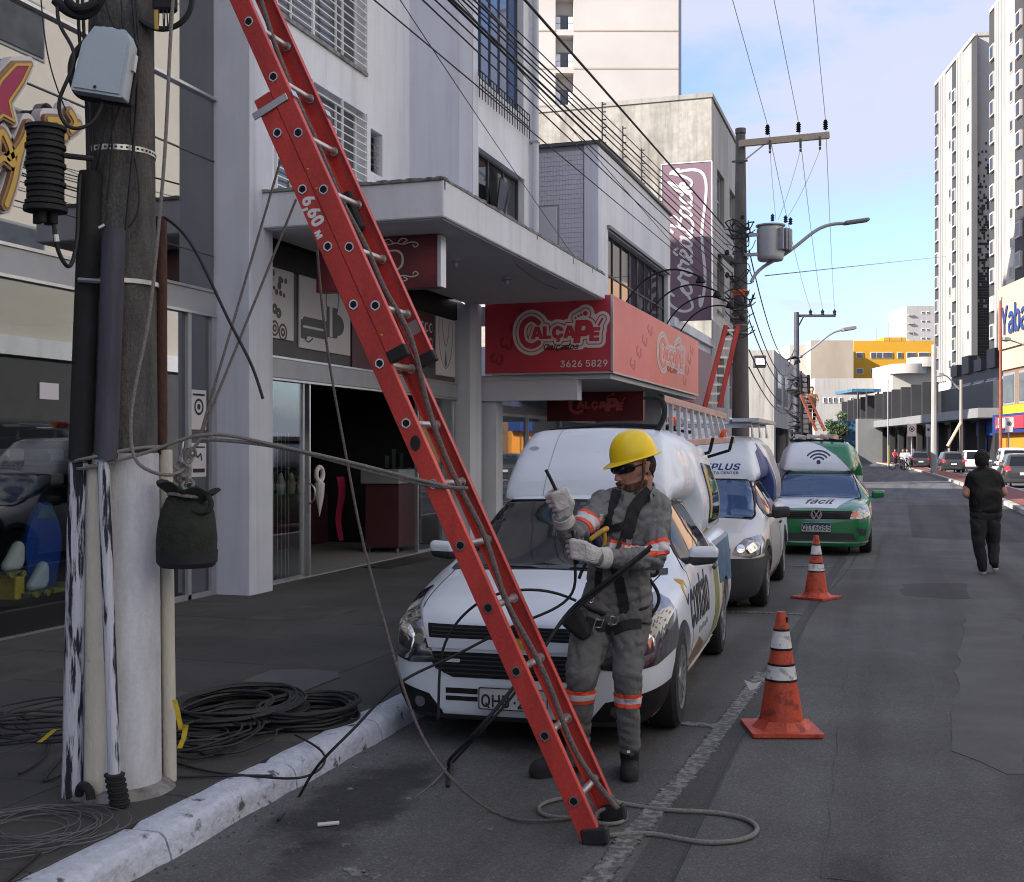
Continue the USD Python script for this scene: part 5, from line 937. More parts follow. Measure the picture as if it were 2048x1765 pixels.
cable('loose_cable', 'black cable end arching off the rusty pipe over the white pier', [pp(330, 436, 5.45), pp(360, 460, 5.4), pp(420, 560, 5.35), pp(470, 665, 5.3), pp(505, 735, 5.28), pp(526, 798, 5.27)], 0.007)
# ================================================================ second pole: crossarm, insulators, transformer, lamp
P2 = P(-3.1, 25, 0.12); D2 = float((P2 - CP) @ CF)
def q2(px, py, dd=0.0): return atd(px, py, D2 + dd)
p2 = thing('utility_pole', 'second concrete utility pole with transformer and orange tie', 'pole', tuple(P2))
zz = np.linspace(0.1, 8.15, 20); put('shaft', MB().tube([P2 + [0, 0, z - 0.12] for z in zz], 0.205 - 0.013 * zz, 20), 'pole_far', p2)
put('crossarm', MB().bar(q2(1478, 288, -0.14), q2(1658, 271, -0.14), 0.1, 0.13), 'far_beige', p2); put('arm_cap', MB().cyl(P2 + [0, 0, 8.05], P2 + [0, 0, 8.15], 0.11, n=14), 'pole_far', p2); put('brace', MB().bar(q2(1488, 322, -0.12), q2(1528, 290, -0.12), 0.03), 'alu_grey', p2); put('pole_band', MB().box(P2[0] - 0.16, P2[0] + 0.16, P2[1] - 0.14, P2[1] - 0.12, 7.55, 7.59), 'dark_grey', p2)
INS = []
for x, y in ((1535, 270), (1597, 265), (1651, 260)):
    c = q2(x, y, -0.14); pr = [(0.02, 0.0)]
    for k in range(4): pr += [(0.055, 0.02 + k * 0.045), (0.03, 0.045 + k * 0.045)]
    pr += [(0.035, 0.2), (0.0, 0.21)]; put('insulator', MB().lathe(pr, tuple(c), 14), 'black', p2); INS.append(c + [0, 0, 0.2])
for x, y in ((1540, 290), (1601, 287), (1640, 283)): put('fuse_cutout', MB().obox(q2(x, y, -0.22), (0.05, 0.05, 0.2), rx(0.2), 0.01).obox(q2(x, y + 14, -0.24), (0.045, 0.05, 0.06), None, 0.01), 'pole_far', p2)
tf = thing('transformer', 'grey finned transformer tank bolted to the second pole', 'transformer', tuple(q2(1541, 485, -0.2)))
c = q2(1541, 522, -0.25); put('tank', MB().lathe([(0, 0), (0.24, 0.0), (0.26, 0.03), (0.27, 0.10), (0.28, 0.62), (0.25, 0.70), (0.0, 0.74)], tuple(c), 28), 'alu_grey', tf)
put('lid', MB().lathe([(0.27, 0.69), (0.30, 0.70), (0.30, 0.725), (0.0, 0.76)], tuple(c), 24), 'alu_grey', tf)
for k in range(6): a = -0.85 + k * 0.24; e = P(math.cos(a), math.sin(a), 0); put('fin', MB().obox(c + e * 0.335 + [0, 0, 0.40], (0.20, 0.03, 0.44), np.stack([e, [-e[1], e[0], 0], CU], 1), 0.008), 'alu_grey', tf)
for x, y in ((1545, 443), (1571, 446), (1581, 450)):
    b_ = q2(x, y, -0.2); pr = [(0.02, 0)] + [v for k in range(3) for v in ((0.045, 0.02 + k * 0.045), (0.025, 0.045 + k * 0.045))] + [(0.0, 0.16)]; put('bushing', MB().lathe(pr, tuple(b_), 12), 'ink_navy', tf)
put('hanger', MB().box(P2[0] + 0.08, c[0] - 0.2, P2[1] - 0.2, P2[1] - 0.12, c[2] + 0.1, c[2] + 0.16).box(P2[0] + 0.08, c[0] - 0.2, P2[1] - 0.2, P2[1] - 0.12, c[2] + 0.5, c[2] + 0.56), 'alu_grey', tf)
def street_lamp(label, pts, head0, head1, D, r=0.035):
    l = thing('street_lamp', label, 'street lamp', tuple(atd(*pts[0], D))); put('arm', MB().tube(spline([atd(x, y, D) for x, y in pts], 24), r, 8), 'alu_grey', l)
    a, b = atd(*head0, D), atd(*head1, D); put('lamp_head', MB().bar(a, b, 0.24 * D / 25, 0.07 * D / 25, ch=0.02), 'mall_grey', l); return l
street_lamp('slender street lamp arm reaching over the road from the second pole', [(1502, 565), (1512, 548), (1560, 515), (1610, 478), (1640, 457), (1660, 450), (1690, 447)], (1688, 447), (1737, 440), D2 - 0.2)
tp = put('orange_tie', MB().lathe([(0.145, -0.06), (0.155, -0.05), (0.152, 0), (0.158, 0.03), (0.148, 0.06)], tuple(q2(1481, 587) * [1, 1, 1]), 20), 'orange_bright', p2)
rg = random.Random(21)
for k in range(34):
    y0 = rg.uniform(430, 660); w = rg.uniform(15, 34); mb = MB().tube(spline([q2(1481 - w, y0, -0.2), q2(1470, y0 + rg.uniform(-10, 20), -0.26), q2(1495, y0 + rg.uniform(-10, 25), -0.26), q2(1481 + w * 0.9, y0 + rg.uniform(-8, 18), -0.15)], 14), rg.uniform(0.006, 0.016), 5); put('cable_loop', mb, 'wire', p2)
for k in range(16): put('connector', MB().obox(q2(1481 + rg.uniform(-32, 26), rg.uniform(430, 680), -0.25), (rg.uniform(.03, .09), 0.06, rg.uniform(.04, .12)), ry(rg.uniform(-.6, .6)), 0.01), ('black_matt', 'wire', 'pole_far')[k % 3], p2)
for k in range(4): put('pole_strap', MB().lathe([(0.152, -0.012), (0.157, 0), (0.152, 0.012)], tuple(P2 + [0, 0, 4.05 + k * 0.16 - 0.12]), 16), 'alu_grey', p2)
# third pole, dark against the sky, and the fainter ones beyond
def far_pole(label, px, ytop, D, r=0.16, arm=None, m='pole_far', clutter=0, grp=None):
    b = atd(px, 900, D) * [1, 1, 0]; t = thing('utility_pole', label, 'pole', tuple(b)); zt = 1.65 + (900 - ytop) * D / 2400
    put('shaft', MB().tube([b, b + CU * zt], [r, r * 0.7], 10), m, t); o = []
    if arm:
        a = atd(arm[0], arm[2], D); c = atd(arm[1], arm[2], D); put('crossarm', MB().bar(a, c, 0.12, 0.12), m, t); put('brace', MB().bar(atd(px + 2, arm[2] + 24, D), atd(px + 14, arm[2] + 2, D), 0.06), m, t)
        for x in arm[3]: q = atd(x, arm[2], D); put('insulator', MB().lathe([(0.03, 0), (0.09, 0.06), (0.06, 0.12), (0.09, 0.2), (0.0, 0.34)], tuple(q), 8), 'black', t); o.append(q + CU * 0.34)
    rq = random.Random(px)
    for k in range(clutter):
        y = rq.uniform(715, 880); put('cable_loop', MB().tube(spline([atd(px - rq.uniform(8, 20), y, D - 0.2), atd(px, y + rq.uniform(-8, 14), D - 0.3), atd(px + rq.uniform(6, 16), y + rq.uniform(-6, 10), D - 0.2)], 10), rq.uniform(0.02, 0.06), 5), 'wire', t)
    return t, o
D3 = 58.0
p3, INS3 = far_pole('third utility pole, bluish steel, wrapped in cable below its crossarm', 1593, 625, D3, 0.17, (1590, 1671, 632, (1621, 1645, 1669)), 'conduit_grey', 26)
street_lamp('smaller street lamp arm on the third pole', [(1598, 715), (1640, 685), (1668, 665), (1685, 660)], (1684, 660), (1710, 656), D3 - 0.3, 0.05)
p4, INS4 = far_pole('fourth utility pole, small and thin in the distance left of the third', 1547, 735, 110, 0.16, (1535, 1582, 739, (1540, 1553, 1567, 1580)), 'conduit_grey', 6)
p5, INS5 = far_pole('fifth utility pole, faint beyond the fourth with its crossarm low', 1554, 764, 140, 0.16, (1535, 1582, 767, (1540, 1560, 1578)), 'conduit_grey', 0)
far_pole('plain grey concrete post on the median right of the bicycles', 1868, 690, 78, 0.22, None, 'grey_concrete')
far_pole('leaning-braced pale pole before the dark arcade', 1922, 760, 96, 0.16, None, 'grey_concrete')
t = thing('orange_post', 'tall rusty orange post with a cross lamp at the right edge', 'post', tuple(atd(2000, 900, 72) * [1, 1, 0])); b_ = atd(2001, 900, 72) * [1, 1, 0]
put('shaft', MB().cyl(b_, b_ + CU * 10.6, 0.1, 0.08, 10), 'rust_red', t); put('top_cap', MB().cyl(b_ + CU * 10.6, b_ + CU * 10.8, 0.12, n=8), 'alu_grey', t)
street_lamp('grey lamp arm from the right edge over the side road', [(2048, 690), (2030, 684), (2015, 680)], (2018, 680), (2004, 678), 72, 0.05)
street_lamp('curved lamp arm on the pale braced pole', [(1920, 780), (1905, 765), (1892, 752), (1882, 750)], (1884, 750), (1874, 750), 96, 0.06)
put('prop_strut', MB().tube([atd(1922, 845, 95.8), atd(1895, 893, 95.5)], 0.12, 6), 'far_beige', label='slanting pale prop leaning against the braced pole', cat='strut')
# ---------------------------------------------------------------- wires
def wire(label, p, q, s=0.1, r=0.005, m='wire', group=None, n=28):
    return put('overhead_wire', MB().tube(sag(p, q, s, n), r, 5), m, '/World', True, label=label, cat='wire', group=group)
def wtop(xm, X, xe, ye, back=4.6):
    """a wire seen crossing the top edge at xm and ending at the second pole"""
    a = onX(xm, 0, X); e = q2(xe, ye, -0.15); d = a - e; k = (back - e[1]) / d[1]; return e + d * k, e
WS = [(1050, -3.0, 1450, 455, 0.014, 'thickest black cable, highest of the strand to the second pole'), (748, -3.35, 1466, 600, 0.006, 'lowest thin black wire crossing the white side wall'), (845, -3.3, 1464, 585, 0.007, 'black wire second from bottom before the casement window'),
      (870, -3.28, 1465, 560, 0.007, 'black wire third from bottom before the casement window'), (897, -3.25, 1462, 545, 0.011, 'heavy black cable along the canopy windows'), (905, -3.22, 1466, 530, 0.011, 'heavy black cable just above its twin by the canopy windows'),
      (925, -3.2, 1464, 515, 0.008, 'black wire above the heavy twin cables'), (935, -3.18, 1468, 505, 0.006, 'thin black wire over the balcony railing'), (948, -3.15, 1466, 493, 0.009, 'black cable crossing the middle of the upper casements'), (972, -3.12, 1464, 480, 0.006, 'thin black wire nearest the top of the upper casements'), (915, -3.6, 1462, 620, 0.005, 'thin grey wire that crosses the purple sign low down')]
for xm, X, xe, ye, r, lab in WS:
    a, e = wtop(xm, X, xe, ye); wire(lab, a, e, 0.0, r)
wire('thin wire slanting steeply across the white side wall to the tiled building', onX(800, 0, -3.5), P(-4.95, 20.6, 4.35), 0.05, 0.004)
wire('slack thin wire drooping along the canopy edge', P(-4.5, 12.2, 4.35), P(-4.95, 20.6, 4.7), 0.55, 0.004)
for k, (x, I, J) in enumerate(zip((1465, 1548, 1627), INS, INS3)):
    d = onX(x, 0, I[0]); e = I + (d - I) * 1.9; nm = ('left', 'middle', 'right')[k]
    wire('power line from the top edge to the %s insulator of the second pole' % nm, e, I, 0.0, 0.006, 'wire_grey'); wire('power line between the second and third poles, %s conductor' % nm, I, J, 0.35, 0.007, 'wire_grey')
    wire('thin jumper wire from the %s cut-out to the transformer' % nm, q2((1540, 1601, 1640)[k], 300, -0.2), q2((1552, 1556, 1572)[k], 440, -0.2), 0.1, 0.004, 'wire_grey')
wire('single faint wire crossing the sky to the towers', q2(1530, 552), atd(1905, 512, 100), 0.0, 0.012, 'wire_grey')
for k, (y0, x1, y1, s) in enumerate(((500, 1588, 700, 1.2), (600, 1586, 735, 0.9), (640, 1584, 760, 0.7), (700, 1588, 790, 0.7), (735, 1583, 820, 0.5))):
    wire('sagging black cable from the second to the third pole, number %s from the top' % ('one two three four five'.split()[k]), q2(1498, y0), atd(x1, y1, D3), s, 0.014)
for k, (y0, y1) in enumerate(((700, 742), (760, 775), (800, 805))): wire('faint cable running on from the third pole, %s' % ('highest', 'middle', 'lowest')[k], atd(1588, y0, D3), atd(1550, y1, 110), 1.0, 0.02)
# ================================================================ vehicles
def man(v, f):
    return m3.Manifold(m3.Mesh(np.asarray(v, np.float32), np.asarray(f, np.uint32)))
def loft(st, ny=70, nh=26):
    """st: rows y, zbot, wbot, zmid, wmid, zbelt, wbelt, ztop, wtop -> closed trimesh, symmetric about x = 0"""
    st = np.asarray(st, float); y0, y1 = st[0, 0], st[-1, 0]
    ys = np.unique(np.concatenate([np.linspace(y0, y1, ny), st[:, 0], np.linspace(y0, y0 + 0.35, 14)])); I = PchipInterpolator(st[:, 0], st[:, 1:], axis=0)(ys); loops = []
    for y, (zb, wb, zm, wm, ze, we, zt, wt) in zip(ys, I):
        r = min(0.07, (zt - ze) * 0.4); c = P(0, 0, 0)
        pts = [(0, zb), (wb * 0.55, zb), (wb * 0.9, zb + 0.005), (wb, zb + 0.03), ((wb * 0.3 + wm * 0.7), zb * 0.5 + zm * 0.5), (wm, zm), (wm * 0.4 + we * 0.6 + 0.004, zm * 0.35 + ze * 0.65), (we, ze), (we * 0.45 + wt * 0.55, ze * 0.45 + zt * 0.55 - 0.0), (wt + 0.015, zt - r * 0.6), (wt * 0.93, zt), (wt * 0.6, zt + 0.012), (0, zt + 0.022)]
        pts = np.array(pts); t = np.concatenate([[0], np.cumsum(np.maximum(np.linalg.norm(np.diff(pts, axis=0), axis=1), 1e-4))]); q = PchipInterpolator(t, pts, axis=0)(np.linspace(0, t[-1], nh))
        h = np.vstack([q, (q * [-1, 1])[1:-1][::-1]]); loops.append(np.column_stack([h[:, 0], np.full(len(h), y), h[:, 1]]))
    L = np.array(loops); n = L.shape[1]; v = L.reshape(-1, 3); f = []
    for i in range(len(L) - 1):
        for k in range(n):
            l = (k + 1) % n; f += [[i * n + k, (i + 1) * n + k, (i + 1) * n + l], [i * n + k, (i + 1) * n + l, i * n + l]]
    c0, c1 = L[0].mean(0), L[-1].mean(0); v = np.vstack([v, c0, c1]); a, b = len(v) - 2, len(v) - 1; e = (len(L) - 1) * n
    f += [[a, k, (k + 1) % n] for k in range(n)] + [[b, e + (k + 1) % n, e + k] for k in range(n)]
    tm_ = trimesh.Trimesh(v, f, process=False); trimesh.repair.fix_normals(tm_); return tm_
def shell(tm_, e): return man(tm_.vertices + tm_.vertex_normals * e, tm_.faces)
def prism(pl, axis, lo, hi):
    """polygon (x,z) run along y, (y,z) along x, or (x,y) along z"""
    cs = []
    for g in getattr(pl, 'geoms', [pl]):
        if g.is_empty or g.geom_type != 'Polygon': continue
        cs += [np.array(g.exterior.coords)[:-1]] + [np.array(h.coords)[:-1] for h in g.interiors]
    k = m3.CrossSection(cs, m3.FillRule.EvenOdd).extrude(hi - lo)
    Mx = {'y': [[1, 0, 0, 0], [0, 0, 1, lo], [0, 1, 0, 0]], 'x': [[0, 0, 1, lo], [1, 0, 0, 0], [0, 1, 0, 0]], 'z': [[1, 0, 0, 0], [0, 1, 0, 0], [0, 0, 1, lo]]}[axis]
    return k.transform(np.array(Mx, float))
class Car:
    def __init__(s, name, label, loc, ang, cat='pickup', group=None):
        s.t = thing(name, label, cat, loc, ang, local=True, group=group)
    def body(s, st, paint, arches, r=0.335, inner=0.5):
        s.tm_ = loft(st); s.solid = shell(s.tm_, 0); cut = []
        for y in arches:
            for q in (-1, 1): cut.append(m3.Manifold.cylinder(0.6, r, r, 40).rotate([0, 90, 0]).translate([inner if q > 0 else -inner - 0.6, y, 0.30]))
        s.cut = m3.Manifold.batch_boolean(cut, m3.OpType.Add); b = s.solid - s.cut
        s.b = put('body', b, paint, s.t, 32); s.shells = {}
        for y in arches:
            for q in (-1, 1): put('wheel_arch_liner', MB().tube([(q * (inner - 0.02), y, 0.30), (q * (inner + 0.01), y, 0.30)], r + 0.01, 28), 'black', s.t)
    def dec(s, name, pl, axis, lo, hi, m, e=0.003, tm_=None, parent=None, smooth=25, label=None):
        k = (id(tm_ or s.tm_), e)
        if k not in s.shells: s.shells[k] = (shell(tm_[0], e) + shell(tm_[1], e)) if isinstance(tm_, tuple) else shell(tm_ or s.tm_, e) - (s.cut if tm_ is None else m3.Manifold())
        g = s.shells[k] ^ prism(pl, axis, lo, hi)
        if g.is_empty(): return None
        return put(name, g, m, parent or s.t, smooth, label=label)
    def wheel(s, x, y, r=0.30, w=0.185, spokes=9, rim='rim_grey'):
        q = 1 if x > 0 else -1; pr = [(r * 0.62, -w / 2), (r * 0.9, -w / 2), (r * 0.985, -w / 2 + 0.025), (r, -w / 2 + 0.05), (r, w / 2 - 0.05), (r * 0.985, w / 2 - 0.025), (r * 0.9, w / 2), (r * 0.62, w / 2), (r * 0.62, -w / 2)]
        Rw = ry(PI / 2) if q > 0 else ry(-PI / 2); c = (x - q * w / 2, y, r)
        wl = put('wheel', MB().lathe(pr, c, 40, Rw), 'rubber', s.t)
        mb = MB().lathe([(r * 0.62, w / 2 - 0.01), (r * 0.63, w / 2 + 0.002), (r * 0.56, w / 2 - 0.004), (r * 0.54, 0.0), (0.0, 0.0)], c, 32, Rw)
        for k in range(spokes):
            a = k * 2 * PI / spokes
            for dx in ((-0.02, 0.02)):
                p0 = P(math.cos(a) * 0.05 - math.sin(a) * dx * 0.5, math.sin(a) * 0.05 + math.cos(a) * dx * 0.5, w / 2 - 0.02); p1 = P(math.cos(a) * r * 0.57 - math.sin(a) * dx * 1.4, math.sin(a) * r * 0.57 + math.cos(a) * dx * 1.4, w / 2 - 0.012)
                mb.bar(Rw @ p0 + c, Rw @ p1 + c, 0.016, 0.02, up=Rw @ P(0, 0, 1))
        mb.tm(MB().lathe([(0.055, w / 2 - 0.02), (0.05, w / 2 - 0.004), (0.0, w / 2 - 0.002)], c, 18, Rw)); put('rim', mb, rim, wl)
def mir(p): return affinity.scale(p, -1, 1, origin=(0, 0))
def both(p): return union_all([p, mir(p)])
def mirror(car, y, z, x, shell_m, low_m='plastic_dark', s=1.0):
    for q in (-1, 1):
        c = P(q * x, y, z); h = m3.Manifold.batch_hull([m3.Manifold.sphere(r * s, 16).translate(list(c + P(q * a, b, d) * s)) for a, b, d, r in ((0.0, 0.0, 0.02, 0.045), (0.13, 0.03, 0.025, 0.045), (0.0, 0.01, -0.035, 0.045), (0.12, 0.03, -0.02, 0.045))])
        p = put('mirror', h.trim_by_plane([0, 0, 1], c[2] - 0.012 * s), shell_m, car.t, 40); put('mirror_base', h.trim_by_plane([0, 0, -1], -(c[2] - 0.012 * s)).scale([1.0, 1.0, 1.0]), low_m, p, 40)
        put('mirror_foot', MB().bar(c + P(-q * 0.15, 0.03, -0.05), c + P(q * 0.02, 0.01, -0.03), 0.05, 0.04, ch=0.01), low_m, p)
def pickup_sections(L=4.35, wide=0.835, zh=0.90, roof=1.315, hood0=0.70):
    k = wide / 0.835
    S = [(0.0, 0.20, .42, .40, .50, .60, .46, .655, .36), (0.04, 0.15, .55, .40, .64, .62, .60, .69, .48), (0.13, 0.135, .66, .42, .735, .64, .705, .735, .57), (0.30, 0.14, .72, .45, .79, .68, .765, .79, .63), (0.6, 0.16, .74, .48, .82, .74, .795, .845, .66), (1.0, 0.17, .75, .50, .835, .82, .805, zh, .68),
         (1.12, 0.17, .75, .5, .835, .84, .805, zh + 0.045, .69), (1.5, 0.17, .75, .5, .835, .875, .80, 1.13, .60), (1.82, 0.17, .75, .5, .835, .89, .795, roof - 0.01, .55), (2.2, 0.17, .75, .5, .835, .90, .795, roof + 0.03, .545), (2.62, 0.17, .75, .5, .835, .91, .795, roof + 0.03, .545), (2.70, 0.17, .75, .5, .835, .92, .795, roof - 0.05, .545),
         (2.80, 0.17, .75, .5, .835, .93, .80, .99, .74), (3.6, 0.17, .75, .5, .835, .94, .80, 1.0, .745), (L - 0.2, 0.2, .74, .5, .825, .94, .79, .99, .735), (L - 0.04, 0.26, .70, .5, .79, .93, .76, .975, .70), (L, 0.3, .62, .5, .70, .9, .68, .95, .63)]
    S = np.array(S); S[:, [2, 4, 6, 8]] *= k; return S
def cap_sections(L=4.35, top=1.80, y0=1.86):
    b = 1.255
    return np.array([(y0, b + .03, .48, 1.30, .535, 1.32, .53, 1.335, .50), (y0 + 0.03, b + .02, .50, 1.30, .575, 1.37, .565, 1.42, .52), (y0 + 0.18, b, .53, 1.34, .61, 1.50, .57, 1.60, .51), (y0 + 0.36, b, .55, 1.36, .635, 1.60, .56, top - 0.045, .485), (y0 + 0.5, b, .57, 1.38, .65, 1.63, .585, top - .005, .49), (2.69, b, .60, 1.38, .675, 1.63, .60, top + .005, .50), (2.715, 0.985, .70, 1.22, .735, 1.63, .615, top + .005, .50), (3.0, 0.985, .72, 1.22, .742, 1.63, .63, top + .005, .50), (L - 0.35, 0.985, .72, 1.22, .74, 1.62, .63, top, .50), (L - 0.12, 0.985, .70, 1.2, .72, 1.58, .60, top - 0.05, .46), (L - 0.08, 1.0, .66, 1.2, .69, 1.5, .57, top - 0.12, .42)])
def fuse(*t): return trimesh.util.concatenate(list(t))
WS_POLY = sg.Polygon([(-0.70, 0.905), (0.70, 0.905), (0.60, 1.20), (0.555, 1.288), (0.3, 1.296), (-0.3, 1.296), (-0.555, 1.288), (-0.60, 1.20)]).buffer(-0.035).buffer(0.03)
WS_POLY = affinity.scale(WS_POLY, 0.945, 1.0, origin=(0, 0))
SIDE_WIN = sg.Polygon([(1.30, 0.93), (1.50, 1.06), (1.80, 1.225), (2.0, 1.265), (2.35, 1.27), (2.52, 1.22), (2.56, 0.95), (2.0, 0.93)]).buffer(-0.02).buffer(0.015)
DOOR = sg.Polygon([(1.22, 0.90), (1.22, 0.35), (1.3, 0.26), (2.5, 0.26), (2.62, 0.4), (2.64, 0.95), (2.58, 1.26), (2.1, 1.29), (1.75, 1.23)])
# ---------------------------------------------------------------- first pickup
c1 = Car('pickup', 'white pickup with tall capsule, ladder on its side rack and contato lettering, nearest the ladder', (-2.005, 6.28, 0), math.radians(2.6))
st = pickup_sections(4.25); c1.body(st, 'car_white', (0.80, 3.45), 0.335)
cap1 = loft(cap_sections(4.2, 1.79), 60, 28); cp_ = put('cargo_capsule', shell(cap1, 0), 'car_white', c1.t, 30); 
for q in (-1, 1):
    for y in (0.80, 3.45): c1.wheel(q * 0.815, y, spokes=8)
ws = c1.dec('windshield', WS_POLY, 'y', 0.9, 1.95, 'dark_glass', 0.004); c1.dec('windshield_seal', WS_POLY.buffer(0.018).difference(WS_POLY.buffer(-0.002)), 'y', 0.9, 1.95, 'black', 0.0025)
for y, a in ((1.16, 0.0),):
    for x0, x1 in ((-0.55, -0.05), (0.05, 0.6)): put('wiper', MB().bar((x0, 1.13, 0.945), (x1, 1.20, 0.985), 0.018, 0.012), 'black', c1.t)
c1.dec('cowl', sg.Polygon([(-0.70, 0.885), (0.70, 0.885), (0.69, 0.915), (-0.69, 0.915)]), 'y', 0.95, 1.3, 'plastic_dark', 0.0035)
for lo, hi in ((0.4, 1.0), (-1.0, -0.4)):
    w = c1.dec('side_window', SIDE_WIN, 'x', lo, hi, 'dark_glass', 0.004); c1.dec('window_seal', SIDE_WIN.buffer(0.02).difference(SIDE_WIN.buffer(-0.002)), 'x', lo, hi, 'black', 0.0028)
    c1.dec('door_seam', DOOR.buffer(0.005).difference(DOOR.buffer(-0.005)), 'x', lo, hi, 'black', 0.0012)
    c1.dec('window_pillar', sbox(2.02, 0.9, 2.06, 1.3), 'x', lo, hi, 'black', 0.005)
    c1.dec('side_sill', sg.Polygon([(1.15, 0.165), (3.05, 0.165), (3.0, 0.225), (1.2, 0.225)]), 'x', lo, hi, 'car_cream', 0.012)
put('door_handle', MB().bar((0.845, 2.38, 0.80), (0.842, 2.55, 0.805), 0.03, 0.03, ch=0.01), 'plastic_dark', c1.t)
c1.dec('hood_seam', stroke([(-0.60, 0.15), (-0.62, 0.5), (-0.66, 0.98)], 0.008).union(stroke([(0.60, 0.15), (0.62, 0.5), (0.66, 0.98)], 0.008)), 'z', 0.6, 1.1, 'black', 0.0012)
# front: lamps, grilles, plate
HL = sg.Polygon([(-0.46, 0.465), (-0.50, 0.58), (-0.57, 0.70), (-0.66, 0.82), (-0.76, 0.84), (-0.84, 0.70), (-0.82, 0.52), (-0.76, 0.475), (-0.62, 0.452)]).buffer(-0.012).buffer(0.012)
for g, xr in ((HL, 0), (mir(HL), 1)):
    h = c1.dec('headlight', g, 'y', -0.05, 0.62, 'lamp_dark', 0.005); sx = 1 if xr else -1
    c1.dec('lamp_reflector', affinity.translate(affinity.scale(sg.Point(0, 0).buffer(0.085), 1.0, 1.15), sx * 0.67, 0.565), 'y', -0.05, 0.5, 'chrome', 0.0075, parent=h); c1.dec('lamp_bulb', affinity.translate(sg.Point(0, 0).buffer(0.035), sx * 0.67, 0.565), 'y', -0.05, 0.5, 'lamp_lens', 0.012, parent=h)
    c1.dec('indicator', affinity.translate(sg.Point(0, 0).buffer(0.03), sx * 0.565, 0.585), 'y', -0.05, 0.5, 'alu', 0.008, parent=h)
c1.dec('upper_grille', sg.Polygon([(-0.52, 0.675), (0.52, 0.675), (0.50, 0.60), (-0.50, 0.60)]), 'y', -0.05, 0.3, 'black', 0.003); c1.dec('grille_bar', sg.Polygon([(-0.52, 0.60), (0.52, 0.60), (0.50, 0.545), (-0.50, 0.545)]), 'y', -0.05, 0.3, 'car_white', 0.012)
c1.dec('badge', affinity.translate(sbox(-0.09, -0.018, 0.09, 0.018).union(sbox(-0.035, -0.04, 0.035, 0.04)), 0, 0.573), 'y', -0.05, 0.3, 'gold', 0.02)
LG = sg.Polygon([(-0.52, 0.525), (0.52, 0.525), (0.46, 0.43), (0.36, 0.385), (-0.36, 0.385), (-0.46, 0.43)]); lg_ = c1.dec('lower_grille', LG, 'y', -0.05, 0.3, 'black', 0.003)
for k in range(5): c1.dec('grille_slat', sbox(-0.5, 0.405 + k * 0.024, 0.5, 0.411 + k * 0.024).intersection(LG), 'y', -0.05, 0.3, 'plastic_dark', 0.008, parent=lg_)
for k in range(3): c1.dec('grille_slat', sbox(-0.49, 0.615 + k * 0.02, 0.49, 0.620 + k * 0.02), 'y', -0.05, 0.3, 'plastic_dark', 0.007, parent=lg_)
for sx in (-1, 1): c1.dec('daytime_lamp', affinity.translate(rr(-0.045, -0.009, 0.045, 0.009, 0.008), sx * 0.36, 0.478), 'y', -0.05, 0.3, 'print_white', 0.012)
FG = sg.Polygon([(-0.82, 0.36), (-0.50, 0.285), (-0.43, 0.20), (-0.42, 0.175), (-0.60, 0.17), (-0.70, 0.165), (-0.80, 0.24)])
for g in (FG, mir(FG)):
    f_ = c1.dec('fog_recess', g, 'y', -0.05, 0.7, 'black', 0.004); sx = -1 if g is FG else 1; c1.dec('fog_lamp', affinity.translate(sg.Point(0, 0).buffer(0.032), sx * 0.56, 0.235), 'y', -0.05, 0.5, 'lamp_dark', 0.010, parent=f_)
c1.dec('air_slot', sbox(-0.40, 0.295, 0.40, 0.325).union(sbox(-0.40, 0.255, 0.40, 0.28)), 'y', -0.05, 0.3, 'black', 0.003); c1.dec('bumper_lip', sbox(-0.62, 0.135, 0.62, 0.175), 'y', -0.05, 0.4, 'plastic_dark', 0.006)
def plate(car, txt_parts, z, y=-0.022, w=0.40, h=0.13, blue=False):
    p = put('licence_plate', MB().ext(rr(-w / 2, -h / 2, w / 2, h / 2, 0.015), (0, y, z), (1, 0, 0), (0, 0, 1), 0.012), 'plate', car.t, False); put('plate_border', MB().ext(rr(-w / 2 + .004, -h / 2 + .004, w / 2 - .004, h / 2 - .004, 0.012).difference(rr(-w / 2 + .01, -h / 2 + .01, w / 2 - .01, h / 2 - .01, 0.01)), (0, y - 0.001, z), (1, 0, 0), (0, 0, 1), 0.013 - 0.0), 'ink', p, False) if not blue else put('plate_band', MB().ext(sbox(-w / 2 + .004, h / 2 - 0.035, w / 2 - .004, h / 2 - 0.004), (0, y - 0.012, z), (1, 0, 0), (0, 0, 1), 0.002), 'ink_blue', p, False)
    for t, x, hh in txt_parts: put('plate_text', MB().ext(tshape(t, hh, 650, squeeze=0.82), (x, y - 0.012, z - (0.014 if not blue else 0.012)), (1, 0, 0), (0, 0, 1), 0.003), 'ink', p, False)
plate(c1, [('QHB', -0.10, 0.068), ('·2', 0.035, 0.068), ('9', 0.155, 0.068)], 0.285, -0.035)
mirror(c1, 1.36, 0.975, 0.825, 'car_white', s=0.86)
put('antenna', MB().tube([(0.05, 1.95, 1.33), (0.055, 2.0, 1.48), (0.06, 2.06, 1.64)], [0.010, 0.005, 0.003], 7), 'black', c1.t); put('antenna_foot', MB().ball((0.045, 1.94, 1.325), 0.03, 2, (0.8, 2, 0.8)), 'black', c1.t)
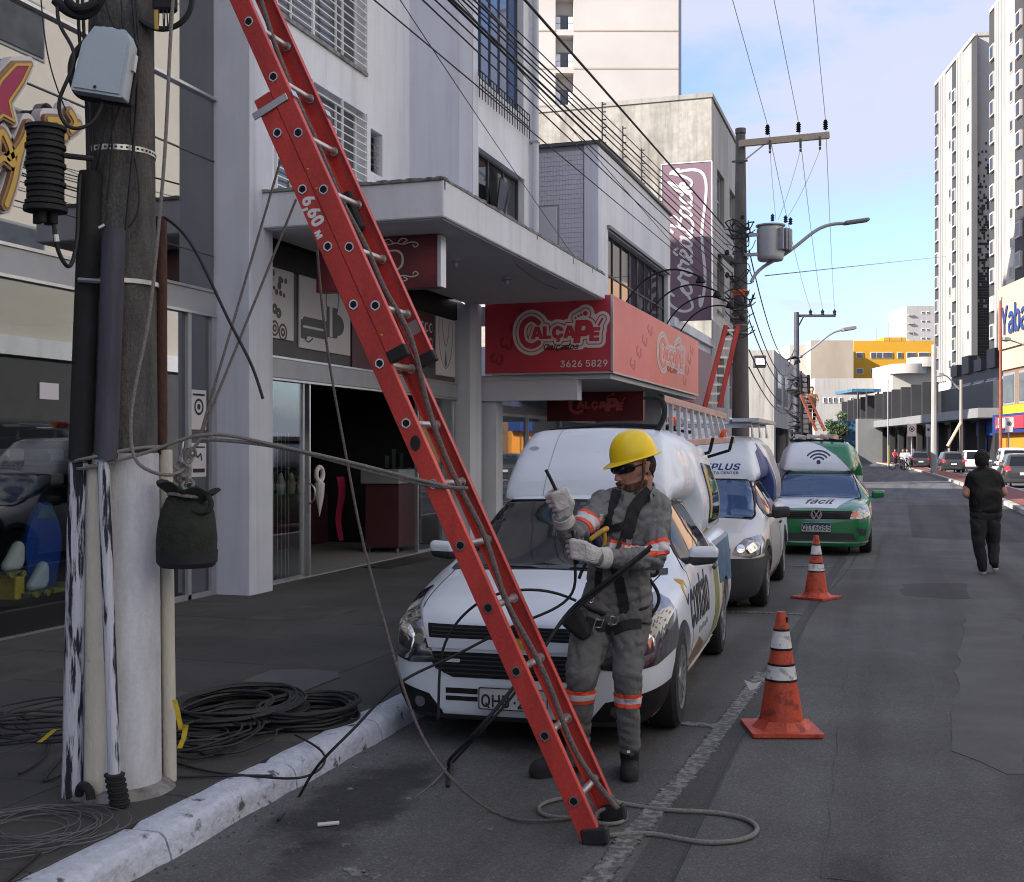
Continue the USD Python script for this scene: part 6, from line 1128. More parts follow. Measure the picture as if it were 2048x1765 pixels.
# capsule details: rear side glass, strap lines, lettering on the door
CW = sg.Polygon([(2.95, 1.08), (3.72, 1.08), (3.66, 1.52), (3.05, 1.55)]).buffer(-0.03).buffer(0.03)
c1.dec('capsule_window_frame', CW.buffer(0.035), 'x', 0.3, 1.0, 'car_white', 0.010, cap1); c1.dec('capsule_window', CW, 'x', 0.3, 1.0, 'dark_glass', 0.016, cap1); c1.dec('window_sticker', sg.Polygon([(3.0, 1.12), (3.12, 1.12), (3.22, 1.5), (3.08, 1.5)]), 'x', 0.3, 1.0, 'gold', 0.018, cap1)
c1.dec('capsule_seam', stroke([(-0.30, 1.3), (-0.28, 1.5), (-0.27, 1.62), (-0.25, 1.85)], 0.006), 'y', 1.8, 2.7, 'alu_grey', 0.0012, cap1)
c1.dec('capsule_vent', affinity.translate(affinity.scale(sg.Point(0, 0).buffer(0.03), 1.2, 0.5), -0.42, 1.66), 'y', 1.8, 2.7, 'alu_grey', 0.002, cap1)
T = tshape('contato', 0.19, 450); q_ = T.bounds; T = affinity.translate(affinity.scale(T, 1.05 / (q_[2] - q_[0]), 0.30 / (q_[3] - q_[1]), origin=(0, 0)), 1.66, 0.68); c1.dec('door_lettering', T, 'x', 0.5, 1.0, 'ink', 0.0045)
c1.dec('small_lettering', affinity.translate(tshape('internet fibra optica', 0.042, 450), 1.8, 0.47), 'x', 0.5, 1.0, 'alu_grey', 0.0045)
for pl, mm in ((sg.Polygon([(1.1, 0.35), (1.5, 0.25), (2.1, 0.30), (1.6, 0.42)]), 'brown_print'), (sg.Point(1.0, 0.80).buffer(0.06).difference(sg.Point(1.02, 0.785).buffer(0.042)), 'gold'), (stroke([(1.0, 0.74), (1.04, 0.71), (1.08, 0.75)], 0.025), 'ink_blue'), (sg.Polygon([(2.62, 0.3), (2.95, 0.3), (2.8, 0.95), (2.62, 0.95)]), 'olive'), (sg.Polygon([(3.0, 0.62), (4.2, 0.55), (4.2, 0.95), (2.9, 0.95)]), 'teal_print'), (sg.Polygon([(3.1, 0.4), (3.15, 0.6), (3.4, 0.62), (3.3, 0.42)]), 'gold')):
    c1.dec('vinyl_print', pl, 'x', 0.5, 1.0, mm, 0.0032)
c1.dec('vinyl_print', sg.Polygon([(2.9, 1.0), (3.4, 1.0), (3.0, 1.06)]).union(sg.Polygon([(3.8, 1.02), (4.1, 1.02), (4.05, 1.5), (3.82, 1.45)])), 'x', 0.4, 1.0, 'olive', 0.003, cap1)
for z in (1.81, ): put('roof_bar', MB().tube(spline([(-0.5, 2.9, 1.80), (0.0, 2.9, 1.845), (0.5, 2.9, 1.82)], 10), 0.015, 8), 'black', c1.t); put('roof_bar', MB().tube(spline([(-0.5, 3.9, 1.80), (0.0, 3.9, 1.835), (0.5, 3.9, 1.80)], 10), 0.015, 8), 'black', c1.t)
# ladder carried on edge beside the capsule
rl = thing('roof_ladder', 'short ladder with salmon rails carried on edge on the nearest pickup', 'ladder', tuple(atd(1380, 850, 9.8)))
ra0, ra1, rb0, rb1 = atd(1322, 797, 8.95), atd(1450, 834, 11.0), atd(1318, 889, 8.9), atd(1466, 880, 11.0)
for a, b in ((ra0, ra1), (rb0, rb1)): put('rail', MB().bar(a, b, 0.035, 0.055, ch=0.005), 'ladder_salmon', rl)
for k in range(10): t = 0.04 + k * 0.095; put('rung', MB().bar(ra0 + (ra1 - ra0) * t, rb0 + (rb1 - rb0) * t, 0.035, 0.028, up=(1, 0, 0)), 'alu', rl)
for a in (ra0, rb0): put('end_cap', MB().obox(a, (0.05, 0.05, 0.07), None, 0.01), 'black', rl)
sw = put('strap_bundle', MB().tube(spline([ra0 + [-0.12, -0.05, 0.0], ra0 + [0.02, -0.08, -0.02], (ra0 + rb0) / 2 + [0.04, -0.08, 0.02], rb0 + [-0.02, -0.06, 0.06], rb0 + [-0.03, -0.03, -0.03]], 20), [0.012] + [0.02] * 18 + [0.015], 9), 'canvas', label='dark cloth strap wound round the front end of the carried ladder', cat='strap')
for t in (0.55, 0.85):
    p = rb0 + (rb1 - rb0) * t; br = thing('rack_bracket', 'black steel rack bracket holding the carried ladder, %s' % ('nearer the front' if t < 0.7 else 'nearer the rear'), 'bracket', tuple(p)); put('bar', MB().bar(p + [-0.18, 0, -0.16], p + [0.05, 0, -0.09], 0.025).bar(p + [0.05, 0, -0.09], p + [0.08, 0, 0.03], 0.025), 'black', br)
put('tie_rope', MB().tube(spline([rb0 + (rb1 - rb0) * 0.8 + [0, -0.04, 0.02], rb0 + (rb1 - rb0) * 0.8 + [0.03, -0.06, 0.08], rb0 + (rb1 - rb0) * 0.83 + [0, -0.05, 0.03], rb0 + (rb1 - rb0) * 0.86 + [0.02, -0.05, 0.09]], 20), 0.014, 7), 'orange_bright', label='orange tie holding the carried ladder to its rack', cat='tie')
# ---------------------------------------------------------------- second pickup, lower bumper in dark plastic
c2 = Car('pickup', 'white pickup with dark plastic bumper and EPLUS lettering on its capsule, second in the row', (-2.10, 12.05, 0), math.radians(1.5))
st2 = pickup_sections(4.3, 0.825, 0.93, 1.32); c2.body(st2, 'car_cream', (0.82, 3.45), 0.345)
cap2 = loft(cap_sections(4.25, 1.80, 1.84), 60, 28); put('cargo_capsule', shell(cap2, 0), 'car_white', c2.t, 30)
for q in (-1, 1):
    for y in (0.82, 3.45): c2.wheel(q * 0.81, y, spokes=7, rim='rim_grey')
WS2 = affinity.translate(WS_POLY, 0, 0.012); c2.dec('windshield', WS2, 'y', 0.9, 1.95, 'pane_blue', 0.004); c2.dec('windshield_seal', WS2.buffer(0.018).difference(WS2.buffer(-0.002)), 'y', 0.9, 1.95, 'black', 0.0025)
for lo, hi in ((0.4, 1.0), (-1.0, -0.4)):
    c2.dec('side_window', SIDE_WIN, 'x', lo, hi, 'dark_glass', 0.004); c2.dec('door_seam', DOOR.buffer(0.005).difference(DOOR.buffer(-0.005)), 'x', lo, hi, 'black', 0.0012); c2.dec('window_seal', SIDE_WIN.buffer(0.02).difference(SIDE_WIN.buffer(-0.002)), 'x', lo, hi, 'black', 0.0028)
    c2.dec('side_moulding', sbox(1.2, 0.17, 3.05, 0.26), 'x', lo, hi, 'plastic_dark', 0.010)
    [c2.dec('arch_moulding', sg.Point(yq, 0.30).buffer(0.41).intersection(sbox(0, 0.14, 4.3, 1)), 'x', lo, hi, 'plastic_dark', 0.006) for yq in (0.82, 3.45)]
BP = sbox(-1, 0.12, 1, 0.56); c2.dec('bumper', BP, 'y', -0.1, 0.52, 'plastic_dark', 0.008); HL2 = sg.Polygon([(-0.52, 0.60), (-0.55, 0.68), (-0.62, 0.75), (-0.75, 0.775), (-0.82, 0.74), (-0.82, 0.60), (-0.70, 0.565)])
for g in (HL2, mir(HL2)):
    h = c2.dec('headlight', g, 'y', -0.05, 0.6, 'lamp_dark', 0.006); sx = -1 if g is HL2 else 1
    for x, r in ((0.70, 0.055), (0.60, 0.04)): c2.dec('lamp_reflector', affinity.translate(sg.Point(0, 0).buffer(r), sx * x, 0.66), 'y', -0.05, 0.5, 'chrome', 0.009, parent=h)
c2.dec('grille', sbox(-0.5, 0.57, 0.5, 0.66), 'y', -0.05, 0.3, 'black', 0.006)
mirror(c2, 1.40, 0.965, 0.85, 'plastic_dark', s=0.9)
c2.dec('capsule_lettering', affinity.translate(affinity.scale(tshape('EPLUS', 0.075, 750, slant=0.25), 1.25, 1), 0.21, 1.455), 'y', 1.8, 2.9, 'ink_blue', 0.003, cap2); c2.dec('capsule_lettering', affinity.translate(affinity.scale(tshape('DATA CENTER', 0.030, 600), 1.25, 1), 0.22, 1.385), 'y', 1.8, 2.9, 'ink_navy', 0.003, cap2)
c2.dec('blue_swoosh', sg.Polygon([(2.15, 1.30), (2.25, 1.6), (2.5, 1.70), (2.9, 1.35), (3.2, 0.95), (2.75, 1.0)]).buffer(0.05).buffer(-0.02), 'x', 0.3, 1.0, 'ink_blue', 0.004, cap2)
c2.dec('silver_panel', sg.Polygon([(3.3, 1.0), (4.1, 1.0), (4.05, 1.7), (3.0, 1.72)]), 'x', 0.3, 1.0, 'alu_grey', 0.003, cap2)
c2.dec('bed_print', sg.Polygon([(2.9, 0.35), (4.2, 0.35), (4.2, 0.97), (2.75, 0.97)]), 'x', 0.5, 1.0, 'car_white', 0.0032); put('door_handle', MB().bar((0.835, 2.38, 0.80), (0.832, 2.55, 0.805), 0.03, 0.03, ch=0.01), 'plastic_dark', c2.t)
for k, (x, z, m_) in enumerate(((1.75, 1.05, 'pink'), (1.9, 1.12, 'print_white'), (2.15, 1.1, 'box_white'), (2.0, 0.99, 'pink'))): c2.dec('window_reflection_sticker', sg.Point(x, z).buffer(0.06), 'x', 0.5, 1.0, m_, 0.0055)
put('hood_cloth', MB().obox((0.12, 0.98, 0.935), (0.16, 0.14, 0.012), rz(0.4) @ rx(0.3), 0.004), 'teal_print', c2.t)
rk = thing('roof_rack', 'aluminium ladder rack on the capsule of the second pickup', 'rack', (-2.2, 14.6, 1.83))
for y in (14.4, 15.2, 16.0):
    put('cross_bar', MB().tube([(-2.72, y, 1.80), (-2.70, y, 1.96), (-1.66, y, 1.96), (-1.64, y, 1.80)], 0.02, 8), 'alu', rk)
for x in (-2.45, -1.9): put('carried_tube', MB().cyl((x, 14.1, 2.0), (x + 0.02, 16.5, 2.0), 0.03, n=10), 'alu', rk)
put('red_end', MB().cyl((-2.55, 14.05, 2.0), (-2.55, 14.3, 2.0), 0.05, n=10), 'orange_bright', rk); put('carried_plank', MB().box(-1.86, -1.55, 14.2, 16.2, 1.98, 2.02), 'alu', rk)
# ---------------------------------------------------------------- green and white pickup
c3 = Car('pickup', 'green and white pickup with wireless symbol on its capsule, third in the row', (-1.215, 19.2, 0), math.radians(2.5))
st3 = pickup_sections(4.4, 0.86, 0.86, 1.27); c3.body(st3, 'car_green', (0.86, 3.5), 0.34)
cap3 = loft(cap_sections(4.3, 1.78, 1.82), 60, 28); put('cargo_capsule', shell(cap3, 0), 'car_white', c3.t, 30)
for q in (-1, 1):
    for y in (0.86, 3.5): c3.wheel(q * 0.84, y, spokes=6)
HD = sg.Polygon([(-0.86, 0.22), (-0.60, 0.10), (0.30, 0.10), (0.50, 0.55), (0.66, 1.2), (-0.86, 1.2)]); c3.dec('hood_panel', HD, 'z', 0.62, 1.0, 'car_white', 0.003)
WS3 = affinity.translate(affinity.scale(WS_POLY, 1.04, 1.0), 0, -0.045); c3.dec('windshield', WS3, 'y', 0.9, 1.95, 'pane_blue', 0.005); c3.dec('windshield_seal', WS3.buffer(0.02).difference(WS3.buffer(-0.002)), 'y', 0.9, 1.95, 'black', 0.004)
for lo, hi in ((0.4, 1.0), (-1.0, -0.4)): c3.dec('side_window', affinity.translate(SIDE_WIN, 0, -0.035), 'x', lo, hi, 'dark_glass', 0.004); c3.dec('door_seam', DOOR.buffer(0.005).difference(DOOR.buffer(-0.005)), 'x', lo, hi, 'black', 0.0012)
c3.dec('grille', sg.Polygon([(-0.62, 0.70), (0.62, 0.70), (0.52, 0.575), (-0.52, 0.575)]), 'y', -0.05, 0.4, 'black', 0.006)
for k in range(4): c3.dec('grille_slat', sbox(-0.55, 0.595 + k * 0.027, 0.55, 0.601 + k * 0.027), 'y', -0.05, 0.4, 'plastic_dark', 0.010)
HL3 = sg.Polygon([(-0.50, 0.58), (-0.54, 0.70), (-0.70, 0.775), (-0.85, 0.78), (-0.86, 0.64), (-0.72, 0.575)])
for g in (HL3, mir(HL3)):
    h = c3.dec('headlight', g, 'y', -0.05, 0.62, 'lamp_lens', 0.007); sx = -1 if g is HL3 else 1; c3.dec('indicator', affinity.translate(sg.Point(0, 0).buffer(0.045), sx * 0.58, 0.65), 'y', -0.05, 0.5, 'amber', 0.010, parent=h)
VW = union_all([sg.Point(0, 0).buffer(0.085).difference(sg.Point(0, 0).buffer(0.070)), sg.LineString([(-0.04, 0.065), (0, -0.005), (0.04, 0.065)]).buffer(0.008), sg.LineString([(-0.07, 0.03), (-0.035, -0.06), (0, -0.005), (0.035, -0.06), (0.07, 0.03)]).buffer(0.008)])
put('badge', MB().ext(VW, (0, -0.012, 0.645), (1, 0, 0), (0, 0, 1), 0.012), 'chrome', c3.t, False); put('badge_back', MB().ext(sg.Point(0, 0).buffer(0.08), (0, -0.008, 0.645), (1, 0, 0), (0, 0, 1), 0.008), 'black', c3.t, False)
plate(c3, [('QIT6G55', 0.0, 0.085)], 0.45, -0.03, 0.44, 0.14, True)
c3.dec('lower_intake', sg.Polygon([(-0.55, 0.36), (0.55, 0.36), (0.62, 0.25), (-0.62, 0.25)]), 'y', -0.05, 0.4, 'plastic_dark', 0.004)
for sx in (-1, 1): c3.dec('fog_recess', affinity.translate(sg.Polygon([(-0.1, 0.06), (0.08, 0.04), (0.06, -0.06), (-0.03, -0.05)]), sx * 0.68, 0.38) if sx > 0 else mir(affinity.translate(sg.Polygon([(-0.1, 0.06), (0.08, 0.04), (0.06, -0.06), (-0.03, -0.05)]), 0.68, 0.38)), 'y', -0.05, 0.5, 'plastic_dark', 0.006)
c3.dec('bumper_line', sbox(-0.8, 0.205, 0.8, 0.222), 'y', -0.05, 0.5, 'alu', 0.008)
c3.dec('green_panel', sg.Polygon([(-0.30, 1.84), (0.05, 1.72), (0.30, 1.55), (0.46, 1.38), (0.54, 1.28), (0.75, 1.28), (0.75, 1.9), (-0.3, 1.9)]), 'y', 1.7, 4.4, 'car_green', 0.0035, cap3); c3.dec('green_panel', sg.Polygon([(2.6, 1.2), (3.0, 1.2), (3.4, 1.75), (2.6, 1.75)]), 'x', 0.3, 1.0, 'car_green', 0.0045, cap3)
wf = [sg.Point(0, 0).buffer(0.035)]
for r in (0.085, 0.14, 0.195): wf.append(sg.LineString([(r * 1.15 * math.sin(a), r * math.cos(a)) for a in np.linspace(-0.95, 0.95, 16)]).buffer(0.013))
c3.dec('wireless_symbol', affinity.translate(union_all(wf), 0.0, 1.44), 'y', 1.7, 2.6, 'ink_navy', 0.0045, cap3)
c3.dec('hood_lettering', affinity.scale(affinity.translate(tshape('fácil', 0.13, 700, slant=0.5), 0.05, 0.40), 1.1, 2.2, origin='center'), 'z', 0.6, 1.0, 'mall_black', 0.005)
mirror(c3, 1.40, 0.92, 0.90, 'car_green', 'car_green', s=0.95)
put('roof_tray', MB().box(-0.5, 0.42, 2.35, 3.9, 1.80, 1.83), 'black', c3.t); rl3 = thing('roof_ladder', 'folded aluminium and wooden ladder lying on the green pickup', 'ladder', (-1.35, 22, 1.86))
for x, m_ in ((-1.72, 'alu'), (-1.52, 'alu'), (-1.30, 'ladder_salmon'), (-1.12, 'ladder_salmon')): put('rail', MB().box(x, x + 0.05, 21.5, 23.3, 1.84, 1.92), m_, rl3)
for k in range(6): put('rung', MB().box(-1.70, -1.1, 21.7 + k * 0.3, 21.74 + k * 0.3, 1.87, 1.90), 'alu', rl3)
put('roof_hoop', MB().tube(spline([(0.22, 2.6, 1.79), (0.22, 2.6, 1.98), (0.33, 2.6, 2.05), (0.45, 2.6, 1.98), (0.45, 2.6, 1.79)], 24), 0.012, 7), 'conduit_grey', c3.t)
# ---------------------------------------------------------------- passenger cars beyond the median
def hatch_sections(L=4.0, tall=1.48):
    return np.array([(0, .28, .45, .5, .62, .72, .60, .80, .50), (0.06, .22, .6, .5, .76, .74, .74, .86, .62), (0.2, .2, .7, .5, .82, .8, .80, tall - 0.42, .68), (0.55, .2, .74, .5, .85, .9, .80, tall - 0.04, .60), (1.0, .2, .75, .5, .86, .92, .80, tall, .60), (2.0, .2, .75, .5, .86, .92, .8, tall, .60), (2.4, .2, .75, .5, .86, .9, .8, tall - 0.10, .60), (3.0, .2, .75, .5, .85, .86, .78, .92, .70), (3.7, .2, .72, .5, .8, .74, .74, .78, .62), (3.95, .25, .6, .45, .68, .6, .62, .66, .5), (L, .3, .5, .45, .55, .55, .5, .6, .4)])
def hatch(label, px, py, paint, ang=0.0, tall=1.48, s=1.0):
    g = G(px, py); c = Car('parked_car', label, tuple(g), ang, 'car', 'cars beyond the median'); c.body(hatch_sections(4.0, tall), paint, (0.75, 3.2), 0.32)
    for q in (-1, 1):
        for y in (0.75, 3.2): c.wheel(q * 0.83, y, 0.30, 0.18, 7)
    RW = sg.Polygon([(-0.62, 0.95), (0.62, 0.95), (0.52, tall - 0.12), (-0.52, tall - 0.12)]).buffer(-0.04).buffer(0.04); c.dec('rear_window', RW, 'y', -0.1, 0.9, 'dark_glass', 0.006)
    SW = sg.Polygon([(0.45, 0.96), (0.65, tall - 0.12), (2.1, tall - 0.1), (2.75, 0.95)]).buffer(-0.03).buffer(0.02)
    for lo, hi in ((0.4, 1.0), (-1.0, -0.4)): c.dec('side_window', SW, 'x', lo, hi, 'dark_glass', 0.005); c.dec('window_pillar', sbox(1.45, 0.9, 1.52, tall), 'x', lo, hi, paint, 0.008)
    TL = sg.Polygon([(-0.86, 0.74), (-0.56, 0.76), (-0.58, 0.92), (-0.86, 0.98)])
    for t in (TL, mir(TL)): c.dec('tail_light', t, 'y', -0.1, 0.35, 'tail_red', 0.008)
    c.dec('rear_bumper', sbox(-0.8, 0.22, 0.8, 0.40), 'y', -0.1, 0.3, 'plastic_dark', 0.006); put('licence_plate', MB().box(-0.2, 0.2, -0.02, 0.01, 0.56, 0.68), 'plate', c.t, False); mirror(c, 2.55, 0.98, 0.95, paint); return c
A12 = math.radians(6)
mat('car_dark', (0.025, 0.027, 0.03), 0.25, coat=0.9); mat('car_silver', (0.35, 0.36, 0.37), 0.3, coat=0.8, metal=0.3); mat('car_red', (0.10, 0.012, 0.012), 0.3, coat=0.8)
hatch('dark hatchback cut by the right edge, nearest car beyond the median', 2050, 977, 'car_dark', 0.02)
hatch('dark saloon parked left of the walking person, beside the grey post', 1908, 946, 'car_dark', A12, 1.5)
hatch('black compact car parked behind the bicycles', 1842, 938, 'car_dark', A12)
hatch('white tall car on the road right of the yellow marker post', 1758, 925, 'car_white', A12, 1.6)
hatch('dark red car ahead of the white tall car at the bend', 1733, 919, 'car_red', A12, 1.5)
hatch('silver car by the pavement behind the cyclists', 1815, 922, 'car_silver', A12, 1.5)
hatch('white van-like car half hidden by the orange post', 2030, 958, 'car_white', 0.05, 1.75)
hatch('white car parked behind the walking person', 1950, 944, 'car_white', 0.06, 1.6)
hatch('pale silver car far along the side road', 1890, 922, 'car_silver', A12, 1.5); hatch('white car by the dark arcade pavement', 1862, 918, 'car_white', A12, 1.6)
hatch('dark car on the left lane behind the green pickup', 1560, 935, 'car_dark', 0.05, 1.5)
# ================================================================ the red extension ladder
LU = P(-0.431, 0, 0.9023); LN = P(0.9023, 0, 0.431); LF = P(-1.211, 4.87, 0.0); LW = 0.365
ld = thing('extension_ladder', 'red fibreglass extension ladder marked 6,60 leaning up across the street view', 'ladder', tuple(LF))
def rail(s0, s1, off, y, inward, w=0.088, fl=0.030, th=0.006):
    a, b = LF + LU * s0 + LN * off, LF + LU * s1 + LN * off; a[1] = b[1] = y; m = MB(); c = (a + b) / 2; L = s1 - s0; R_ = np.stack([LU, [0, 1.0, 0], LN], 1)
    m.obox(c + [0, inward * th / 2, 0], (L, th, w), R_, 0.0015)
    for q in (-1, 1): m.obox(c + LN * q * (w / 2 - th / 2) + [0, inward * (th + fl / 2), 0], (L, fl, th), R_, 0.0015)
    return m
Y0, Y1 = 4.87, 4.87 + LW
for y, q in ((Y0, 1), (Y1, -1)): put('rail', rail(0.03, 3.62, 0.0, y, q), 'ladder_red', ld)
FO = 0.092
for y, q in ((Y0 - 0.004, 1), (Y1 + 0.004, -1)): put('rail', rail(2.27, 6.4, FO, y, q), 'ladder_red', ld)
dsh = sg.Polygon([(0.016 * math.cos(a), 0.0165 * math.sin(a)) for a in np.linspace(-0.25, PI + 0.25, 18)] + [(-0.014, -0.008), (0, -0.0165), (0.014, -0.008)]).buffer(0.0015)
def rung(s, off):
    c = LF + LU * s + LN * off; r = put('rung', MB().tube([c + [0, 0.004, 0], c + [0, LW - 0.004, 0]], 0.0155, 14), 'rung_alu', ld)
    put('rung_collar', MB().ext(dsh.buffer(0.004).difference(dsh.buffer(-0.002)), c + [0, -0.0045, 0], (-1, 0, 0), (0, 0, 1), -0.006) if False else MB().ext(dsh.buffer(0.0045).difference(dsh.buffer(-0.0015)), c + [0, -0.001, 0], (1, 0, 0), (0, 0, 1), 0.0065), 'chrome', r)
    put('rung_hole', MB().ext(dsh.buffer(-0.001), c + [0, 0.0, 0], (1, 0, 0), (0, 0, 1), 0.0062 if off == 0 else 0.0092), 'black', r, False)
    for y in (0.008, LW - 0.008): put('rung_flange', MB().tube([c + [0, y - 0.004, 0], c + [0, y + 0.004, 0]], 0.022, 16), 'rung_alu', r)
for k in range(12): rung(0.195 + k * 0.2936, 0.0)
for k in range(14): rung(0.195 + (7.82 + k) * 0.2936, FO)
for y, q in ((Y0, 1), (Y1, -1)):
    put('foot', MB().obox(LF + P(0.004, y - LF[1] + q * 0.016, 0.035), (0.115, 0.05, 0.07), ry(-0.18), 0.008), 'rubber', ld)
    put('rail_end_cap', MB().obox(LF + LU * 2.255 + LN * FO + [0, y - LF[1] + q * 0.014, 0], (0.055, 0.042, 0.094), np.stack([LU, [0, 1, 0], LN], 1), 0.004), 'black_matt', ld)
    c = LF + LU * 3.55 + LN * 0.02 + [0, y - LF[1] - q * 0.008, 0]; put('guide_bracket', MB().obox(c, (0.035, 0.008, 0.19), np.stack([LU, [0, 1, 0], LN], 1), 0.002).obox(c + LN * 0.125 + [0, q * 0.02, 0], (0.035, 0.045, 0.006), np.stack([LU, [0, 1, 0], LN], 1), 0.002), 'alu', ld)
    for s_ in (2.36, 3.1, 3.2): put('rivet', MB().ball(LF + LU * s_ + LN * (FO - 0.03) + [0, (y - LF[1]) - q * 0.004, 0], 0.006, 1), 'gold', ld)
put('marking', MB().ext(tshape('6,60', 0.060, 800, squeeze=0.82).union(affinity.translate(tshape('M', 0.030, 800), 0.11, -0.015)), LF + LU * 3.02 + LN * -0.004 + P(0, -0.0008, 0), -LU, LN, 0.0008), 'white_paint', ld, False)
put('rating_plate', MB().obox(LF + LU * 2.42 + LN * (FO + 0.005) + [0, LW - 0.003, 0], (0.065, 0.003, 0.045), np.stack([LU, [0, 1, 0], LN], 1)), 'alu', ld); put('oval_sticker', MB().ext(affinity.scale(sg.Point(0, 0).buffer(0.03), 0.8, 1.15), LF + LU * 1.86 + [0, -0.0012, 0], (1, 0, 0), (0, 0, 1), 0.001), 'black_matt', ld, False)
put('rung_lock', MB().obox(LF + LU * 3.02 + LN * 0.06 + [0, LW - 0.06, 0], (0.16, 0.05, 0.07), np.stack([LU, [0, 1, 0], LN], 1), 0.012).obox(LF + LU * 3.12 + LN * 0.05 + [0, LW - 0.05, 0], (0.06, 0.03, 0.10), np.stack([LU, [0, 1, 0], LN], 1), 0.01), 'black_matt', ld)
def rope(label, pts, r=0.008, m='rope', n=70): return put('rope', MB().tube(spline(pts, n), r, 8), m, '/World', True, label=label, cat='rope')
yy = 5.06
rope('worn brownish hoist rope running down the middle of the red ladder', [onY(x, y, yy) for x, y in ((505, -60), (545, 75), (572, 150), (600, 215), (640, 300), (690, 415), (735, 500), (770, 580), (815, 660), (850, 790), (878, 880), (925, 985), (972, 1080), (1012, 1200), (1065, 1300), (1110, 1400), (1150, 1500), (1200, 1575), (1236, 1618))], 0.013, 'rope_dirty', 140)
# ropes: pole tie, tail on the ground, hoist line
rope('thick pale rope tying the near pole to the ladder', [pp(330, 895, 5.5), pp(240, 903, 5.20), pp(185, 915, 5.15), pp(150, 924, 5.22), pp(148, 932, 5.3), pp(160, 938, 5.2), pp(240, 920, 5.19), pp(300, 903, 5.24), pp(400, 871, 5.26), pp(520, 884, 5.26), pp(700, 925, 5.24), pp(880, 970, 5.2), pp(925, 980, 5.17)], 0.008, n=120)
rope('second strand of the pole tie rope running to the ladder rung', [pp(395, 878, 5.27), pp(520, 889, 5.27), pp(700, 931, 5.25), pp(885, 974, 5.2), pp(935, 977, 5.15)], 0.008)
rope('pale rope looping down the front of the near pole to the green bag', [pp(346, 0, 5.2), pp(342, 60, 5.2), pp(330, 300, 5.2), pp(315, 480, 5.2), pp(290, 680, 5.18), pp(266, 800, 5.17), pp(262, 880, 5.16), pp(275, 925, 5.15), pp(310, 946, 5.15), pp(345, 950, 5.2), pp(365, 940, 5.26)], 0.008)
for k, (a, b) in enumerate((((562, 318), (400, 872)), ((592, 400), (398, 880)))): rope('dark taut rope from the ladder down to the pole tie, %s' % ('left of its pair', 'right of its pair')[k], [onY(*a, 5.3), (onY(*a, 5.3) + pp(*b, 5.3)) / 2, pp(*b, 5.3)], 0.006, 'rope_dirty')
g0 = G(1020, 1632, 0.012); rope('long thin rope dropping from the sign to the road by the ladder', [pp(632, 470, 5.9), pp(655, 700, 5.9), pp(690, 900, 5.85), pp(725, 1080, 5.75), pp(770, 1250, 5.65), pp(815, 1400, 5.5), pp(860, 1500, 5.4), pp(920, 1575, 5.35), G(980, 1620, 0.012), G(1040, 1640, 0.012), G(1110, 1640, 0.012), G(1170, 1632, 0.014)], 0.0065, 'rope_dirty', 120)
rope('grey rope lying in a long loop on the road right of the ladder foot', [G(1215, 1672, 0.012), G(1300, 1668, 0.012), G(1400, 1684, 0.012), G(1470, 1682, 0.012), G(1512, 1665, 0.012), G(1495, 1640, 0.012), G(1420, 1625, 0.012), G(1330, 1620, 0.012), G(1245, 1607, 0.012), onY(1225, 1595, 5.15)], 0.011, 'rope', 90)
rope('grey rope coiled round the ladder feet', [onY(1228, 1600, 5.15), G(1252, 1628, 0.012), G(1225, 1648, 0.012), G(1190, 1640, 0.02), G(1200, 1622, 0.05), G(1235, 1625, 0.03), G(1150, 1636, 0.012), G(1090, 1630, 0.012), G(1078, 1615, 0.012), G(1110, 1600, 0.012), G(1160, 1592, 0.012)], 0.009, 'rope', 90)
# ---------------------------------------------------------------- green canvas tool bag hanging from the tie
bg = thing('canvas_bag', 'dark green canvas tool bag hanging by rope right of the near pole', 'bag', tuple(pp(374, 1060, 5.30)))
bc_ = pp(374, 1133, 5.32); k_ = 5.32 / 2400
pr = [(0, 0), (50, 1), (57, 8), (59, 25), (60, 55), (56, 88), (48, 112), (38, 126), (28, 136), (38, 146), (52, 158), (48, 160), (30, 146), (0, 140)]
lv = MB().lathe([(a * k_, b * k_) for a, b in pr], (0, 0, 0), 40); v = lv.v[0]; ang = np.arctan2(v[:, 1], v[:, 0]); up_ = np.clip((v[:, 2] - 0.2) / 0.12, 0, 1)
fl = 1 + up_ * (0.20 * np.cos(2 * ang) + 0.07 * np.sin(7 * ang)) + 0.06 * (meshkit.fbm(v * 14, 3, 4)[:, None][:, 0] - 0.5) * 2
v[:, :2] *= fl[:, None]; v[:, 2] += up_ * (0.02 * np.cos(ang) * -1 + 0.012 * np.sin(5 * ang)); lv.v[0] = v @ np.stack([CR, CF, CU], 1).T + bc_
put('sack', lv, 'canvas', bg, True)
put('mouth_flap', MB().tube([bc_ + CR * (28 + 28 * math.cos(t)) * k_ + CU * (132 + 22 * math.sin(t) - 8 * math.cos(t)) * k_ + CF * (-30 + 6 * math.sin(t)) * k_ for t in np.linspace(-0.6 * PI, 0.9 * PI, 24)], 0.012, 8), 'canvas', bg); put('bottom_patch', MB().lathe([(51.5 * k_, -0.002), (59.5 * k_, 9 * k_), (60.5 * k_, 32 * k_)], tuple(bc_), 36), 'black_matt', bg)
put('neck_rope', MB().tube([bc_ + CR * 36 * k_ * math.cos(t) + CF * 34 * k_ * math.sin(t) + CU * (143 + 3 * math.sin(2 * t)) * k_ for t in np.linspace(0, 2 * PI, 30, endpoint=False)], 0.008, 7, closed=True), 'rope', bg)
kn = thing('rope_knot', 'knotted pale rope and steel hook above the green bag', 'knot', tuple(pp(372, 930, 5.28)))
rk_ = np.random.default_rng(5)
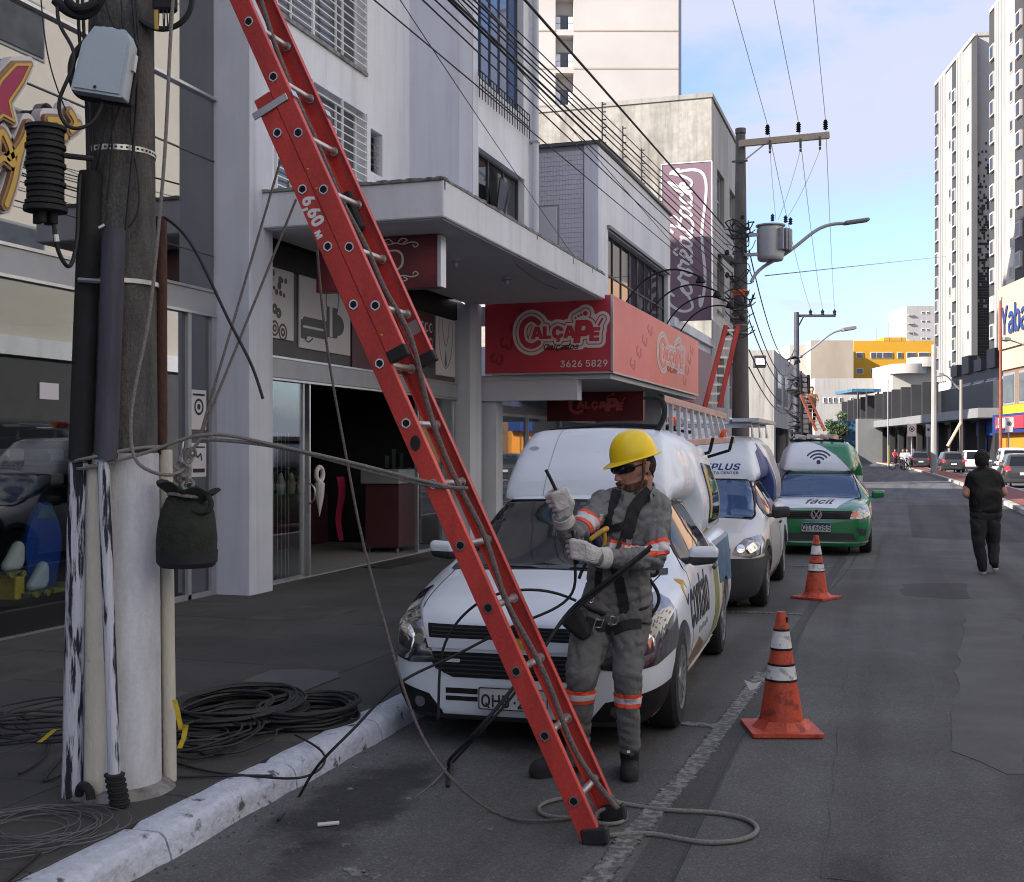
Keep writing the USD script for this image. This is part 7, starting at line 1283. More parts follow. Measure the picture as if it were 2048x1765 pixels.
for k in range(6):
    c = pp(370 + rk_.uniform(-10, 14), 905 + k * 13, 5.27); a = rk_.uniform(0, PI); put('knot_loop', MB().tube([c + CR * 0.022 * math.cos(t) + CU * 0.020 * math.sin(t) + CF * 0.018 * math.sin(t + a) for t in np.linspace(0, 2 * PI, 20, endpoint=False)], 0.008, 7, closed=True), 'rope', kn)
put('hook', MB().tube(spline([pp(366, 882, 5.27), pp(364, 905, 5.26), pp(366, 925, 5.26), pp(374, 932, 5.26)], 14), 0.006, 7), 'steel', kn); put('rope_strand', MB().tube(spline([pp(405, 870, 5.27), pp(390, 893, 5.26), pp(372, 915, 5.27), pp(368, 955, 5.28), pp(372, 985, 5.30)], 20), 0.008, 7), 'rope', kn)
# ---------------------------------------------------------------- cable heaps on the pavement
def coil(label, px, py, rx_, ry_, n, r, m='wire', z=0.12, jit=0.05, seed=1, tilt=0.0):
    rg = np.random.default_rng(seed); c = G(px, py, z); t = thing('cable_coil', label, 'cable coil', tuple(c))
    for k in range(n):
        ph = rg.uniform(0, 6); a = np.linspace(0, 2 * PI, 44, endpoint=False); s = 1 + rg.uniform(-jit, jit); o = rg.normal(size=2) * jit * 0.3
        z_ = r + (k % 6) * r * 1.7 + 0.006 * np.sin(3 * a + ph) ** 2 + tilt * (1 + np.cos(a + ph))
        put('loop', MB().tube(np.stack([c[0] + o[0] + rx_ * s * np.cos(a), c[1] + o[1] + ry_ * s * np.sin(a), z + z_], 1), r, 6, closed=True), m, t)
    return t
coil('large black cable coil lying on the pavement behind the near pole', 470, 1440, 0.32, 0.42, 26, 0.010, seed=2, jit=0.13, tilt=0.012); coil('flatter black cable coil lying nearer the kerb stones', 615, 1440, 0.24, 0.30, 16, 0.010, seed=3, jit=0.07)
coil('small tangle of black cable at the foot of the near pole', 415, 1495, 0.17, 0.24, 12, 0.006, seed=4, jit=0.3, tilt=0.02); coil('loose black cable tangle left of the near pole', 60, 1470, 0.30, 0.28, 9, 0.006, seed=6, jit=0.4, tilt=0.03); coil('thin steel wire coil on the paving slabs at the lower left', 85, 1665, 0.26, 0.24, 12, 0.0022, 'wire_grey', seed=8, jit=0.22, tilt=0.004)
for lab, pts in (('black cable tail crossing the kerb stones', [(350, 1525), (430, 1545), (520, 1554), (600, 1556), (650, 1520), (640, 1500), (590, 1470)]), ('black cable tail ending at the kerb', [(355, 1555), (440, 1552), (545, 1552)]), ('black cable end left of the near pole', [(130, 1440), (100, 1480), (70, 1530), (38, 1548)]), ('short black cable end close to the pole foot at left', [(128, 1510), (98, 1545), (90, 1562), (125, 1548)]), ('thin black wire across the slabs at the lower left', [(80, 1705), (40, 1740), (-20, 1790)])):
    cable('loose_cable', lab, [G(x, y, 0.132 + (0.02 if 560 < x < 660 else 0)) for x, y in pts], 0.006)
for lab, a in (('yellow tape strip hanging at the pole foot on its right', ((349, 1400), (356, 1430), (362, 1460), (372, 1450), (366, 1480), (358, 1497))), ('yellow tape scrap left of the pole foot', ((78, 1485), (88, 1478), (108, 1460), (122, 1458)))):
    q = [pp(x, y, 5.45) for x, y in a]; m = MB(); [m.quad(q[i] - CR * 0.012, q[i] + CR * 0.012, q[i + 1] + CR * 0.014, q[i + 1] - CR * 0.01) for i in range(len(q) - 1)]; put('tape_strip', m, 'yellow', label=lab, cat='tape')
cable('service_cable', 'black cable arching in front of the first pickup grille', [pp(876, 1440, 5.75), pp(878, 1375, 5.75), pp(890, 1288, 5.75), pp(930, 1228, 5.75), pp(986, 1192, 5.72), pp(1052, 1180, 5.7), pp(1119, 1189, 5.7), pp(1152, 1202, 5.72)], 0.007)
cable('service_cable', 'black cable from the glove down across the pickup front to the road', [pp(1147, 1085, 5.66), pp(1150, 1129, 5.66), pp(1142, 1190, 5.68), pp(1115, 1214, 5.68), pp(1072, 1234, 5.68), pp(986, 1272, 5.68), pp(900, 1316, 5.66), pp(800, 1366, 5.6), pp(710, 1455, 5.5), pp(655, 1510, 5.45), G(600, 1590, 0.01), G(556, 1640, 0.01)], 0.007, n=80)
cable('service_cable', 'thick black cable hanging from the tool belt to the road', [pp(1303, 1092, 5.62), pp(1250, 1135, 5.62), pp(1190, 1180, 5.66), pp(1140, 1222, 5.7), pp(1095, 1285, 5.66), pp(1030, 1372, 5.6), pp(960, 1455, 5.55), G(897, 1532, 0.02), G(896, 1572, 0.01)], 0.0095, n=70)
cable('service_cable', 'second black cable beside the thick one from the tool belt', [pp(1300, 1100, 5.64), pp(1240, 1150, 5.64), pp(1175, 1200, 5.68), pp(1110, 1262, 5.7), pp(1040, 1372, 5.64), pp(970, 1455, 5.58), G(905, 1525, 0.02)], 0.007)
for k, (a, b) in enumerate((((885, 1545), (830, 1595)), ((905, 1515), (865, 1570)))): cable('strand', 'thin pale cable strand on the road, %s' % ('longer', 'shorter')[k], [G(*a, 0.012), G((a[0] + b[0]) / 2 + 4, (a[1] + b[1]) / 2, 0.02), G(*b, 0.008)], 0.0025, 'rope')
put('stick', MB().tube([G(635, 1650, 0.012), G(678, 1646, 0.012)], 0.009, 8), 'print_white', label='short white stick on the road near the kerb', cat='stick')
for k in range(9):
    x, y = [(690, 1690), (712, 1745), (745, 1750), (770, 1715), (980, 1660), (875, 1592), (820, 1598), (710, 1535), (700, 1580)][k]; s_ = (10, 26, 18, 8, 7, 7, 5, 6, 5)[k]
    q = [G(x + s_ * math.cos(a) * rs.uniform(.6, 1.2), y + s_ * 0.5 * math.sin(a) * rs.uniform(.6, 1.2), 0.0) for a in np.linspace(0, 2 * PI, 9, endpoint=False)]
    put('road_scrape', MB().ext(ragged(sg.Polygon([p[:2] for p in q]).buffer(0), 0.006, 0.012, k), (0, 0, -0.002), (1, 0, 0), (0, 1, 0), 0.005), 'line_paint', kind='structure')
# ---------------------------------------------------------------- traffic cones
cn = thing('traffic_cone', 'scuffed orange and white traffic cone nearest the camera, by the worn road line', 'traffic cone', (-0.655, 7.19, 0.0), 0.3, 'cones guarding the work area', local=True)
bq = sbox(-0.19, -0.19, 0.19, 0.19).buffer(0.015); put('base', MB().ext(bq, (0, 0, 0.006), (1, 0, 0), (0, 1, 0), 0.022).tm(MB().lathe([(0.178, 0.026), (0.15, 0.05), (0.135, 0.075)], n=8)), 'orange_cone', cn, 30)
def cr_(z): return 0.128 - (z - 0.06) / 0.62 * 0.098
def ring_(z0, z1, e, n=28): return MB().lathe([(cr_(z0) + e - 0.004, z0), (cr_(z0) + e, z0), (cr_(z1) + e, z1), (cr_(z1) + e - 0.004, z1)], n=n)
put('body', MB().lathe([(cr_(0.06), 0.05)] + [(cr_(z), z) for z in np.linspace(0.06, 0.68, 12)] + [(0.026, 0.70), (0.0, 0.70)], n=28), 'orange_cone', cn, 40)
for z0, z1 in ((0.305, 0.395), (0.485, 0.595)):
    b_ = put('reflective_band', ring_(z0, z1, 0.002), 'cone_white', cn, 40)
    for z in (z0, z1): put('band_edge', ring_(z - 0.006, z + 0.006, 0.004), 'black', b_, 40)
put('top_slot', MB().obox((0.024, -0.016, 0.655), (0.02, 0.02, 0.03), rz(-0.6)), 'black', cn)
dup(cn, (-0.87, 13.72, 0), 1.1, 'smaller-looking orange and white traffic cone farther on, beside the green pickup')
sc2 = G(1505, 1378, 0.0); q = [atd(1488, 1360, 6.9), atd(1500, 1382, 6.88), atd(1514, 1376, 6.9), atd(1522, 1364, 6.92), atd(1508, 1368, 6.88)]
put('paper_tag', MB().add(q, [[0, 1, 4], [1, 2, 4], [2, 3, 4]]).add(np.array(q) + CF * 0.003, [[0, 4, 1], [1, 4, 2], [2, 4, 3]]), 'print_white', label='torn white paper tag sticking out left of the near cone', cat='paper')
# ================================================================ people
def hull(*sp): return m3.Manifold.batch_hull([m3.Manifold.sphere(r, 20).translate(list(map(float, p))) for p, r in sp])
def chain(*sp): return [hull(sp[i], sp[i + 1]) for i in range(len(sp) - 1)]
def skin(parts, edge=0.02, it=14, fold=0.0, fs=16.0, seed=1, lam=0.5, creases=()):
    s = m3.Manifold.batch_boolean(parts, m3.OpType.Add).refine_to_length(edge); q = s.to_mesh(); tm_ = trimesh.Trimesh(q.vert_properties[:, :3], q.tri_verts, process=False); tm_.merge_vertices()
    trimesh.smoothing.filter_taubin(tm_, lamb=lam, nu=lam + 0.03, iterations=it)
    if fold:
        v = np.array(tm_.vertices); n = np.array(tm_.vertex_normals); f = meshkit.fbm(v * fs * [1, 1, 1.3] + 3, 3, seed) - 0.5; g_ = np.abs(meshkit.fbm(v * fs * 0.7 + 9, 3, seed + 5) - 0.5); tm_.vertices = v + n * (fold * 1.6 * f - fold * 2.2 * np.exp(-(g_ / 0.045) ** 2) * 0.5)[:, None]
    for c, ax, rad, amp, wl in creases:      # cloth gathers across a joint
        v = np.array(tm_.vertices); n = np.array(tm_.vertex_normals); ax = np.asarray(ax, float) / np.linalg.norm(ax); r = v - c; ph = (r @ ax) * 2 * PI / wl + 7 * meshkit.fbm(v * 9 + seed, 2, seed); m_ = np.exp(-((r * r).sum(1) / rad ** 2)) * np.clip(meshkit.fbm(v * 13 + 5, 2, seed + 2) * 2.4 - 0.5, 0, 1)
        tm_.vertices = v + n * (amp * m_ * (np.abs(np.sin(ph / 2)) * 2 - 1.3))[:, None]
    return tm_
def solid(tm_, e=0.0):
    return m3.Manifold(m3.Mesh(np.asarray(tm_.vertices + tm_.vertex_normals * e, np.float32), np.asarray(tm_.faces, np.uint32)))
def cuff(tm_, c, axis, lo, hi, rad, e):
    """a band round a limb: the cloth's own surface lifted by e between two planes"""
    axis = np.asarray(axis, float); axis /= np.linalg.norm(axis); s = solid(tm_, e)
    s = s ^ m3.Manifold.sphere(rad, 40).translate(list(map(float, c))); k = float(axis @ c)
    return s.trim_by_plane(list(axis), k + lo).trim_by_plane(list(-axis), -(k + hi))
def ribbon(tm_, px, w=0.045, e=0.007, n=30, D=6.0):
    """a strap laid on the cloth along a path of picture points"""
    V = np.asarray(tm_.vertices); N = np.asarray(tm_.vertex_normals); d = (V - CP) @ CF; sx = 1024 + 2400 * ((V - CP) @ CR) / d; sy = 900 - 2400 * (V[:, 2] - 1.65) / d; f = (N @ CF) < 0.15
    P2_ = spline([(x, y, 0) for x, y in px], n)[:, :2]; pts, ns = [], []
    for x, y in P2_:
        q = np.hypot(sx - x, sy - y) + np.where(f, 0, 1e3); i = np.argsort(q)[:6]; wgt = 1 / (q[i] + 1.0); dd = (d[i] * wgt).sum() / wgt.sum(); nn = (N[i] * wgt[:, None]).sum(0); pts.append(atd(x, y, dd)); ns.append(nn / np.linalg.norm(nn))
    pts, ns = np.array(pts), np.array(ns)
    for _ in range(3): pts[1:-1] = (pts[:-2] + pts[2:] + 2 * pts[1:-1]) / 4; ns[1:-1] = (ns[:-2] + ns[2:] + 2 * ns[1:-1]) / 4
    t = np.gradient(pts, axis=0); t /= np.linalg.norm(t, axis=1, keepdims=True); s_ = np.cross(ns, t); s_ /= np.linalg.norm(s_, axis=1, keepdims=True); v = []
    for q_, h in ((-1, e - 0.012), (-1, e), (1, e), (1, e - 0.012)): v.append(pts + s_ * q_ * w / 2 + ns * h)
    v = np.stack(v, 1).reshape(-1, 3); fc = [[i * 4 + k, i * 4 + (k + 1) % 4, (i + 1) * 4 + (k + 1) % 4, (i + 1) * 4 + k] for i in range(n - 1) for k in range(4)]
    return MB().add(v, fc).add(v[:4], [[0, 1, 2, 3]]).add(v[-4:], [[3, 2, 1, 0]])
J = atd
wk = thing('person', 'line worker in grey overalls, yellow helmet and harness holding a black cable', 'person', tuple(G(1240, 1560)))
# trousers
hipR, hipL = J(1197, 1232, 6.05), J(1264, 1230, 6.0)
legL = [(J(1260, 1250, 5.99), 0.105), (J(1258, 1300, 5.93), 0.088), (J(1255, 1345, 5.88), 0.072), (J(1256, 1410, 5.93), 0.066), (J(1258, 1470, 5.99), 0.056), (J(1259, 1492, 6.01), 0.056)]
legR = [(J(1188, 1252, 6.03), 0.112), (J(1175, 1300, 5.97), 0.098), (J(1163, 1348, 5.90), 0.084), (J(1158, 1410, 5.96), 0.074), (J(1156, 1480, 6.04), 0.062), (J(1154, 1512, 6.06), 0.058)]
tr = skin([hull((hipR, 0.115), (hipL, 0.11), (J(1205, 1190, 6.05), 0.10), (J(1265, 1190, 6.02), 0.10))] + chain(*legL) + chain(*legR), 0.012, 8, 0.010, 11.0, 3, creases=[(J(1258, 1345, 5.85), CU + CR * .4, 0.09, 0.007, 0.05), (J(1160, 1350, 5.87), CU - CR * .5, 0.10, 0.007, 0.055), (J(1258, 1478, 5.95), CU + CR * .3, 0.07, 0.007, 0.04), (J(1156, 1492, 6.0), CU - CR * .3, 0.07, 0.007, 0.04), (J(1225, 1262, 5.92), CU * .5 + CR, 0.10, 0.010, 0.04), (J(1185, 1285, 5.9), CU + CR * .8, 0.09, 0.008, 0.05), (J(1258, 1300, 5.86), CU - CR * .7, 0.08, 0.007, 0.05), (J(1258, 1420, 5.88), CU + CR * .5, 0.08, 0.006, 0.05)])
put('trousers', tr, 'cloth_pants', wk, True)
# jacket
shR, shL, elR, elL, wrR, wrL = J(1206, 1008, 5.93), J(1314, 1012, 5.97), J(1142, 1082, 5.72), J(1311, 1118, 5.84), J(1126, 1036, 5.60), J(1203, 1116, 5.66)
hb_ = [(J(1208, 1205, 6.02), 0.101), (J(1266, 1205, 6.0), 0.101)]; wb_ = [(J(1213, 1125, 6.0), 0.094), (J(1262, 1125, 5.98), 0.095)]; cb_ = [(J(1224, 1045, 5.97), 0.106), (J(1284, 1045, 5.97), 0.108)]; sb_ = [(J(1226, 1003, 5.95), 0.070), (J(1302, 1004, 5.97), 0.070)]
jk = skin([hull(*hb_, *wb_), hull(*wb_, *cb_), hull(*cb_, *sb_), hull(*sb_, (J(1274, 988, 5.97), 0.065))] + chain((shR, 0.072), ((shR + elR) / 2, 0.063), (elR, 0.056)) + chain((elR, 0.056), ((elR + wrR) / 2, 0.052), (wrR, 0.046)) + chain((shL, 0.074), ((shL + elL) / 2, 0.065), (elL, 0.058)) + chain((elL, 0.058), ((elL + wrL) / 2, 0.053), (wrL, 0.046)), 0.011, 7, 0.010, 11.0, 8, creases=[(elL, elL - shL, 0.11, 0.012, 0.040), (elR, elR - shR, 0.10, 0.012, 0.036), ((elL + wrL) / 2, wrL - elL, 0.11, 0.010, 0.034), ((elR + wrR) / 2, wrR - elR, 0.10, 0.009, 0.034), (shL * .6 + elL * .4, elL - shL + CR * .1, 0.10, 0.009, 0.05), (J(1235, 1140, 5.86), CU + CR * .25, 0.13, 0.011, 0.05), (J(1270, 1190, 5.88), CU - CR * .3, 0.12, 0.011, 0.05), (J(1205, 1180, 5.88), CU + CR * .5, 0.10, 0.009, 0.045), (J(1240, 1050, 5.85), CU + CR * .9, 0.11, 0.007, 0.06), (J(1290, 1050, 5.86), CU - CR, 0.10, 0.008, 0.05), (shR * .5 + elR * .5, elR - shR, 0.10, 0.008, 0.045)])
put('jacket', jk, 'cloth_grey', wk, True)
cl_ = spline([J(1247, 996, 5.855), J(1244, 982, 5.90), J(1252, 970, 5.97), J(1278, 964, 6.06), J(1302, 969, 6.03), J(1306, 982, 5.94), J(1299, 998, 5.87)], 36); cm = cl_.mean(0); vv = []
for p in cl_:
    o = (p - cm) * [1, 1, 0]; o /= np.linalg.norm(o); vv += [p + o * 0.012 - CU * 0.022, p + o * 0.005 + CU * 0.016, p - o * 0.003 + CU * 0.015, p + o * 0.003 - CU * 0.022]
put('collar', MB().add(vv, [[i * 4 + k, i * 4 + (k + 1) % 4, (i + 1) * 4 + (k + 1) % 4, (i + 1) * 4 + k] for i in range(35) for k in range(4)]), 'cloth_grey', wk, True)
put('placket', ribbon(jk, [(1272, 1012), (1262, 1060), (1254, 1110), (1250, 1160), (1246, 1215)], 0.03, 0.003), 'cloth_grey', wk, 50)
put('undershirt', hull((J(1272, 996, 5.93), 0.03), (J(1274, 1012, 5.90), 0.018), (J(1262, 994, 5.92), 0.02)), 'glove', wk)
for nm, tm_, c, ax, lo, hi, rad in (('arm_band', jk, (shR * 0.42 + elR * 0.58), elR - shR, -0.042, 0.042, 0.125), ('arm_band', jk, (shL * 0.10 + elL * 0.90) + CR * 0.01, elL - shL + CR * 0.10, -0.05, 0.034, 0.115), ('leg_band', tr, J(1257, 1398, 5.93), CU, -0.034, 0.034, 0.12), ('leg_band', tr, J(1160, 1390, 5.95), CU, -0.034, 0.034, 0.125)):
    b_ = put(nm, cuff(tm_, c, ax, lo, hi, rad, 0.004), 'tape_orange', wk, 50); put('silver_strip', cuff(tm_, c, ax, lo + 0.02, hi - 0.02, rad + 0.004, 0.0065), 'tape_silver', b_, 50)
wbd = ribbon(jk, [(1195, 1088), (1220, 1092), (1250, 1096), (1285, 1098)], 0.062, 0.004); b_ = put('waist_band', wbd, 'tape_orange', wk, 50); put('silver_strip', ribbon(jk, [(1194, 1088), (1220, 1092), (1250, 1096), (1286, 1098)], 0.03, 0.0075), 'tape_silver', b_, 50)
# harness
hs_ = put('harness', ribbon(jk, [(1234, 982), (1224, 1012), (1213, 1045), (1206, 1070), (1203, 1100)], 0.045, 0.010), 'black_matt', wk, 50)
for px_, w_ in (([(1300, 984), (1282, 1000), (1268, 1018), (1260, 1048), (1250, 1082), (1240, 1112)], 0.062), ([(1212, 1060), (1232, 1055), (1256, 1050)], 0.038), ([(1232, 1140), (1240, 1168), (1246, 1200), (1250, 1228)], 0.052), ([(1168, 1216), (1195, 1230), (1225, 1236), (1262, 1234), (1296, 1220)], 0.060), ([(1206, 1085), (1200, 1130), (1196, 1180)], 0.035)):
    put('harness_strap', ribbon(jk, px_, w_, 0.011), 'black_matt', hs_, 50)
for px_ in ([(1152, 1232), (1178, 1246), (1205, 1254), (1224, 1262)], [(1228, 1264), (1250, 1252), (1275, 1248), (1294, 1246)]): put('leg_loop', ribbon(tr, px_, 0.050, 0.012, D=6), 'black_matt', hs_, 50)
for x, y, d in ((1196, 1247, 5.86), (1226, 1241, 5.86)): put('buckle', MB().tube([J(x - 9, y + 8, d), J(x + 6, y + 8, d), J(x + 12, y - 8, d), J(x - 3, y - 8, d)], 0.004, 7, closed=True), 'chrome', hs_)
put('chest_buckle', MB().obox(J(1202, 1036, 5.80), (0.022, 0.01, 0.035), rz(YAW) @ ry(0.2), 0.003), 'steel', hs_)
put('energy_absorber', hull((J(1190, 1070, 5.78), 0.030), (J(1200, 1092, 5.78), 0.032)), 'ink_navy', hs_)
put('hook_handle', hull((J(1182, 1078, 5.70), 0.011), (J(1205, 1062, 5.70), 0.012)).__add__(hull((J(1205, 1062, 5.70), 0.012), (J(1213, 1058, 5.72), 0.013))), 'gold', hs_)
put('webbing', MB().tube(spline([J(1208, 1062, 5.74), J(1210, 1080, 5.74), J(1204, 1100, 5.75)], 10), 0.009, 7), 'gold', hs_)
for pts in ([(1300, 1160), (1318, 1200), (1302, 1232)], [(1306, 1128), (1316, 1140), (1308, 1152), (1298, 1150)]): put('side_loop', MB().tube(spline([J(x, y, 5.96) for x, y in pts], 14), 0.009, 7), 'black_matt', hs_)
put('carabiner', MB().tube([J(1183 + 4 * math.cos(t), 1195 + 12 * math.sin(t), 5.78) for t in np.linspace(0, 2 * PI, 16, endpoint=False)], 0.0035, 6, closed=True), 'chrome', hs_); put('pouch', hull((J(1150, 1228, 5.86), 0.035), (J(1165, 1262, 5.88), 0.045), (J(1135, 1245, 5.86), 0.028)), 'black_matt', hs_, 40)
# head
hf = -CR * 0.84 - CF * 0.45 - CU * 0.22; hf /= np.linalg.norm(hf); hs0 = np.cross(hf, CU); hs0 /= np.linalg.norm(hs0); hu = np.cross(hs0, hf); HC = J(1268, 938, 5.95)
def H(f, s_, u): return HC + hf * f + hs0 * s_ + hu * u
near = -1 if (hs0 @ CF) > 0 else 1          # the side of the face turned to the camera
hd = skin([hull((H(0.01, 0, 0.02), 0.088), (H(-0.03, 0, 0.015), 0.086), (H(0.035, 0, -0.01), 0.068)), hull((H(0.045, 0, -0.02), 0.055), (H(0.05, 0.02, -0.075), 0.030), (H(0.05, -0.02, -0.075), 0.030), (H(0.0, 0.045, -0.05), 0.03), (H(0.0, -0.045, -0.05), 0.03), (H(0.062, 0, -0.09), 0.022)), hull((H(-0.03, 0, -0.05), 0.062), (J(1278, 990, 5.985), 0.060)),
           hull((H(0.095, 0, 0.012), 0.010), (H(0.113, 0, -0.026), 0.0095), (H(0.097, 0.013, -0.032), 0.009), (H(0.097, -0.013, -0.032), 0.009)), hull((H(0.085, 0.03, 0.018), 0.016), (H(0.085, -0.03, 0.018), 0.016)), hull((H(0.098, 0.012, -0.053), 0.010), (H(0.098, -0.012, -0.053), 0.010)), hull((H(0.094, 0.012, -0.066), 0.010), (H(0.094, -0.012, -0.066), 0.010))], 0.007, 8)
put('head', hd, 'skin', wk, True)
for q in (-1, 1):
    put('ear', hull((H(-0.015, q * 0.083, 0.0), 0.012), (H(-0.028, q * 0.088, 0.022), 0.012), (H(-0.012, q * 0.086, 0.026), 0.009), (H(-0.01, q * 0.082, -0.024), 0.009)), 'skin', wk, 50); put('eye', MB().ball(H(0.083, q * 0.031, 0.006), 0.012, 2), 'print_white', wk)
put('ear_stud', MB().ball(H(-0.008, near * 0.097, -0.024), 0.006, 2), 'black', wk)
bd_ = (solid(hd, 0.005) ^ hull((H(0.08, 0.03, -0.085), 0.026), (H(0.08, -0.03, -0.085), 0.026), (H(0.0, 0.07, -0.075), 0.022), (H(0.0, -0.07, -0.075), 0.022), (H(0.085, 0, -0.10), 0.03))) - hull((H(0.108, 0.016, -0.059), 0.011), (H(0.108, -0.016, -0.059), 0.011)); put('beard', bd_, 'beard', wk, 50)
put('moustache', solid(hd, 0.006) ^ hull((H(0.100, 0.030, -0.055), 0.007), (H(0.106, 0, -0.047), 0.006), (H(0.100, -0.030, -0.055), 0.007)), 'beard', wk, 50)
put('lips', solid(hd, 0.003) ^ hull((H(0.106, 0.018, -0.058), 0.006), (H(0.106, -0.018, -0.058), 0.006)), 'maroon', wk, 50)
put('hair', (solid(hd, 0.004) ^ hull((H(-0.09, 0.05, 0.0), 0.05), (H(-0.09, -0.05, 0.0), 0.05), (H(-0.05, 0.09, 0.02), 0.03), (H(-0.05, -0.09, 0.02), 0.03), (H(-0.08, 0, -0.045), 0.03))), 'hair', wk, 50)
gs = put('glasses', (solid(hd, 0.012) ^ hull((H(0.10, 0.045, 0.018), 0.021), (H(0.10, -0.045, 0.018), 0.021), (H(0.06, 0.075, 0.02), 0.019), (H(0.06, -0.075, 0.02), 0.019))), 'dark_glass', wk, 50); put('temple', MB().tube([H(0.06, near * 0.086, 0.024), H(-0.01, near * 0.096, 0.028)], 0.004, 6), 'black', gs)
put('chin_strap', MB().tube(spline([H(0.0, near * 0.099, 0.045), H(0.008, near * 0.094, 0.0), H(0.018, near * 0.084, -0.05), H(0.045, near * 0.05, -0.108), H(0.05, 0, -0.118)], 24), 0.0065, 6), 'beard', wk)
# helmet: dome with ridge, rim all round and a peak
hx = -CR * 0.92 - CF * 0.30 - CU * 0.25; hx /= np.linalg.norm(hx); hy_ = np.cross(CU, hx); hy_ /= np.linalg.norm(hy_); hz = np.cross(hx, hy_); HO = J(1266, 914, 5.95); RH = np.stack([hx, hy_, hz], 1)
n_a, n_b = 48, 16; v = []
for i in range(n_b + 1):
    t = i / n_b * PI / 2
    for k in range(n_a):
        a = k * 2 * PI / n_a; r = math.cos(t) ** 0.8; x = 0.122 * r * math.cos(a) - 0.004; y = 0.106 * r * math.sin(a); z = 0.128 * math.sin(t) ** 0.92
        rg_ = math.exp(-(y / 0.022) ** 2) * 0.006 * math.sin(t) ** 0.5 + math.exp(-((abs(y) - 0.05) / 0.012) ** 2) * 0.002 * math.sin(t); v.append((x, y, z + rg_))
f = [[i * n_a + k, i * n_a + (k + 1) % n_a, (i + 1) * n_a + (k + 1) % n_a, (i + 1) * n_a + k] for i in range(n_b) for k in range(n_a)]
hm = put('helmet', MB().add(np.array(v) @ RH.T + HO, f), 'yellow_hat', wk, True)
v = []
for rr_, dz in ((0.97, 0.004), (1.0, 0.0), (1.08, -0.004), (1.12, -0.006), (1.12, -0.010), (1.0, -0.006), (0.95, -0.004)):
    for k in range(n_a):
        a = k * 2 * PI / n_a; pk = 1 + (rr_ - 1) * (1.0 + 2.2 * max(0, math.cos(a)) ** 3 + 0.5 * max(0, -math.cos(a)) ** 2) if rr_ > 1 else rr_; v.append((0.122 * pk * math.cos(a) - 0.004, 0.106 * (rr_ if rr_ < 1 else 1 + (rr_ - 1) * 1.0) * math.sin(a), dz - (0.012 * max(0, math.cos(a)) ** 2 if rr_ > 1.05 else 0)))
f = [[i * n_a + k, i * n_a + (k + 1) % n_a, (i + 1) * n_a + (k + 1) % n_a, (i + 1) * n_a + k] for i in range(6) for k in range(n_a)]
put('brim', MB().add(np.array(v) @ RH.T + HO, f), 'yellow_hat', hm, True)
# gloves: fists closed round the cable
def fist(c, g, w, b, wrist, sc=1.0, flip=1):
    g, w, b = (np.asarray(q, float) / np.linalg.norm(q) for q in (g, w, b)); parts = []
    Q = lambda W_, B_, G_: c + (w * W_ + b * B_ + g * G_) * sc
    parts.append(hull((Q(-0.030, 0.026, 0.036), 0.017 * sc), (Q(-0.030, 0.026, -0.036), 0.016 * sc), (Q(0.035, 0.024, 0.034), 0.019 * sc), (Q(0.035, 0.024, -0.032), 0.019 * sc))); parts.append(hull((Q(0.035, 0.024, 0.030), 0.02 * sc), (Q(0.035, 0.024, -0.030), 0.02 * sc), (wrist, 0.040 * sc), (wrist * 0.6 + Q(0.035, 0.02, 0) * 0.4, 0.034 * sc)))
    for i, ln in enumerate((0.94, 1.04, 1.0, 0.84)):
        o = (0.036 - i * 0.0243); p = [(Q(-0.034, 0.026, o), 0.0122 * sc), (Q(-0.052 * ln, -0.010, o * 1.03), 0.0112 * sc), (Q(-0.030 * ln, -0.038 * ln, o * 1.03), 0.0106 * sc), (Q(0.004, -0.036, o), 0.0108 * sc)]; parts += chain(*p)
    parts += chain((Q(0.030, 0.008, 0.036), 0.017 * sc), (Q(0.012, -0.026, 0.048), 0.0145 * sc), (Q(-0.018, -0.050, 0.040), 0.0125 * sc))
    return skin(parts, 0.004, 4, 0.0016, 60.0, 4, 0.4)
put('glove', fist(J(1120, 1000, 5.58), -CR * 0.42 + CU * 0.9, CR * 0.9 + CU * 0.35, -CF * 0.9 + CR * 0.3, wrR + CU * 0.0, 0.95), 'glove', wk, True); put('glove', fist(J(1157, 1102, 5.64), CU * 0.97 - CR * 0.1, CR * 0.97 - CU * 0.2, -CF * 0.95 + CU * 0.2, wrL, 0.97), 'glove', wk, True)
for w_, d_ in ((wrR, wrR - elR), (wrL, wrL - elL)): d_ = d_ / np.linalg.norm(d_); put('glove_cuff', MB().tube([w_ - d_ * 0.03, w_ - d_ * 0.005, w_ + d_ * 0.02], [0.053, 0.051, 0.046], 18), 'glove', wk)
cable('held_cable', 'black cable end gripped between the two gloves of the worker', [J(1092, 940, 5.56), J(1108, 972, 5.57), J(1122, 1003, 5.585), J(1140, 1045, 5.61), J(1149, 1078, 5.63), J(1156, 1100, 5.642), J(1153, 1128, 5.65)], 0.0085, n=50)
cable('held_cable', 'short black cable tail under the lower glove', [J(1172, 1128, 5.7), J(1164, 1142, 5.7), J(1158, 1158, 5.7)], 0.008)
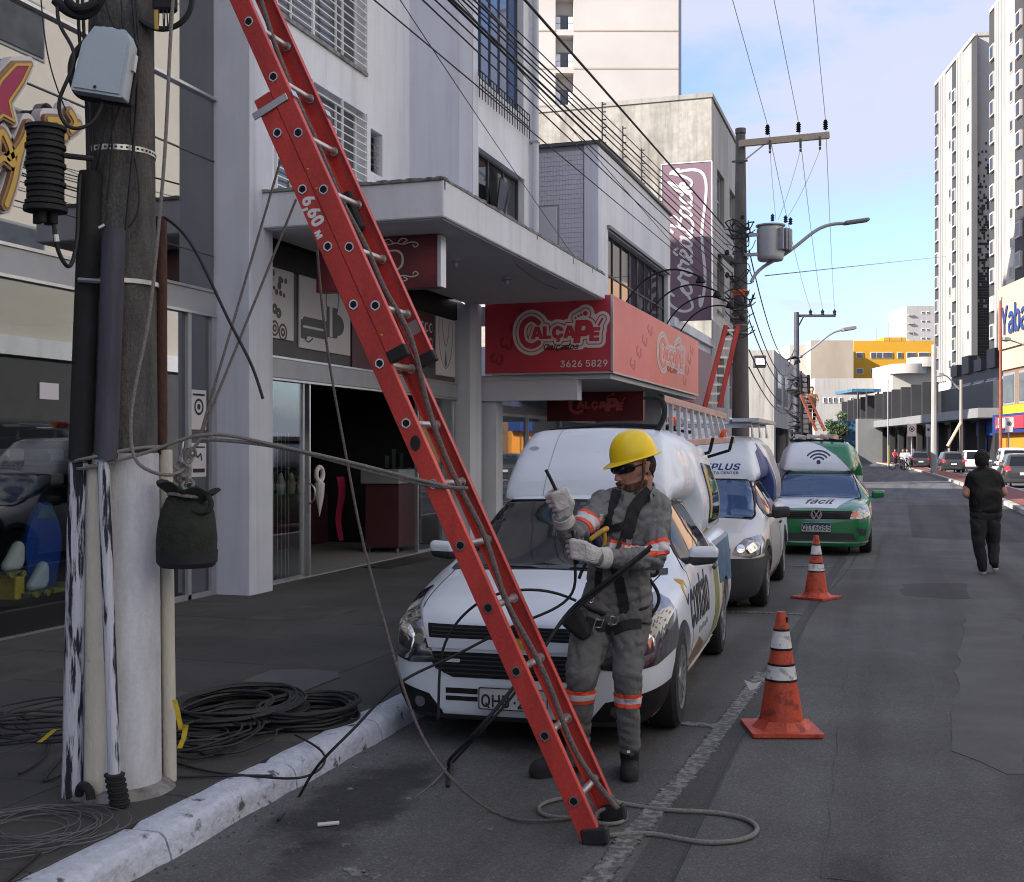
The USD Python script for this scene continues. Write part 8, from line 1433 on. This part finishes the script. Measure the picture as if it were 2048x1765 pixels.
# boots
def boot(heel, toe, ank, m='black_matt', par=None):
    d = toe - heel; d /= np.linalg.norm(d); put('boot', skin([hull((heel + CU * 0.045, 0.042), (heel + d * 0.07 + CU * 0.045, 0.045), (ank, 0.052)), hull((heel + d * 0.06 + CU * 0.045, 0.045), (toe - d * 0.05 + CU * 0.042, 0.046), (toe - d * 0.03 + CU * 0.03, 0.034)), hull((heel + d * 0.04 + CU * 0.08, 0.046), (toe - d * 0.09 + CU * 0.055, 0.042))], 0.012, 8), m, par or wk, True)
    s = np.cross(d, CU); put('sole', MB().ext(sg.LineString([(0.0, 0), (0.12, 0), (0.215, 0)]).buffer(0.047), heel + CU * (0.004 - heel[2]), d, -s if np.cross(d, -s)[2] > 0 else s, 0.026), 'rubber', par or wk)
h0 = G(1260, 1538); t0 = G(1258, 1562); dv = t0 - h0; dv /= np.linalg.norm(dv); t0 = h0 + dv * 0.27; boot(h0, t0, J(1259, 1500, 6.04))
h1 = G(1150, 1542); d1 = -CR * 0.85 - CF * 0.5; d1 /= np.linalg.norm(d1); boot(h1, h1 + d1 * 0.27, J(1153, 1515, 6.08)); put('boot_tag', MB().obox(J(1257, 1504, 5.955), (0.016, 0.004, 0.012), rz(YAW)), 'white_paint', wk)
# walker seen from behind
wp = thing('person', 'person in black T-shirt and black trousers walking away on the road', 'person', tuple(G(1972, 1150)))
D_ = 15.84
def K(x, y, dd=0.0): return atd(x, y, D_ + dd)
put('trousers', skin([hull((K(1959, 1030), 0.125), (K(1984, 1030), 0.125), (K(1960, 1005), 0.115), (K(1982, 1005), 0.115))] + chain((K(1957, 1045), 0.115), (K(1958, 1090, -0.02), 0.085), (K(1965, 1135), 0.062)) + chain((K(1984, 1045), 0.115), (K(1987, 1088, 0.05), 0.085), (K(1988, 1124, -0.05), 0.062)), 0.035, 10, 0.01, 9, 2), 'black_matt', wp, True)
put('t_shirt', skin([hull((K(1959, 1018), 0.13), (K(1983, 1018), 0.13), (K(1958, 985), 0.13), (K(1984, 985), 0.13)), hull((K(1956, 985), 0.12), (K(1986, 985), 0.12), (K(1950, 952), 0.085), (K(1988, 952), 0.085), (K(1968, 940), 0.07))] + chain((K(1945, 953), 0.075), (K(1936, 976, 0.05), 0.068)) + chain((K(1992, 953), 0.075), (K(2001, 974, 0.05), 0.068)), 0.035, 8, 0.008, 9, 6), 'black', wp, True)
put('head', skin([hull((K(1964, 918), 0.095), (K(1962, 926, -0.0), 0.075)), hull((K(1965, 930, 0.02), 0.055), (K(1967, 945), 0.055))], 0.02, 6), 'skin', wp, True)
put('forearm', skin(chain((K(1935, 972, 0.05), 0.052), (K(1932, 989, 0.0), 0.046), (K(1943, 996, 0.2), 0.038), (K(1950, 994, 0.3), 0.036)), 0.02, 5), 'skin', wp, True); put('forearm', skin(chain((K(2002, 970, 0.05), 0.052), (K(2008, 986, 0.0), 0.046), (K(1997, 994, 0.2), 0.038), (K(1990, 992, 0.3), 0.036)), 0.02, 5), 'skin', wp, True)
put('hair', skin([hull((K(1964, 914, -0.02), 0.098), (K(1963, 922, -0.03), 0.085))], 0.02, 6, 0.008, 30), 'hair', wp, True)
for x, y, lift in ((1966, 1146, 0), (1990, 1138, 0.05)):
    g_ = G(x, 1148) + CU * lift; put('shoe', hull((g_ + CU * 0.05, 0.045), (g_ + P(0.02, 0.16, 0.04), 0.038), (g_ + CU * 0.08, 0.04)), 'black', wp, 40); put('sole', hull((g_ + P(0, -0.01, 0.018), 0.04), (g_ + P(0.02, 0.17, 0.018), 0.036)).trim_by_plane([0, 0, -1], -(g_[2] + 0.03)), 'print_white', wp, 40)
# small figures, bicycles, signs around the bend
def small_person(label, px, py, h=1.7, shirt='print_white', pants='ink_navy', D=None, z=None, sit=False):
    b = G(px, py) if D is None else atd(px, py, D); t = thing('person', label, 'person', tuple(b)); k = h / 1.7; q = lambda x, y, zz: b + (CR * x + CF * y + CU * zz) * k
    put('trousers', skin(chain((q(-.08, 0, .85), .10), (q(-.09, 0.05 * sit, .45), .075), (q(-.09, -0.05, .06), .055)) + chain((q(.08, 0, .85), .10), (q(.10, -.05, .48), .075), (q(.12, 0.08, .06), .055)), 0.06, 4), pants, t, True); put('shirt', skin([hull((q(-.09, 0, .85), .11), (q(.09, 0, .85), .11), (q(-.13, 0, 1.3), .09), (q(.13, 0, 1.3), .09))] + chain((q(-.2, 0, 1.33), .06), (q(-.25, -.05, 1.08), .05)) + chain((q(.2, 0, 1.33), .06), (q(.25, -.1, 1.1), .05)), 0.06, 4), shirt, t, True)
    put('head', skin([hull((q(0, 0, 1.6), .10), (q(0, -.02, 1.54), .08)), hull((q(0, 0, 1.5), .05), (q(0, 0, 1.42), .055))], 0.05, 3), 'skin', t, True); [put('forearm', hull((q(s_ * .25, -.07, 1.09), .042), (q(s_ * .2, -.23, .99), .038)), 'skin', t, 40) for s_ in (-1, 1)]; put('hair', hull((q(0, 0.02, 1.64), .10), (q(0, 0.03, 1.58), .09)), 'hair', t, True); return t
small_person('person in white shirt standing behind the bicycles', 1806, 938, 1.7); small_person('bareheaded person in pale shirt by the second bicycle', 1814, 939, 1.72, 'box_white', 'mall_grey'); small_person('tiny figure in red walking near the yellow marker post', 1790, 929, 1.7, 'sign_red'); small_person('small figure in blue by the dark arcade pavement', 1843, 925, 1.7, 'shop_blue'); small_person('small figure in orange near the orange shop front', 1978, 937, 1.7, 'shop_orange')
def bicycle(label, px, py, ang):
    b = G(px, py); t = thing('bicycle', label, 'bicycle', tuple(b)); u = CR * math.cos(ang) + CF * math.sin(ang)
    for s_ in (-0.52, 0.52): w = put('wheel', MB().tube([b + u * (s_ + 0.33 * math.cos(a)) + CU * (0.35 + 0.33 * math.sin(a)) for a in np.linspace(0, 2 * PI, 28, endpoint=False)], 0.03, 6, closed=True), 'rubber', t); put('spokes', MB().tm(MB().bar(b + u * (s_ - 0.3) + CU * 0.35, b + u * (s_ + 0.3) + CU * 0.35, 0.012).bar(b + u * s_ + CU * 0.05, b + u * s_ + CU * 0.65, 0.012)), 'steel', w)
    q = lambda x, z: b + u * x + CU * z
    put('frame', MB().tube([q(-0.52, .35), q(-0.05, .3)], .025, 6).tube([q(-0.52, .35), q(-0.2, .85)], .02, 6).tube([q(-0.05, .3), q(-0.22, .9)], .028, 6).tube([q(-0.05, .3), q(0.38, .82)], .028, 6).tube([q(-0.2, .82), q(0.38, .85)], .028, 6).tube([q(0.52, .35), q(0.36, .95)], .025, 6), 'black', t); put('saddle', hull((q(-0.32, .93), .05), (q(-0.12, .93), .03)), 'black', t); put('handlebar', MB().tube([q(0.36, 1.0) - CF * .25, q(0.34, 1.02), q(0.36, 1.0) + CF * .25], .02, 6), 'steel', t)
bicycle('black bicycle at the median, left of the pair', 1796, 940, 0.3); bicycle('black bicycle at the median, right of the pair', 1817, 941, 0.5)
def sign_post(label, px, ytop, yfoot, D, w=0.75, h=1.0, rnd_=True):
    b = atd(px, 900, D) * [1, 1, 0]; zt = 1.65 + (900 - ytop) * D / 2400; t = thing('street_sign', label, 'sign', tuple(b)); put('post', MB().cyl(b, b + CU * zt, 0.05, n=8), 'alu_grey', t)
    c = b + CU * (zt - h / 2) - CF * 0.08; R_ = np.stack([CR, CF, CU], 1); p = put('plate', MB().obox(c, (w, 0.03, h), R_), 'print_white', t)
    if rnd_: put('symbol', MB().ext(sg.Point(0, 0.08).buffer(w * 0.3).difference(sg.Point(0, 0.08).buffer(w * 0.22)).union(sbox(-w * .12, 0.0, w * .12, 0.16)), c - CF * 0.016, CR, CU, 0.01), 'ink', p, False)
sign_post('white parking sign on a post behind the bicycles', 1823, 848, 936, 105, 0.78, 1.1); sign_post('second white sign post right of the first', 1856, 849, 930, 112, 0.45, 1.15); sign_post('white sign post before the orange shop front', 2017, 836, 940, 80, 0.5, 0.95); sign_post('thin tall post left of the white parking sign', 1776, 760, 930, 120, 0.2, 0.3, False)
put('marker_post', MB().cyl(G(1777, 932), G(1777, 932) + CU * 2.1, 0.11, n=10), 'yellow', label='yellow marker post by the white tall car', cat='post')
# ladders and a climber on the far poles
def lean_ladder(label, a, b, D, w, m='ladder_red', n=9, side=None):
    p, q = atd(*a, D), atd(*b, D); t = thing('leaning_ladder', label, 'ladder', tuple(p)); sd = side if side is not None else CR
    for s_ in (-w / 2, w / 2): put('rail', MB().bar(p + sd * s_, q + sd * s_ * 0.8, 0.13 * D / 25, 0.08), m, t)
    for k in range(n): f_ = (k + 0.5) / n; c = p + (q - p) * f_; put('rung', MB().bar(c - sd * w / 2, c + sd * w / 2, 0.04), 'rung_alu' if m != 'black' else 'black', t)
lean_ladder('red ladder leaning against the second pole', (1424, 815), (1464, 652), 23.6, 0.34, side=CR * 0.9 + CF * 0.3)
lean_ladder('dark upright ladder standing at the third pole', (1614, 895), (1609, 750), 57.5, 0.45, 'black', 14); lean_ladder('rust-coloured ladder slanting away from the third pole', (1641, 862), (1608, 790), 57, 0.4, 'rust_red', 9)
small_person('climber in brown on the dark ladder at the third pole', 1624, 848, 1.75, 'brown_print', 'bark', D=57.2)
